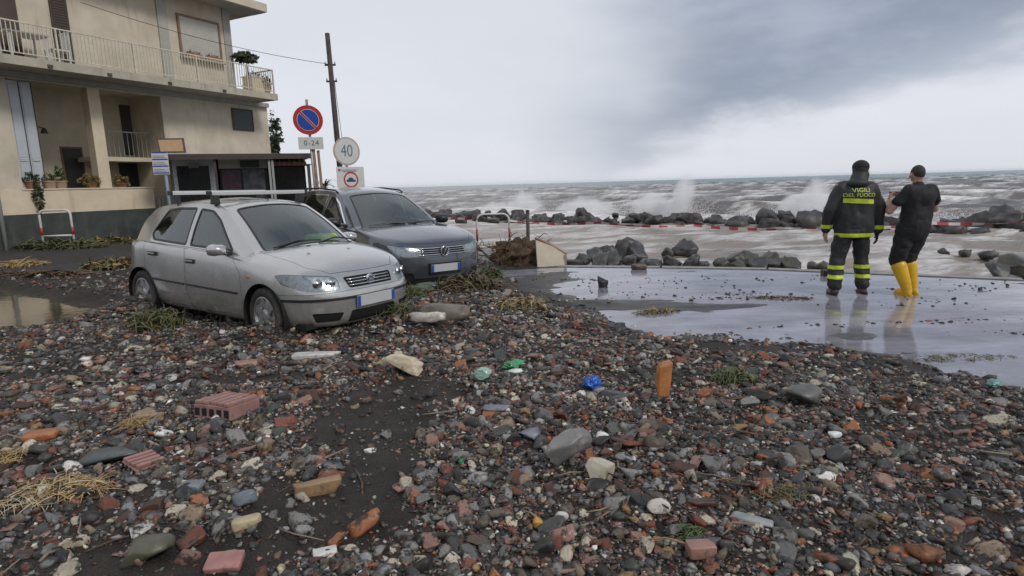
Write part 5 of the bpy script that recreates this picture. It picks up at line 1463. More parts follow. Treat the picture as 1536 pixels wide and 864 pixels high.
# warning tape: red and white lengths, fluttering
material('tape_white', (.55, .46, .45), .45); material('tape_red', (.36, .045, .05), .45)
def tape(label, pts, w=.050, step=.16, seed=0):
    e = empty('warning_tape', tuple(pts[0]), 0, label, 'tape', 'red and white warning tape'); o0 = Vector(pts[0])
    P = [Vector(q) for q in pts]; L = [0]
    for a, b in zip(P[:-1], P[1:]): L.append(L[-1] + (b - a).length)
    def at(d):
        i = max(0, min(len(P) - 2, next((k for k in range(len(L) - 1) if d <= L[k + 1]), len(P) - 2))); t = (d - L[i]) / (L[i + 1] - L[i])
        q = P[i].lerp(P[i + 1], t); q.z -= .10 * 4 * t * (1 - t) * min(1, (L[i + 1] - L[i]) / 4); tw = .9 * math.sin(d * 1.9 + seed) + .5 * math.sin(d * 4.3)
        return q, tw
    d = 0; k = 0
    while d < L[-1] - .01:
        d2 = min(d + step, L[-1]); m = MB(); vs = []
        for j in range(4):
            q, tw = at(d + (d2 - d) * j / 3); u = Vector((.25 * math.sin(tw), math.sin(tw) * .8, math.cos(tw))).normalized() * w / 2
            vs += [q - u - o0, q + u - o0]
        m.add(vs, [(2 * j, 2 * j + 1, 2 * j + 3, 2 * j + 2) for j in range(3)]); m.build('tape_red_length' if k % 2 else 'tape_white_length', 'tape_red' if k % 2 else 'tape_white', e, fixn=False)
        d = d2; k += 1
tape('warning tape strung from the hoop barrier past both people', [aty(765, 331, 12.6), aty(900, 334, 12.0), aty(1040, 338, 11.4), aty(1240, 341, 10.4), aty(1400, 335, 9.8), aty(1600, 327, 9.2)], seed=1)
tape('loose warning tape between the hoop barrier and the dark post', [aty(666, 327, 12.9), aty(722, 326, 12.62)], seed=3)
# ------------------------------------------------------------------ people
material('skin', (.42, .235, .165), .55, var=.08, vscale=10)
material('black_coat', (.016, .017, .019), .62, var=.35, vscale=5, bump=.010, bscale=7)
material('black_cloth', (.010, .010, .011), .8, var=.3, vscale=6, bump=.008, bscale=8)
material('hi_vis_band', (.52, .62, .035), .45, var=.12, vscale=30)
material('lettering_yellow', (.50, .58, .06), .5)
material('boot_leather', (.085, .038, .028), .5, var=.3, vscale=14)
material('yellow_rubber', (.62, .36, .012), .35, var=.12, vscale=6, dirt=((.20, .14, .06), 8, .58, .75))
material('dark_hair', (.028, .023, .020), .75, bump=.004, bscale=160)
material('black_sole', (.012, .012, .012), .8)
material('phone_black', (.01, .01, .012), .2)
def flat_y(v, k): return Vector((v.x, v.y * k, v.z))
def caps_mesh(caps, voxel=.014, smooth=4, name='body'):
    """tapered limbs and ellipsoids fused into one continuous surface"""
    bm = bmesh.new()
    for c in caps:
        if c[0] == 'e':                           # ellipsoid: centre, radii, optional z-rotation
            _, ce, rad = c[:3]; r_ = bmesh.ops.create_icosphere(bm, subdivisions=3, radius=1.0)
            M = Matrix.Translation(ce) @ (c[3].to_4x4() if len(c) > 3 else Matrix.Identity(4)) @ Matrix.Diagonal((*rad, 1))
            bmesh.ops.transform(bm, matrix=M, verts=r_['verts'])
        else:
            p0, p1, r0, r1 = Vector(c[0]), Vector(c[1]), c[2], c[3]; fl = c[4] if len(c) > 4 else 1.0
            d = p1 - p0; L = d.length; q = d.to_track_quat('Z', 'Y').to_matrix().to_4x4()
            prof = []
            for k in range(5): a = math.pi / 2 * (k / 4 - 1); prof.append((r0 * math.cos(a), r0 * math.sin(a)))
            for k in range(5): a = math.pi / 2 * (k / 4); prof.append((r1 * math.cos(a), L + r1 * math.sin(a)))
            n = 16; vs = []
            for (r_, h) in prof: vs.append([bm.verts.new(p0 + q @ Vector((0, 0, h)) + flat_y(q @ Vector((max(r_, 1e-4) * math.cos(2 * math.pi * k / n), max(r_, 1e-4) * math.sin(2 * math.pi * k / n), 0)), fl)) for k in range(n)])
            for i in range(len(prof) - 1):
                for k in range(n): bm.faces.new((vs[i][k], vs[i][(k + 1) % n], vs[i + 1][(k + 1) % n], vs[i + 1][k]))
            bm.faces.new(vs[0][::-1]); bm.faces.new(vs[-1])
    bmesh.ops.recalc_face_normals(bm, faces=bm.faces)
    me = bpy.data.meshes.new(name); bm.to_mesh(me); bm.free()
    o = bpy.data.objects.new('t', me); COL.objects.link(o)
    md = o.modifiers.new('r', 'REMESH'); md.mode = 'VOXEL'; md.voxel_size = voxel; md.use_smooth_shade = True
    ms = o.modifiers.new('s', 'SMOOTH'); ms.iterations = smooth; ms.factor = .5
    dg = bpy.context.evaluated_depsgraph_get(); dg.update()
    out = bpy.data.meshes.new_from_object(o.evaluated_get(dg)); out.name = name
    bpy.data.objects.remove(o); bpy.data.meshes.remove(me)
    out.shade_smooth(); out.materials.clear()
    return out
def bvh_of(me): return BVHTree.FromPolygons([v.co[:] for v in me.vertices], [p.vertices[:] for p in me.polygons])
def folds(me, amp=.008, f=9.0, vert=1.0, seed=0.0):
    """creases of heavy cloth"""
    me.calc_loop_triangles() if False else None
    N = [v.normal.copy() for v in me.vertices]
    for v, n in zip(me.vertices, N):
        p = Vector((v.co.x * f, v.co.y * f, v.co.z * f * vert + seed)); v.co += n * amp * (mnoise.fractal(p, 1.0, 2.0, 3))
    me.update()
def band(name, me_src, z0, z1, mat, parent, off=.004, filt=None, axis=None, tilt=0.0):
    """a strip of reflective tape following the garment between two heights"""
    bm = bmesh.new(); bm.from_mesh(me_src)
    A = Vector((tilt, 0, 1)).normalized() if axis is None else Vector(axis).normalized()
    for zz in (z0, z1): bmesh.ops.bisect_plane(bm, geom=list(bm.verts) + list(bm.edges) + list(bm.faces), plane_co=A * zz, plane_no=A, dist=1e-6)
    bm.normal_update()
    fs = [f for f in bm.faces if z0 < f.calc_center_median().dot(A) < z1 and (filt is None or filt(f.calc_center_median()))]
    o = lift(bm, fs, name, mat, parent, offset=off, thick=.003, delete=False); bm.free(); return o
def hand(parent, wrist, direction, palm_n, s=1.0, curl=.5, mirror=1, mat='skin', name='hand'):
    """palm with four fingers of unequal length and a thumb leaving its side"""
    d = Vector(direction).normalized(); n = Vector(palm_n); n = (n - d * n.dot(d)).normalized(); side = d.cross(n) * mirror
    w = Vector(wrist); caps = [(w - d * .02, w + d * .03, .026 * s, .030 * s, .75)]
    for k, (off, ln) in enumerate(((-.030, .078), (-.010, .088), (.011, .082), (.031, .064))):
        b = w + d * .085 * s + side * off * s
        caps.append((w + d * .02, b, .020 * s, .0135 * s))
        p = b; dirn = d.copy()
        for j, fr in enumerate((.45, .32, .23)):
            dirn = (dirn + n * curl * (.35 + .35 * j)).normalized(); q = p + dirn * ln * fr * s
            caps.append((p, q, .0098 * s - .0006 * j, .0090 * s - .0006 * j)); p = q
    b = w + d * .022 * s - side * .028 * s; p = b
    for j, (ln, sp) in enumerate(((.034, .9), (.030, .55), (.022, .3))):
        q = p + (d * 1.0 - side * sp + n * curl * .5 * j).normalized() * ln * s; caps.append((p, q, .0125 * s - .0012 * j, .0115 * s - .0012 * j)); p = q
    return finish(name, caps_mesh(caps, .0052, 2, name), mat, parent, fixn=False)

# ---- firefighter
FF = empty('person', (4.63, 8.10, hz1(4.6, 8.1) * 0 + 0.0), R(-9), 'person in black and yellow-banded firefighting gear and boots, seen from behind, looking towards the other', 'person')
HIP = .93
fl, fr_ = Vector((-.215, -.06, .0)), Vector((.190, .06, .0))
kl, kr = Vector((-.165, .03, .50)), Vector((.150, .09, .50))
hl, hr = Vector((-.105, 0, .92)), Vector((.100, 0, .92))
al, ar_ = Vector((-.205, -.05, .09)), Vector((.185, .05, .09))
shl, shr = Vector((-.205, 0, 1.455)), Vector((.215, .01, 1.440))
ell, elr = Vector((-.315, -.03, 1.16)), Vector((.325, .03, 1.15))
wrl, wrr = Vector((-.325, .06, .90)), Vector((.335, .08, .87))
neck, head = Vector((.02, .02, 1.52)), Vector((.065, .07, 1.665))
body = caps_mesh([(hl, kl, .085, .058), (kl, al, .055, .040), (hr, kr, .085, .058), (kr, ar_, .055, .040), ((0, 0, .95), (.0, 0, 1.25), .14, .15, .75), ((0, 0, 1.25), (.01, 0, 1.42), .15, .13, .8),
    (shl, ell, .052, .043), (ell, wrl, .042, .028), (shr, elr, .052, .043), (elr, wrr, .042, .028), (shl, shr, .06, .06), (neck - Vector((0, 0, .06)), head - Vector((0, 0, .05)), .056, .055), ('e', head, (.076, .095, .115)),
    ('e', head + Vector((.03, .105, -.02)), (.014, .02, .02))], .016, 3)
finish('body', body, 'skin', FF, fixn=False)
trl = caps_mesh([(Vector((-.10, 0, .95)), kl, .125, .098), (kl, al + Vector((0, 0, .05)), .098, .092), (Vector((.095, 0, .95)), kr, .125, .098), (kr, ar_ + Vector((0, 0, .05)), .098, .092), ('e', (0, 0, .93), (.20, .155, .14))], .014, 3, 'trousers')
folds(trl, .018, 8, 1.2, 3)
TR = finish('trousers', trl, 'black_coat', FF, fixn=False)
coat = caps_mesh([((-.085, 0, .90), (-.075, 0, 1.25), .165, .165, .9), ((.085, 0, .90), (.08, 0, 1.25), .165, .165, .9), ((-.06, .0, 1.25), (-.07, 0, 1.38), .165, .145, .85), ((.07, 0, 1.25), (.08, .0, 1.38), .165, .145, .85), ('e', (0, -.02, 1.33), (.24, .15, .16)),
    ('e', (0, .0, .98), (.235, .165, .25)), ('e', (0, 0, .86), (.245, .170, .16)), (shl + Vector((.03, 0, -.02)), ell, .098, .082), (ell, wrl, .080, .066), (shr + Vector((-.03, 0, -.02)), elr, .098, .082), (elr, wrr, .080, .066), (shl + Vector((.05, 0, 0)), shr - Vector((.05, 0, 0)), .088, .088), ((.0, .0, 1.47), (.02, .015, 1.545), .088, .080)], .014, 3, 'jacket')
bm = bmesh.new(); bm.from_mesh(coat)                       # the coat ends in a straight hem
r_ = bmesh.ops.bisect_plane(bm, geom=list(bm.verts) + list(bm.edges) + list(bm.faces), plane_co=(0, 0, .785), plane_no=(0, 0, 1), clear_inner=True)
bm.to_mesh(coat); bm.free()
folds(coat, .015, 6.5, .6, 1)
JK = finish('jacket', coat, 'black_coat', FF, fixn=False)
tor = lambda c: abs(c.x) < .255 and c.z < .95
band('hem_band', coat, .795, .845, 'hi_vis_band', JK, filt=lambda c: abs(c.x) < .262)
band('back_band', coat, 1.240, 1.300, 'hi_vis_band', JK, filt=lambda c: c.y < 0 and abs(c.x - .0) < .185, tilt=.06)
band('cuff_band', coat, .905, .955, 'hi_vis_band', JK, filt=lambda c: c.x < -.262)
band('cuff_band', coat, .885, .935, 'hi_vis_band', JK, filt=lambda c: c.x > .268)
for sx in (-1, 1):
    for (z0, z1) in ((.355, .405), (.225, .275)):
        band('trouser_band', trl, z0, z1, 'hi_vis_band', TR, filt=lambda c: c.x * sx > 0)
bv = bvh_of(coat)
def on_back(a, z):
    h = bv.ray_cast(Vector((a, -1.0, z)), Vector((0, 1, 0)))
    return (a, (h[0].y if h[0] is not None else -.15) - .013, z)
flat_text('lettering', 'VIGILI', .075, 'lettering_yellow', JK, lambda a, b: on_back(a * 1.15 + .01, 1.412 + b))
flat_text('lettering', 'DEL FUOCO', .066, 'lettering_yellow', JK, lambda a, b: on_back(a * 1.08 + .0, 1.348 + b))
hood = caps_mesh([('e', head + Vector((-.004, -.012, .018)), (.097, .112, .118)), ((.01, -.01, 1.49), head - Vector((.0, .02, .05)), .112, .104), ('e', (.0, -.04, 1.50), (.145, .115, .07))], .011, 3, 'hood')
HD = finish('hood', hood, 'black_coat', FF, fixn=False)
cap = caps_mesh([('e', head + Vector((0, -.004, .050)), (.103, .120, .095)), ('e', head + Vector((.02, .11, .035)), (.075, .055, .014))], .010, 2, 'cap')
finish('cap', cap, 'black_cloth', FF, fixn=False)
band('hood_band', hood, 1.640, 1.668, 'hi_vis_band', HD, filt=lambda c: c.x > .10 and abs(c.y - .05) < .075)
for an, kn, nm in ((al, kl, 0), (ar_, kr, 1)):
    b_ = caps_mesh([(an + Vector((0, 0, .10)), an + Vector((0, 0, -.02)), .066, .060), (an + Vector((0, -.02, -.045)), an + Vector((.035 * (1 if nm else -.6), .13, -.058)), .050, .042), ('e', an + Vector((.02 * (1 if nm else -.6), .06, -.06)), (.055, .13, .035))], .011, 2, 'boot')
    for v in b_.vertices: v.co.z = max(v.co.z, .004)
    bo = finish('boot', b_, 'boot_leather', FF, fixn=False)
    q = MB(); ox = .02 * (1 if nm else -.6)
    q.prism([(an.x + ox + .052 * math.cos(t), an.y + .055 + .155 * math.sin(t)) for t in np.linspace(0, 2 * math.pi, 20, endpoint=False)], .022, lambda a, b, h: (a, b, h + .0)); q.build('sole', 'black_sole', bo)
hand(FF, wrl + Vector((0, .0, -.03)), (0, .1, -1), (1, .2, 0), 1.0, .45, 1, name='hand')
hand(FF, wrr + Vector((0, .0, -.03)), (.05, .1, -1), (-1, .2, 0), 1.0, .45, -1, 'black_cloth', name='gloved_hand')

# ---- man in T-shirt and yellow boots
MN = empty('person', (5.32, 7.92, 0), R(6), 'person in black T-shirt and trousers with yellow rubber boots, arms raised in front', 'person')
al, ar_ = Vector((-.03, -.02, .09)), Vector((.125, .07, .09))
kl, kr = Vector((-.115, .10, .47)), Vector((.07, .13, .48))
hl, hr = Vector((-.07, .02, .88)), Vector((.11, .02, .88))
shl, shr = Vector((-.165, -.03, 1.385)), Vector((.215, -.02, 1.385))
ell, elr = Vector((-.30, .07, 1.13)), Vector((.345, .07, 1.14))
wrl, wrr = Vector((-.14, .30, 1.25)), Vector((.14, .32, 1.26))
neck, head = Vector((.02, .0, 1.45)), Vector((.02, .035, 1.598))
body = caps_mesh([(hl, kl, .10, .072), (kl, al, .064, .046), (hr, kr, .10, .072), (kr, ar_, .064, .046), ((.02, .02, .92), (.04, -.01, 1.15), .125, .13, .72), ((.04, -.01, 1.15), (.03, -.02, 1.34), .13, .12, .72),
    (shl, ell, .052, .046), (ell, wrl, .050, .030), (shr, elr, .052, .046), (elr, wrr, .050, .030), (shl, shr, .050, .050), (neck - Vector((0, .01, .08)), head - Vector((0, .01, .05)), .060, .056), ('e', head, (.074, .094, .112)), ('e', head + Vector((0, .01, -.055)), (.058, .07, .06)),
    ('e', head + Vector((-.02, .10, -.02)), (.014, .02, .022)), ('e', head + Vector((-.076, .0, -.012)), (.012, .022, .034)), ('e', head + Vector((.076, .0, -.012)), (.012, .022, .034))], .0125, 3)
finish('body', body, 'skin', MN, fixn=False)
hr_ = caps_mesh([('e', head + Vector((0, -.012, .022)), (.077, .095, .101))], .008, 2, 'hair')
bm = bmesh.new(); bm.from_mesh(hr_); bmesh.ops.delete(bm, geom=[v for v in bm.verts if v.co.z < head.z - .055 + (.075 if v.co.y > head.y + .03 else .015 * (abs(v.co.x - head.x) < .035) * (v.co.y < head.y))], context='VERTS'); bm.to_mesh(hr_); bm.free()
finish('hair', hr_, 'dark_hair', MN, fixn=False)
for sx in (-1, 1):
    q = MB(); q.tube([head + Vector((sx * .080, -.022, -.0)), head + Vector((sx * .083, .02, -.035)), head + Vector((sx * .070, .07, -.055))], .004, 5); q.build('mask_strap', 'black_cloth', MN)
tee = caps_mesh([((-.045, .015, .88), (-.03, -.01, 1.14), .135, .135, .95), ((.085, .015, .88), (.10, -.01, 1.14), .135, .135, .95), ((-.035, -.01, 1.14), (-.055, -.03, 1.32), .140, .125, .9), ((.095, -.01, 1.14), (.105, -.03, 1.32), .140, .125, .9),
    (shl + Vector((.03, 0, 0)), shl.lerp(ell, .50), 
     .088, .078), (shr - Vector((.03, 0, 0)), shr.lerp(elr, .50), .088, .078), (shl + Vector((.05, 0, .0)), shr - Vector((.05, 0, 0)), .084, .084), ('e', (.03, -.03, 1.30), (.215, .135, .15)), ('e', (.02, .0, .93), (.195, .155, .20)), ('e', (.025, .0, 1.08), (.185, .150, .2)), ((.02, -.01, 1.40), (.02, -.005, 1.455), .085, .068)], .012, 3, 't_shirt')
folds(tee, .016, 8, .6, 5)
finish('t_shirt', tee, 'black_cloth', MN, fixn=False)
tr2 = caps_mesh([(hl + Vector((0, 0, .03)), kl, .128, .100), (kl, kl.lerp(al, .30), .094, .070), (hr + Vector((0, 0, .03)), kr, .128, .100), (kr, kr.lerp(ar_, .30), .094, .070), ('e', (.02, .01, .90), (.19, .15, .13))], .013, 3, 'trousers')
folds(tr2, .017, 8, 1.2, 9)
finish('trousers', tr2, 'black_cloth', MN, fixn=False)
for an, kn, ox in ((al, kl, -.012), (ar_, kr, .02)):
    tp = an.lerp(kn, .78)
    b_ = caps_mesh([(tp, an.lerp(kn, .2), .096, .074), (an.lerp(kn, .2), an + Vector((0, 0, -.01)), .070, .062), (an + Vector((0, -.02, -.04)), an + Vector((ox, .14, -.055)), .052, .044), ('e', an + Vector((ox * .5, .06, -.06)), (.056, .14, .036))], .011, 2, 'rubber_boot')
    for v in b_.vertices: v.co.z = max(v.co.z, .004)
    bo = finish('rubber_boot', b_, 'yellow_rubber', MN, fixn=False)
    q = MB(); q.prism([(an.x + ox * .5 + .056 * math.cos(t), an.y + .058 + .16 * math.sin(t)) for t in np.linspace(0, 2 * math.pi, 20, endpoint=False)], .022, lambda a, b, h: (a, b, h)); q.build('sole', 'yellow_rubber', bo)
hand(MN, wrl, (.55, .5, .6), (1, -.6, .2), 1.0, .7, 1)
hand(MN, wrr, (-.55, .5, .6), (-1, -.6, .2), 1.0, .7, -1)
bpy.context.view_layer.update()
q = MB(); q.box((0, 0, 0), (.15, .009, .075)); ph = q.build('mobile_phone', 'phone_black', bevel=.004); tag(ph, 'black mobile phone held up by the person in yellow boots', 'phone')
ph.matrix_world = MN.matrix_world @ Matrix.Translation((.0, .385, 1.345)) @ Matrix.Rotation(-.2, 4, 'X')
# ------------------------------------------------------------------ rubble
material('rubble_mixed', (.1, .1, .1), .45, attr='Col', var=.40, vscale=34, bump=.004, bscale=90, spec=.25, rvar=.12, dirt=((.042, .034, .028), 26, .50, .62))
material('rubble_piece', (.1, .1, .1), .42, attr='Col', var=.32, vscale=1.7, bump=.006, bscale=4.0, spec=.25, rvar=.12, dirt=((.042, .034, .028), 1.3, .50, .60))
rk = np.random.default_rng(99)
# kinds: colour name, linear colour, weight
STONE_C = [('charcoal', (.030, .030, .031), 14), ('dark grey', (.060, .059, .058), 24), ('grey', (.125, .122, .116), 20), ('greenish grey', (.062, .070, .060), 9), ('brown-grey', (.115, .092, .072), 16),
           ('pale grey', (.25, .245, .235), 11), ('cream', (.40, .35, .27), 6), ('white', (.58, .565, .53), 3)]
BRICK_C = [('terracotta red', (.165, .060, .038), 26), ('orange', (.27, .105, .045), 19), ('dusty pink', (.25, .145, .115), 25), ('brown-red', (.080, .042, .032), 30)]
TILE_C = [('dusty pink', (.29, .17, .14), 25), ('terracotta red', (.19, .068, .042), 28), ('off-white', (.50, .48, .45), 12), ('grey', (.15, .15, .15), 22), ('blue-grey', (.14, .17, .19), 13)]
LUMP_C = [('tan mortar', (.25, .19, .13), 30), ('cream plaster', (.45, .40, .31), 25), ('grey concrete', (.18, .175, .165), 35), ('ochre plaster', (.28, .18, .08), 7)]
KINDS = [('stone', STONE_C, .655), ('brick_fragment', BRICK_C, .155), ('tile_shard', TILE_C, .075), ('masonry_lump', LUMP_C, .115)]
def shard_shape(r, sub):
    n = r.integers(4, 7); a = np.sort((np.arange(n) + r.uniform(-.33, .33, n)) * 2 * np.pi / n); q = r.uniform(.7, 1.1, n)
    x, y = q * np.cos(a), q * np.sin(a) * .75
    zc = -.10 * x * x
    V = np.concatenate([np.stack([x, y, zc + .09], -1), np.stack([x * .97, y * .97, zc - .09], -1)])
    Fc = [[0, i, i + 1] for i in range(1, n - 1)] + [[n, n + i + 1, n + i] for i in range(1, n - 1)]
    for i in range(n):
        j = (i + 1) % n; Fc += [[i, n + i, n + j], [i, n + j, j]]
    return V, np.array(Fc)
def shape_for(kind, r, sub):
    if kind == 'stone':
        return rock_shape(sub, r, cuts=r.integers(3, 8), rough=.11, flat=(1, .76, .52), lumpy=2.0, box=r.choice([0, .15, .4]), dr=(.30, .82))
    if kind == 'brick_fragment':
        return rock_shape(sub, r, cuts=r.integers(3, 7), rough=.07, flat=(1, .68, .45), box=.66, lumpy=2.4)
    if kind == 'masonry_lump':
        return rock_shape(sub, r, cuts=r.integers(5, 10), rough=.18, flat=(1, .8, .6), box=.25, lumpy=2.5, dr=(.3, .8))
    return shard_shape(r, sub)
LO = {k: [shape_for(k, rk, 1) for _ in range(14)] for k, _, _ in KINDS}
def hi_shape(k, i):
    if k == 'stone' and i % 3: return rock_shape(2, rk, cuts=rk.integers(5, 9), rough=.06, flat=(1, .76, .52), lumpy=2.0, box=rk.choice([0, .2, .45]), dr=(.25, .75))
    if k == 'masonry_lump': return rock_shape(3, rk, cuts=rk.integers(4, 8), rough=.20, flat=(1, .8, .6), box=.3, lumpy=3.0, dr=(.3, .8))
    return shape_for(k, rk, 3 if k != 'tile_shard' else 1)
HI = {k: [hi_shape(k, i) for i in range(12)] for k, _, _ in KINDS}
for k, _, _ in KINDS:
    HI[k] = [np_mesh(k, V, Fc, smooth=(k == 'stone' and len(V) > 200)) for V, Fc in HI[k]]
    for me in HI[k]:
        me.color_attributes.new('Col', 'FLOAT_COLOR', 'POINT')

def scatter(n, rmin, rmax, pw, x0, x1, y0, y1, dens, slope=1.12):
    """random spots over the rubble with sizes after a power law, thinned by the density field"""
    X = rk.uniform(x0, x1, n); Y = rk.uniform(y0, y1, n)
    u = rk.random(n); a = 1 - pw
    r = (rmin ** a + u * (rmax ** a - rmin ** a)) ** (1 / a)
    k = (np.abs(X) < slope * .88 * Y + 1.3)
    X, Y, r = X[k], Y[k], r[k]
    z, rub, sa, sdr, ld = height(X, Y, True)
    cl = sstep(fbm(X * .9, Y * .9, 3, 90), .30, .58)                   # drifts and thin places
    p = rub * (1 - .92 * sa) * (.42 + .58 * cl)
    p = p * (1 - sstep(sdist(PUDL, X, Y), -.3, .1))
    p = p * dens(X, Y, r)
    k = rk.random(len(X)) < p
    return np.stack([X[k], Y[k], z[k], r[k]], -1)
inten = lambda X, Y, r: np.ones(X.shape)
leftthin = lambda X, Y, r: 1 - .55 * sstep(-X, 4.5, 8)
S = [scatter(68000, .008, .019, 2.0, -5.2, 5.6, 1.8, 4.6, inten),
     scatter(66000, .013, .034, 2.1, -7.4, 6.6, 1.8, 7.6, leftthin),
     scatter(20000, .018, .045, 2.2, -12, 4.5, 6.0, 13.5, leftthin),
     scatter(19000, .026, .072, 2.5, -7.4, 6.8, 1.8, 8.0, leftthin),
     scatter(3200, .04, .11, 2.6, -13, 3.5, 7.0, 14, leftthin),
     scatter(260, .06, .105, 2.4, -6, 5, 2.1, 8, inten)]
S = np.concatenate(S)
# a sprinkling of loose bits washed over the drowned road
n = 520
cen = np.array([(1.6, 8.6, .8, .5), (3.3, 8.3, .5, .2), (2.6, 9.3, 1.2, .5), (5.0, 7.6, 1.2, .6), (6.5, 8.4, 1.2, .5), (4.3, 6.4, 1.4, .12), (5.8, 5.9, 1.2, .1), (2.9, 8.05, .45, .12), (4.5, 9.6, 1.8, .5), (1.2, 9.8, .6, .6)])
c = cen[rk.integers(0, len(cen), n)]
X = c[:, 0] + rk.normal(0, 1, n) * c[:, 2] * .6; Y = c[:, 1] + rk.normal(0, 1, n) * c[:, 3] * .6
ok = sdist(LAND, X, Y) > .15
RD = np.stack([X, Y, np.maximum(height(X, Y), -.006), rk.uniform(.010, .034, n) * np.where(rk.random(n) < .06, 1.8, 1)], -1)[ok]
LB = scatter(2600, .02, .08, 2.3, -14, -4.5, 7.0, 13.5, inten, 1.3)
S = np.concatenate([S, LB, RD])
kind_i = rk.choice(4, len(S), p=np.array([k[2] for k in KINDS]) / sum(k[2] for k in KINDS))
kind_i[-len(RD):] = np.where(rk.random(len(RD)) < .9, 0, 1)
tone = np.zeros((len(S), 3)); ci = np.zeros(len(S), int)
for ki, (k, pal, _) in enumerate(KINDS):
    m = kind_i == ki; w = np.array([q[2] for q in pal], float); ci[m] = rk.choice(len(pal), m.sum(), p=w / w.sum())
    ci[m & (np.arange(len(S)) >= len(S) - len(RD))] = 0
    tone[m] = np.array([q[1] for q in pal])[ci[m]]
tone *= rk.uniform(.55, 1.30, (len(S), 1)) * rk.uniform(.94, 1.06, (len(S), 3))
# keep the cars' wheels and the hero stones clear
def rotm(n):
    a = rk.uniform(0, 2 * np.pi, n); tx = rk.normal(0, .30, n); ty = rk.normal(0, .30, n)
    ca, sa_, cx, sx, cy, sy_ = np.cos(a), np.sin(a), np.cos(tx), np.sin(tx), np.cos(ty), np.sin(ty)
    Z, O = np.zeros(n), np.ones(n)
    Rz = np.stack([np.stack([ca, -sa_, Z], -1), np.stack([sa_, ca, Z], -1), np.stack([Z, Z, O], -1)], 1)
    Rx = np.stack([np.stack([O, Z, Z], -1), np.stack([Z, cx, -sx], -1), np.stack([Z, sx, cx], -1)], 1)
    Ry = np.stack([np.stack([cy, Z, sy_], -1), np.stack([Z, O, Z], -1), np.stack([-sy_, Z, cy], -1)], 1)
    return Rz @ Rx @ Ry
dist = np.hypot(S[:, 0], S[:, 1]); show = S[:, 3] / dist
infr = (np.abs(S[:, 0]) < .86 * S[:, 1] + .1) & (S[:, 1] > 2.15)
pick = np.zeros(len(S), bool)
for ki, nmax in enumerate((300, 260, 130, 200)):
    idx = np.where((kind_i == ki) & infr)[0]; idx = idx[np.argsort(-show[idx])][:nmax]; pick[idx] = True
rest = np.where(~pick)[0]
VV, FF, CC = [], [], []; off = 0
for ki, (k, pal, _) in enumerate(KINDS):
    for vi in range(14):
        m = rest[(kind_i[rest] == ki)][vi::14]
        if not len(m): continue
        V, Fc = LO[k][vi]
        s = S[m, 3][:, None] * rk.uniform(.8, 1.2, (len(m), 3))
        W = np.einsum('nij,nkj->nki', rotm(len(m)), V[None] * s[:, None, :])
        W += np.stack([S[m, 0], S[m, 1], S[m, 2] + S[m, 3] * (.13 if k != 'tile_shard' else .25)], -1)[:, None, :]
        VV.append(W.reshape(-1, 3)); FF.append((Fc[None] + (np.arange(len(m)) * len(V))[:, None, None]).reshape(-1, 3) + off)
        CC.append(np.repeat(tone[m], len(V), 0)); off += len(m) * len(V)
me = np_mesh('rubble', np.concatenate(VV), np.concatenate(FF), col=np.concatenate(CC))
rub = finish('rubble', me, 'rubble_mixed', fixn=False)
tag(rub, 'small stones, brick crumbs and gravel spread over the black sand', 'rubble', kind='stuff')
print('RUBBLE tris', sum(len(f) for f in FF), 'stones', len(rest))

# the larger pieces are things of their own
MARKS = [('the big slanted grey boulder', (0.33, 3.3)), ('the grooved pink hollow brick', (-2.0, 4.15)), ('the cream rock chunk', (-1.0, 4.85)), ('the silver car', (-2.9, 6.4)), ('the pool by the house', (-5.2, 7.0)),
         ('the bare sand', (-0.9, 3.2)), ('the upright orange brick', (1.35, 4.7)), ('the blue plastic bag', (0.7, 4.5)), ('the flooded road', (2.7, 5.6)), ('the straw heap', (-2.3, 3.0)), ('the dark parked car', (-0.7, 9.0)),
         ('the firefighter', (4.3, 7.6)), ('the long grey slab', (1.25, 2.75)), ('the white tile', (-.85, 2.45)), ('the white board', (-1.75, 5.2)), ('the root heap', (.3, 11)), ('the green weeds', (1.6, 4.9))]
def sizew(r): return 'small' if r < .032 else 'palm-sized' if r < .052 else 'large' if r < .085 else 'very large'
STYLE = {'stone': ['rounded', 'angular', 'sharp-edged', 'egg-shaped', 'wedge-shaped', 'flat-sided', 'smooth', 'faceted', 'many-sided', 'oval', 'flat', 'blunt'], 'brick_fragment': ['chipped', 'broken-off', 'worn', 'blocky', 'snapped', 'squarish'], 'tile_shard': ['curved', 'sharp-edged', 'thin'], 'masonry_lump': ['crumbly', 'ragged', 'knobbly']}
NOUN = {'stone': 'stone', 'brick_fragment': 'piece of brick', 'tile_shard': 'shard of tile', 'masonry_lump': 'lump'}
CATS = {'stone': 'stone', 'brick_fragment': 'brick', 'tile_shard': 'tile', 'masonry_lump': 'masonry'}
GRP = {'stone': 'stones washed up in the rubble', 'brick_fragment': 'brick pieces in the rubble', 'tile_shard': 'tile shards in the rubble', 'masonry_lump': 'masonry lumps in the rubble'}
cmesh = {}
RKM = rotm(len(S))
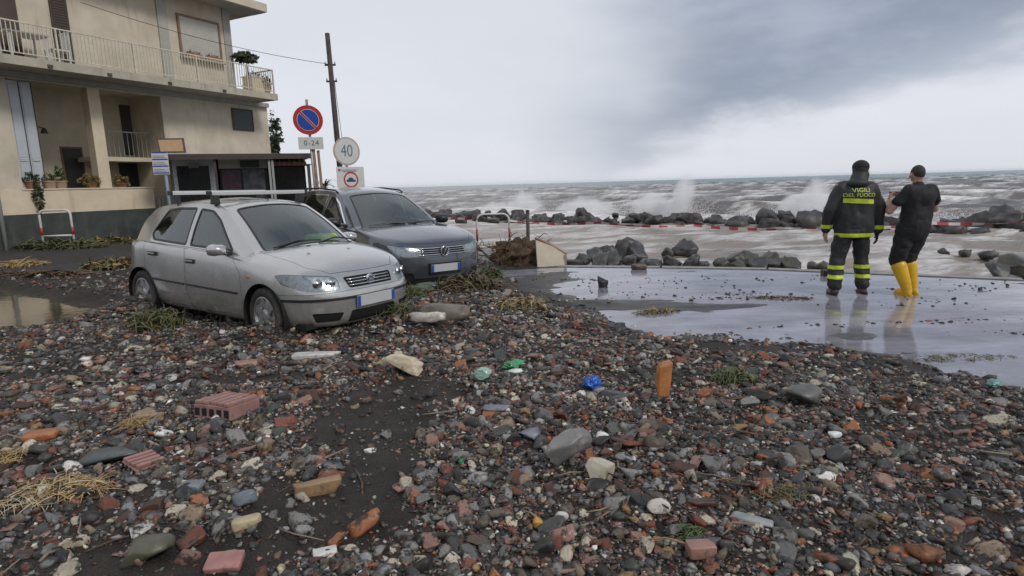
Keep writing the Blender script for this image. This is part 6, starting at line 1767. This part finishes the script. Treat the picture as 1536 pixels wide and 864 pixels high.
for i in np.where(pick)[0]:
    ki = kind_i[i]; k, pal, _ = KINDS[ki]; vi = i % 12
    key = (k, vi, int(ci[i]))
    if key not in cmesh:                           # one mesh for each shape and colour
        me = HI[k][vi].copy(); c4 = np.ones((len(me.vertices), 4), np.float32); c4[:, :3] = np.array(pal[ci[i]][1]) * rk.uniform(.8, 1.2)
        me.color_attributes['Col'].data.foreach_set('color', c4.ravel()); me.materials.append(MATS['rubble_piece']); cmesh[key] = me
    o = bpy.data.objects.new(k, cmesh[key]); COL.objects.link(o)
    r = float(S[i, 3]); sc = rk.uniform(.8, 1.2, 3) * r
    M = Matrix([list(map(float, row)) for row in RKM[i]]).to_4x4() @ Matrix.Diagonal((*map(float, sc), 1))
    M.translation = (float(S[i, 0]), float(S[i, 1]), float(S[i, 2]) + r * .17)
    o.matrix_world = M
    mk = min(MARKS, key=lambda q: math.hypot(q[1][0] - S[i, 0], q[1][1] - S[i, 1]))
    dd = math.hypot(mk[1][0] - S[i, 0], mk[1][1] - S[i, 1])
    rel = 'beside' if dd < .35 else 'near' if dd < .9 else 'out from'
    tag(o, '%s %s %s %s %s %s' % (sizew(r), STYLE[k][vi % len(STYLE[k])], pal[ci[i]][0], NOUN[k], rel, mk[0]), CATS[k], GRP[k])
# ------------------------------------------------------------------ things that stand out in the rubble
rh = np.random.default_rng(5)
def gz(px, py, extra=0.0):
    """photo pixel -> point on the ground surface"""
    z = .1
    for _ in range(4): p = onz(px, py, z); z = hz1(p[0], p[1])
    return Vector((p[0], p[1], z + extra))
def piece(name, label, cat, px, py, size, color, rz=0.0, tilt=(0, 0), shape='rock', sub=3, rise=.3, rough=.12, cuts=9, var=.3, color2=None, smooth=False, lumpy=2.0, box=.2, gloss=.45, group=None, dr=(.42, .85)):
    p = gz(px, py)
    if box >= .6: dr = (.86, 1.2)
    V, Fc = rock_shape(sub, rh, cuts=cuts, rough=rough, flat=(1, 1, 1), box=box, lumpy=lumpy, dr=dr)
    V = V * np.array(size) / 2 / np.abs(V).max(0)
    me = np_mesh(name, V, Fc, smooth=smooth)
    mt = material('piece_%d' % len(MATS), color, gloss, var=var, vscale=9, bump=.005, bscale=30, color2=color2, dirt=((.05, .042, .036), 7, .58, .70))
    o = finish(name, me, mt, fixn=False)
    o.location = (p.x, p.y, p.z + size[2] * rise); o.rotation_euler = (tilt[0], tilt[1], rz)
    return tag(o, label, cat, group)
piece('boulder', 'big slanted angular grey boulder in the middle of the rubble', 'boulder', 848, 705, (.34, .19, .22), (.235, .225, .215), rz=.35, tilt=(.1, -.35), cuts=6, dr=(.22, .62), color2=(.13, .125, .115), rise=.38, sub=4, rough=.10, lumpy=3.0)
piece('limestone_block', 'rounded cream-white pitted stone leaning beside the big grey boulder', 'stone', 903, 722, (.165, .13, .15), (.52, .48, .38), rz=.2, color2=(.22, .20, .13), rise=.35, smooth=True, rough=.10, sub=4)
piece('limestone_block', 'large cream-white jagged rock chunk lying below the silver car', 'rock', 606, 560, (.36, .20, .19), (.56, .49, .36), rz=-.3, tilt=(0, .25), cuts=8, color2=(.40, .33, .22), rise=.30, rough=.16, sub=4, dr=(.25, .7))
piece('paving_slab', 'flat white slab lying in front of the silver car', 'slab', 475, 537, (.42, .13, .05), (.50, .49, .46), rz=.05, box=.75, cuts=3, rough=.03, rise=.5)
piece('brick', 'orange brick standing upright on its end', 'brick', 995, 592, (.11, .07, .28), (.40, .165, .055), rz=.2, tilt=(0, .04), box=.80, cuts=4, rough=.09, rise=.40, lumpy=3.5, sub=4)
piece('brick', 'long tan-orange brick lying on bare sand', 'brick', 478, 738, (.24, .095, .08), (.26, .165, .09), rz=.42, box=.74, cuts=4, rough=.09, rise=.4)
piece('brick', 'square-cut dusty pink brick with sharp edges near the long grey slab', 'brick', 1051, 832, (.115, .07, .055), (.30, .165, .13), rz=.05, box=.80, cuts=2, rough=.03, rise=.45)
piece('brick', 'flat muddy orange brick lying between the hollow brick and the straw', 'brick', 62, 660, (.20, .12, .07), (.33, .13, .055), rz=.3, box=.6, cuts=5, rise=.35)
piece('stone_slab', 'long narrow light grey stone slab with streaked face', 'slab', 1133, 788, (.215, .075, .06), (.22, .235, .24), rz=-.5, box=.4, cuts=8, color2=(.30, .31, .31), rise=.4)
piece('stone', 'blue-grey rounded stone above the big grey boulder', 'stone', 795, 652, (.19, .11, .10), (.105, .115, .14), rz=-.1, smooth=True, rise=.3, color2=(.16, .17, .19))
piece('stone', 'flat bluish stone lying left of the blue-grey rounded one', 'stone', 742, 617, (.27, .10, .05), (.15, .165, .20), rz=.1, box=.4, cuts=8, rise=.45)
piece('stone', 'pyramid-shaped grey-green stone between the flooded road and the weeds', 'stone', 1205, 603, (.24, .2, .16), (.11, .115, .105), rz=.5, cuts=6, dr=(.2, .6), rise=.28)
piece('stone', 'black angular stone capped by a white chip', 'stone', 1252, 688, (.16, .13, .12), (.040, .041, .044), rz=.2, cuts=10, rise=.3)
piece('tile_chip', 'bright white chip resting on the black angular stone', 'tile', 1251, 668, (.075, .05, .03), (.66, .66, .66), rz=.3, box=.4, cuts=6, rise=2.2)
piece('stone', 'mossy brown-grey boulder half sunk at the near edge of the rubble', 'stone', 223, 836, (.20, .15, .12), (.10, .092, .07), rz=.3, rise=.25, smooth=True, color2=(.07, .075, .045))
piece('tile', 'square off-white tile on bare dark sand', 'tile', 488, 833, (.095, .055, .016), (.55, .53, .50), rz=.35, box=.85, cuts=1, rough=.01, rise=.9)
piece('tile', 'big dusty pink floor tile tilted at the near edge', 'tile', 338, 852, (.14, .09, .03), (.32, .155, .135), rz=.1, tilt=(.25, 0), box=.85, cuts=2, rough=.02, rise=.9)
piece('tile', 'blue-grey paving piece near the grooved slab', 'tile', 288, 734, (.12, .08, .03), (.16, .18, .19), rz=-.1, box=.7, cuts=3, rough=.03, rise=.7)
piece('stone', 'pale tan block lying between the sand and the blue-grey slab', 'stone', 371, 791, (.13, .06, .05), (.40, .34, .21), rz=.5, box=.6, cuts=4, rise=.5)
piece('stone', 'slate-blue angular stone beside the pale tan block', 'stone', 372, 757, (.13, .09, .08), (.13, .155, .175), rz=.7, cuts=10, rise=.4)
piece('stone', 'white wedge-shaped stone with rusty flecks near the long grey slab', 'stone', 986, 766, (.115, .08, .075), (.52, .48, .43), rz=-.1, cuts=9, rise=.4)
piece('stone', 'white three-cornered pebble beside an ochre stone', 'stone', 843, 779, (.072, .05, .05), (.55, .53, .50), cuts=10, rise=.4)
piece('stone', 'bright ochre-yellow stone beside the white three-cornered pebble', 'stone', 810, 790, (.065, .05, .055), (.50, .27, .05), cuts=9, rise=.4)
piece('brick', 'reddish square tile fragment lying flat below the silver car', 'brick', 370, 552, (.19, .16, .05), (.30, .17, .14), rz=.4, box=.75, cuts=3, rise=.6)
piece('stone', 'dark grey flat boulder by the grooved pink slab', 'stone', 165, 690, (.34, .18, .08), (.072, .080, .080), rz=.1, cuts=8, rise=.3)
piece('boulder', 'rounded brown-grey boulder half buried before the grey SUV', 'boulder', 665, 470, (.62, .42, .22), (.135, .115, .09), rz=.1, smooth=True, rise=.2, rough=.08)
piece('sack', 'pale crumpled sack lying on the rubble before the cars', 'sack', 643, 474, (.44, .16, .13), (.46, .42, .37), rz=.12, smooth=True, rough=.3, lumpy=3.2, rise=.9, cuts=2)
piece('sack', 'muddy green tarpaulin bundle beside the grey SUV\'s bumper', 'tarpaulin', 640, 442, (.55, .30, .20), (.09, .115, .085), rz=.2, smooth=True, rough=.34, lumpy=3.4, rise=.4, cuts=3)
piece('stone', 'black cone-shaped stone standing on the flooded road', 'stone', 903, 434, (.20, .17, .28), (.022, .022, .024), rz=.2, cuts=12, rise=.25)
piece('stone', 'reddish-brown stone heaped by the kerb of the flooded road', 'stone', 958, 405, (.30, .2, .17), (.12, .085, .07), cuts=9, rise=.3)
piece('stone', 'tan flat stone lying in the flooded road behind the reflections', 'stone', 1238, 478, (.34, .14, .05), (.30, .225, .13), rz=.05, rise=.35, smooth=True)
piece('stone', 'large flat grey concrete piece at the edge of the flooded road', 'stone', 1285, 508, (.55, .26, .06), (.085, .086, .086), rz=.05, rise=.2, box=.4)
# plastic and glass
def crumple(name, label, cat, px, py, size, color, n=4, rise=.4, gloss=.25, lumpy=3.0, rough=.42):
    p = gz(px, py); V, Fc = rock_shape(4, rh, cuts=2, rough=rough, flat=(1, 1, 1), lumpy=lumpy); V = V * np.array(size) / 2
    o = finish(name, np_mesh(name, V, Fc, smooth=False), material('plastic_%d' % len(MATS), color, gloss, var=.25, vscale=12), fixn=False)
    o.location = (p.x, p.y, p.z + size[2] * rise); o.rotation_euler = (0, 0, rh.uniform(0, 1)); return tag(o, label, cat)
crumple('plastic_bag', 'crumpled bright blue plastic bag in the rubble', 'bag', 888, 586, (.15, .11, .12), (.015, .09, .42))
crumple('plastic_bag', 'green plastic wrapper with a white underside', 'bag', 772, 550, (.20, .11, .06), (.05, .26, .11))
crumple('plastic_bag', 'flat white plastic piece beside the green wrapper', 'plastic', 775, 559, (.16, .08, .035), (.60, .62, .60), rough=.2)
crumple('glass_shard', 'pale green plastic bottle piece lying on stones', 'bottle', 724, 568, (.13, .11, .10), (.27, .42, .35), rough=.18, gloss=.12)
crumple('plastic_sheet', 'flattened blue plastic sheet at the edge of the wash', 'plastic', 862, 394, (.5, .16, .08), (.03, .08, .30), rough=.3)
crumple('plastic_bag', 'teal plastic scrap beside the flooded road', 'bag', 1490, 578, (.16, .10, .05), (.12, .25, .24), rough=.3)
crumple('plastic_bag', 'small green glass piece among brick crumbs', 'glass', 692, 697, (.035, .03, .04), (.02, .20, .08), rough=.15)
# grooved hollow clay blocks
material('hollow_clay', (.30, .165, .145), .6, var=.25, vscale=10, bump=.003, bscale=50, dirt=((.06, .05, .043), 6, .56, .68))
def hollow_block(label, px, py, L, W, H, rz, tilt, n=5):
    p = gz(px, py); e = empty('hollow_brick', (p.x, p.y, p.z + H * .38), 0, label, 'brick'); e.rotation_euler = (tilt[0], tilt[1], rz)
    m = MB(); m.box((0, 0, -.01), (L, W, H - .02)); m.build('core', 'hollow_clay', e, bevel=.006)
    w = W / n
    for k in range(n): m = MB(); m.box((rh.normal(0, .004), -W / 2 + w * (k + .5), H / 2 - .008), (L * rh.uniform(.94, 1.02), w * .70, .022)); m.build('ridge', 'hollow_clay', e, bevel=.004)
    for sx in (-1, 1):
        for k in range(n): m = MB(); m.box((sx * (L / 2 + .001), -W / 2 + w * (k + .5), -.012), (.004, w * .62, H * .45)); m.build('hole', 'dark_gap', e)
hollow_block('grooved pink hollow brick, the larger of two, lying on sand', 342, 618, .27, .30, .11, 1.25, (.0, .10), 5)
hollow_block('thin grooved pink hollow brick slab tilted out of the rubble', 216, 697, .16, .13, .045, 1.1, (.25, .1), 4)

# ---- straw, weeds, roots, sticks
material('straw', (.34, .225, .095), .7, var=.35, vscale=10)
material('straw_pale', (.40, .33, .20), .7, var=.3, vscale=10)
material('weed_green', (.075, .105, .030), .6, var=.45, vscale=10)
material('weed_olive', (.105, .098, .040), .65, var=.45, vscale=10)
material('root_brown', (.100, .062, .036), .8, var=.4, vscale=12, bump=.004, bscale=40)
material('drift_wood', (.20, .155, .11), .75, var=.35, vscale=10, bump=.003, bscale=50)
def blades(n, rx, ry, h, L, w, flat=.8, seed=0):
    """thin curved blades thrown together"""
    r = np.random.default_rng(seed + 11); V, Fc = [], []
    for i in range(n):
        a = r.uniform(0, 6.28); q = math.sqrt(r.random()); x, y = rx * q * math.cos(a), ry * q * math.sin(a)
        z = r.random() * h * (1 - .6 * q); th = r.uniform(0, 6.28); el = r.normal(0, 1) * (1 - flat) + .10; l = L * r.uniform(.4, 1.2)
        d = np.array([math.cos(th) * math.cos(el), math.sin(th) * math.cos(el), math.sin(el)]); sd = np.array([-math.sin(th), math.cos(th), 0]); bend = r.normal(0, .35)
        o = len(V)
        for j in range(5):
            t = j / 4 - .5; p = np.array([x, y, z]) + d * l * t + sd * bend * l * (t * t) + np.array([0, 0, -l * .5 * t * t]); ww = w * (1 - abs(t) * 1.2)
            V += [p - sd * ww, p + sd * ww + np.array([0, 0, ww])]
        Fc += [[o + 2 * j, o + 2 * j + 1, o + 2 * j + 3, o + 2 * j + 2] for j in range(4)]
    return np.array(V), np.array(Fc)
def clump(name, label, cat, px, py, n, rx, ry, h, L, w, mat, flat=.8, rz=0, z=0.0, mats2=None):
    p = gz(px, py); e = empty(name, (p.x, p.y, p.z + z), rz, label, cat)
    V, Fc = blades(n, rx, ry, h, L, w, flat, int(px * 3 + py)); finish('stalks', np_mesh('stalks', V, Fc), mat, e, fixn=False)
    if mats2: V, Fc = blades(n // 2, rx * .8, ry * .8, h * 1.1, L * .7, w * 1.6, flat * .8, int(px + py * 3)); finish('leaves', np_mesh('leaves', V, Fc), mats2, e, fixn=False)
    return e
for (lab, px, py, n, rx, ry, h, L, w, mt, fl_, m2) in [
    ('long heap of tangled straw at the near left of the rubble', 95, 735, 300, .26, .10, .06, .20, .0022, 'straw', .85, 'straw_pale'),
    ('straw strands spreading from the long heap', 30, 752, 110, .20, .08, .03, .22, .002, 'straw_pale', .9, None),
    ('small golden straw tuft beside the grooved hollow brick', 208, 640, 130, .10, .08, .07, .17, .002, 'straw', .7, None),
    ('orange-brown straw wisp at the rubble\'s edge beyond the muddy brick', 10, 690, 110, .10, .09, .05, .16, .002, 'straw', .75, None),
    ('dry grass heap caught by the flooded road', 730, 490, 120, .14, .10, .05, .18, .003, 'weed_olive', .7, None),
    ('green weed clump growing from the rubble beside the orange brick', 1100, 570, 150, .16, .12, .10, .16, .004, 'weed_green', .4, 'weed_olive'),
    ('green weed tuft near the dusty pink square-cut brick', 1030, 805, 110, .07, .05, .05, .08, .0022, 'weed_green', .5, None),
    ('olive grass patch between dark stones and sand', 1180, 745, 150, .14, .06, .03, .11, .0022, 'weed_olive', .6, None),
    ('bright green bush washed up by the grey SUV\'s bumper', 735, 418, 260, .22, .18, .20, .22, .008, 'weed_green', .3, 'weed_olive'),
    ('muddy weeds wrapped round the hatchback\'s rear wheel', 232, 470, 300, .30, .24, .24, .26, .006, 'weed_olive', .35, 'weed_green'),
    ('dry weeds caught under the hatchback\'s front wheel', 425, 494, 160, .20, .12, .14, .20, .004, 'weed_olive', .4, 'straw'),
    ('brown brushwood heaped before the grey SUV\'s bumper', 700, 438, 220, .55, .35, .26, .5, .008, 'root_brown', .45, 'weed_olive'),
    ('muddy stalks strewn over the bank between car and flooded road', 770, 455, 140, .40, .3, .10, .35, .005, 'weed_olive', .6, 'straw'),
    ('tangle of weeds before the hatchback\'s front bumper', 560, 470, 240, .45, .22, .16, .28, .004, 'weed_olive', .5, 'weed_green'),
    ('weed tangle between the two cars', 612, 448, 240, .30, .22, .20, .26, .005, 'weed_green', .45, 'weed_olive'),
    ('green and brown brushwood piled against the house plinth below the hoop', 90, 372, 420, 1.4, .45, .22, .7, .018, 'weed_olive', .6, 'weed_green'),
    ('brushwood drift lying along the house plinth', 165, 366, 300, .9, .4, .20, .6, .016, 'weed_olive', .6, 'leaf_dry'),
    ('low heap of muddy stalks behind the silver car', 180, 402, 260, .8, .35, .20, .5, .014, 'weed_olive', .55, 'straw'),
    ('dark seaweed strip lying beside the pool', 60, 412, 240, 1.2, .3, .10, .5, .012, 'root_brown', .8, None),
    ('dry reed bundle at the pool\'s far bank', 20, 398, 160, .7, .3, .10, .6, .012, 'straw', .8, None),
    ('seaweed line washed along the flooded road towards the people', 1330, 492, 120, .9, .05, .02, .12, .004, 'weed_olive', .8, None),
    ('wet seaweed lying on the flooded road beyond the black cone stone', 1170, 449, 120, .42, .12, .03, .12, .006, 'root_brown', .75, 'weed_olive'),
    ('weedy heap at the corner where rubble meets flooded road', 985, 470, 120, .30, .10, .06, .16, .005, 'weed_olive', .6, 'straw'),
    ('grassy scum along the rubble margin near the right-hand flood', 1440, 540, 160, .5, .10, .05, .14, .004, 'weed_olive', .7, None)]:
    clump('weed_clump' if 'weed' in mt else 'straw_heap' if 'straw' in mt else 'seaweed_heap', lab, 'weeds' if 'weed' in mt else 'straw' if 'straw' in mt else 'seaweed', px, py, n, rx, ry, h, L, w, mt, fl_, rh.uniform(-.2, .2), .01, m2)
def limb(m, p, d, L, r, depth, r_):
    d = Vector(d).normalized(); pts = [Vector(p)]; rs = [r]
    for j in range(4):
        d = (d + Vector(r_.normal(0, .22, 3))).normalized(); pts.append(pts[-1] + d * L / 4); rs.append(r * (1 - .17 * (j + 1)))
    m.tube(pts, rs, 6)
    if depth:
        for k in range(3): limb(m, pts[r_.integers(1, 5)], (d + Vector(r_.normal(0, .8, 3))), L * .6, r * .5, depth - 1, r_)
# root heap beside the grey SUV
p = gz(778, 397); RH = empty('root_heap', (p.x, p.y, p.z), 0, 'heap of uprooted brown roots and brushwood by the dark post', 'roots')
rq = np.random.default_rng(3)
m = MB()
for k in range(13): a = rq.uniform(0, 6.28); limb(m, (rq.normal(0, .22), rq.normal(0, .15), rq.uniform(.02, .25)), (math.cos(a), math.sin(a) * .5, rq.uniform(.05, .8)), rq.uniform(.35, .7), rq.uniform(.018, .04), 2, rq)
m.build('roots', 'root_brown', RH, smooth=True)
V, Fc = rock_shape(4, rq, cuts=3, rough=.45, flat=(.46, .34, .36), lumpy=2.4); o = finish('soil_ball', np_mesh('soil_ball', V + np.array([0, 0, .15]), Fc), material('root_soil', (.080, .050, .030), .9, var=.5, vscale=14, bump=.02, bscale=25), RH, fixn=False)
V, Fc = blades(260, .5, .35, .42, .4, .006, .3, 77); finish('brushwood', np_mesh('brushwood', V, Fc), 'root_brown', RH, fixn=False)
piece('stone', 'pale flat stone leaning on the root heap', 'stone', 803, 389, (.4, .12, .22), (.36, .34, .29), tilt=(0, .35), box=.5, cuts=6, rise=.5)
# cream hull board
p = gz(822, 397); HB = empty('broken_hull', (p.x + .05, p.y - .25, p.z), R(8), 'cream broken boat bow lying beside the root heap', 'boat')
m = MB(); outl = [(-.28, .0), (.28, .0), (.31, .22), (.05, .40), (-.28, .56)]; m.prism(outl, .05, lambda a, b, h: (a, h + .25 * (b), b)); m.build('hull_side', material('hull_cream', (.52, .46, .35), .5, var=.12, vscale=4, dirt=((.30, .24, .17), 4, .58, .75)), HB, bevel=.008)
m = MB(); m.tube([(-.29, .14, .57), (.05, .12, .41), (.33, .07, .22)], .025, 8); m.build('gunwale', material('hull_trim', (.30, .17, .11), .5), HB, smooth=True)
m = MB(); m.prism([(.28, .0), (.28, -.35), (.31, -.3), (.31, .05)], .22, lambda a, b, h: (a, -b * .9 + .02, h)); m.build('hull_end', 'hull_cream', HB)
# driftwood sticks and one black cord
spots = [(880, 445), (1003, 455)]
n_ = 0
for i in range(60):
    px, py = rh.uniform(10, 1500), rh.uniform(470, 850)
    q = gz(px, py); zz, ru_, sa_, sd_, ld_ = height(np.array([q.x]), np.array([q.y]), True)
    if ru_[0] < .6: continue
    L = rh.uniform(.08, .30); a = rh.uniform(0, 6.28); m = MB(); r0 = rh.uniform(.003, .008)
    d = Vector((math.cos(a), math.sin(a), rh.uniform(-.05, .15))); k1 = Vector(rh.normal(0, .12, 3)) * L
    m.tube([-d * L / 2, k1 * .6, k1 * .2 + d * L * .25, d * L / 2], [r0, r0 * .95, r0 * .8, r0 * .5], 6)
    o = m.build('driftwood_stick', 'drift_wood' if i % 3 else 'root_brown', smooth=True); o.location = (q.x, q.y, q.z + .022)
    mk = min(MARKS, key=lambda t: math.hypot(t[1][0] - q.x, t[1][1] - q.y))
    tag(o, '%s %s driftwood stick near %s' % ('long' if L > .2 else 'short', 'pale brown' if i % 3 else 'dark brown', mk[0]), 'stick', 'driftwood sticks in the rubble')
pts = [gz(*q, .055) for q in ((878, 712), (905, 722), (935, 735), (962, 748), (985, 768), (1003, 778))]
m = MB(); m.tube(pts, .004, 6); tag(m.build('cord', 'wire_black', smooth=True), 'thin black cord running over the cream-white pitted stone', 'cord')
# dark block standing between the two people, and small jetsam by the far right
p = gz(1300, 436); m = MB(); m.box((0, 0, .05), (.26, .12, .10)); m.box((0, -.065, .07), (.20, .02, .03)); o = m.build('toolbox', 'black_trim', bevel=.01); o.location = (p.x + .10, p.y + 1.2, -.004); tag(o, 'small dark box on the wet road behind the firefighter', 'box')
crumple('plastic_bag', 'tan and white jetsam bundle at the road edge beside the mossy boulder', 'bag', 1490, 412, (.75, .2, .14), (.42, .34, .22), rough=.3)
crumple('plastic_bag', 'white foam block at the road edge far right', 'foam', 1530, 416, (.3, .2, .14), (.66, .66, .65), rough=.15)
# ------------------------------------------------------------------ spray thrown up at the breakwater
OCT = (np.array([(1, 0, 0), (-1, 0, 0), (0, 1, 0), (0, -1, 0), (0, 0, 1), (0, 0, -1)], float), np.array([(0, 2, 4), (2, 1, 4), (1, 3, 4), (3, 0, 4), (2, 0, 5), (1, 2, 5), (3, 1, 5), (0, 3, 5)]))
material('foam_white', (.86, .86, .87), .6)
r = np.random.default_rng(8)
def drops(x, y, z, s, name, label):
    V, Fc = OCT
    VV = (V[None] * s[:, None, None] * np.array([1, 1, 1.3]) + np.stack([x, y, z], -1)[:, None]).reshape(-1, 3); FF = (Fc[None] + (np.arange(len(x)) * len(V))[:, None, None]).reshape(-1, 3)
    o = finish(name, np_mesh(name, VV, FF), 'foam_white', fixn=False); tag(o, label, 'spray', kind='stuff')
# bursts: photo bearing, distance, half width, height, drops, lean
X, Y, Z, S_ = [], [], [], []
for (px, Y0, hw, h, n, lean) in [(695, 47, 1.6, 1.0, 1500, 0), (745, 46, 1.8, 1.3, 2200, .1), (785, 44.5, 1.5, 1.9, 3400, .2), (835, 43, 1.6, 1.0, 2200, .1), (885, 41, 1.7, 1.2, 2600, .1), (935, 39, 1.6, 1.1, 2600, .2), (985, 37.5, 1.5, 1.5, 3200, .2), (1018, 36.5, .8, 2.9, 2600, .35), (1045, 35.5, 1.0, 1.2, 1800, .1),
        (1120, 33.5, 1.0, .7, 900, 0), (1185, 32, 1.2, 1.0, 2400, .2), (1218, 31.2, .9, 1.9, 3600, .4), (1245, 30.5, .6, 1.7, 1600, .4), (1400, 28, 1.2, .6, 700, 0), (1480, 26.5, 1.2, .6, 700, 0)]:
    p = aty(px, 320, Y0); n = int(n * .6); t = r.random(n) ** 1.5; strand = r.integers(0, 9, n)
    fan = (strand / 8 - .5) * 2 + r.normal(0, .22, n)
    X.append(p[0] + fan * hw * (.55 + .5 * t) + lean * h * t + r.normal(0, .10, n)); Y.append(p[1] + r.normal(0, .35, n) - fan * hw * .5)
    hs = np.array([.55, .8, .65, 1.0, .9, .7, 1.0, .6, .75])[(strand + int(px)) % 9]
    Z.append(SEA + .25 + t * h * hs + r.normal(0, .06, n)); S_.append(r.uniform(.008, .024, n) * (1.15 - .75 * t))
drops(np.concatenate(X), np.concatenate(Y), np.concatenate(Z), np.concatenate(S_), 'wave_spray', 'white spray bursting over the breakwater')
def mist_mat(name, dens, scale):
    m = bpy.data.materials.new(name); m.use_nodes = True; MATS[name] = m
    n, l = m.node_tree.nodes, m.node_tree.links; n.clear()
    o = n.new('ShaderNodeOutputMaterial'); v = n.new('ShaderNodeVolumePrincipled'); v.inputs['Color'].default_value = (.99, .99, .995, 1)
    t = n.new('ShaderNodeTexCoord'); q = n.new('ShaderNodeTexNoise'); q.inputs['Scale'].default_value = scale; q.inputs['Detail'].default_value = 6; q.inputs['Roughness'].default_value = .66
    l.new(t.outputs['Object'], q.inputs['Vector'])
    ln = n.new('ShaderNodeVectorMath'); ln.operation = 'LENGTH'; l.new(t.outputs['Object'], ln.inputs[0])
    ad = n.new('ShaderNodeMath'); ad.operation = 'MULTIPLY_ADD'; l.new(q.outputs[0], ad.inputs[0]); ad.inputs[1].default_value = -1.5; l.new(ln.outputs['Value'], ad.inputs[2])
    fall = n.new('ShaderNodeMapRange'); fall.inputs[1].default_value = .12; fall.inputs[2].default_value = -.55; fall.inputs[3].default_value = 0; fall.inputs[4].default_value = dens; l.new(ad.outputs[0], fall.inputs[0])
    l.new(fall.outputs[0], v.inputs['Density']); l.new(v.outputs[0], o.inputs['Volume'])
mist_mat('spray_mist', 2.6, 1.5)
for (px, py, Y0, rx, ry, rz_, lean) in [(745, 319, 46.5, 2.2, .8, 1.1, .1), (787, 312, 45, 1.9, .8, 1.7, .2), (880, 316, 42, 3.2, .8, 1.3, .1), (980, 312, 38, 2.2, .8, 1.4, .2), (1024, 296, 37, 1.0, .6, 2.1, .3), (1190, 314, 32.5, 1.5, .7, 1.1, .1), (1222, 302, 31.8, 1.3, .7, 1.6, .35)]:
    V, Fc = ICO[3]; o = finish('sea_mist', np_mesh('sea_mist', V, Fc), 'spray_mist', fixn=False); o.location = aty(px, py, Y0); o.scale = (rx, ry, rz_); o.rotation_euler = (0, lean, .6)
    tag(o, 'white mist of spray hanging over the breakwater', 'spray', kind='stuff')
# ------------------------------------------------------------------ rain-damp air
HAZE_D = 0.00011
m = bpy.data.materials.new('damp_air'); m.use_nodes = True; n, l = m.node_tree.nodes, m.node_tree.links; n.clear()
v = n.new('ShaderNodeVolumePrincipled'); v.inputs['Color'].default_value = (.90, .92, .96, 1); v.inputs['Density'].default_value = HAZE_D
ou = n.new('ShaderNodeOutputMaterial'); l.new(v.outputs[0], ou.inputs['Volume'])
mb = MB(); mb.bx(-9000, 11000, -60, 6100, SEA - 3.2, 12); hz_o = mb.build('haze', m); tag(hz_o, kind='stuff')
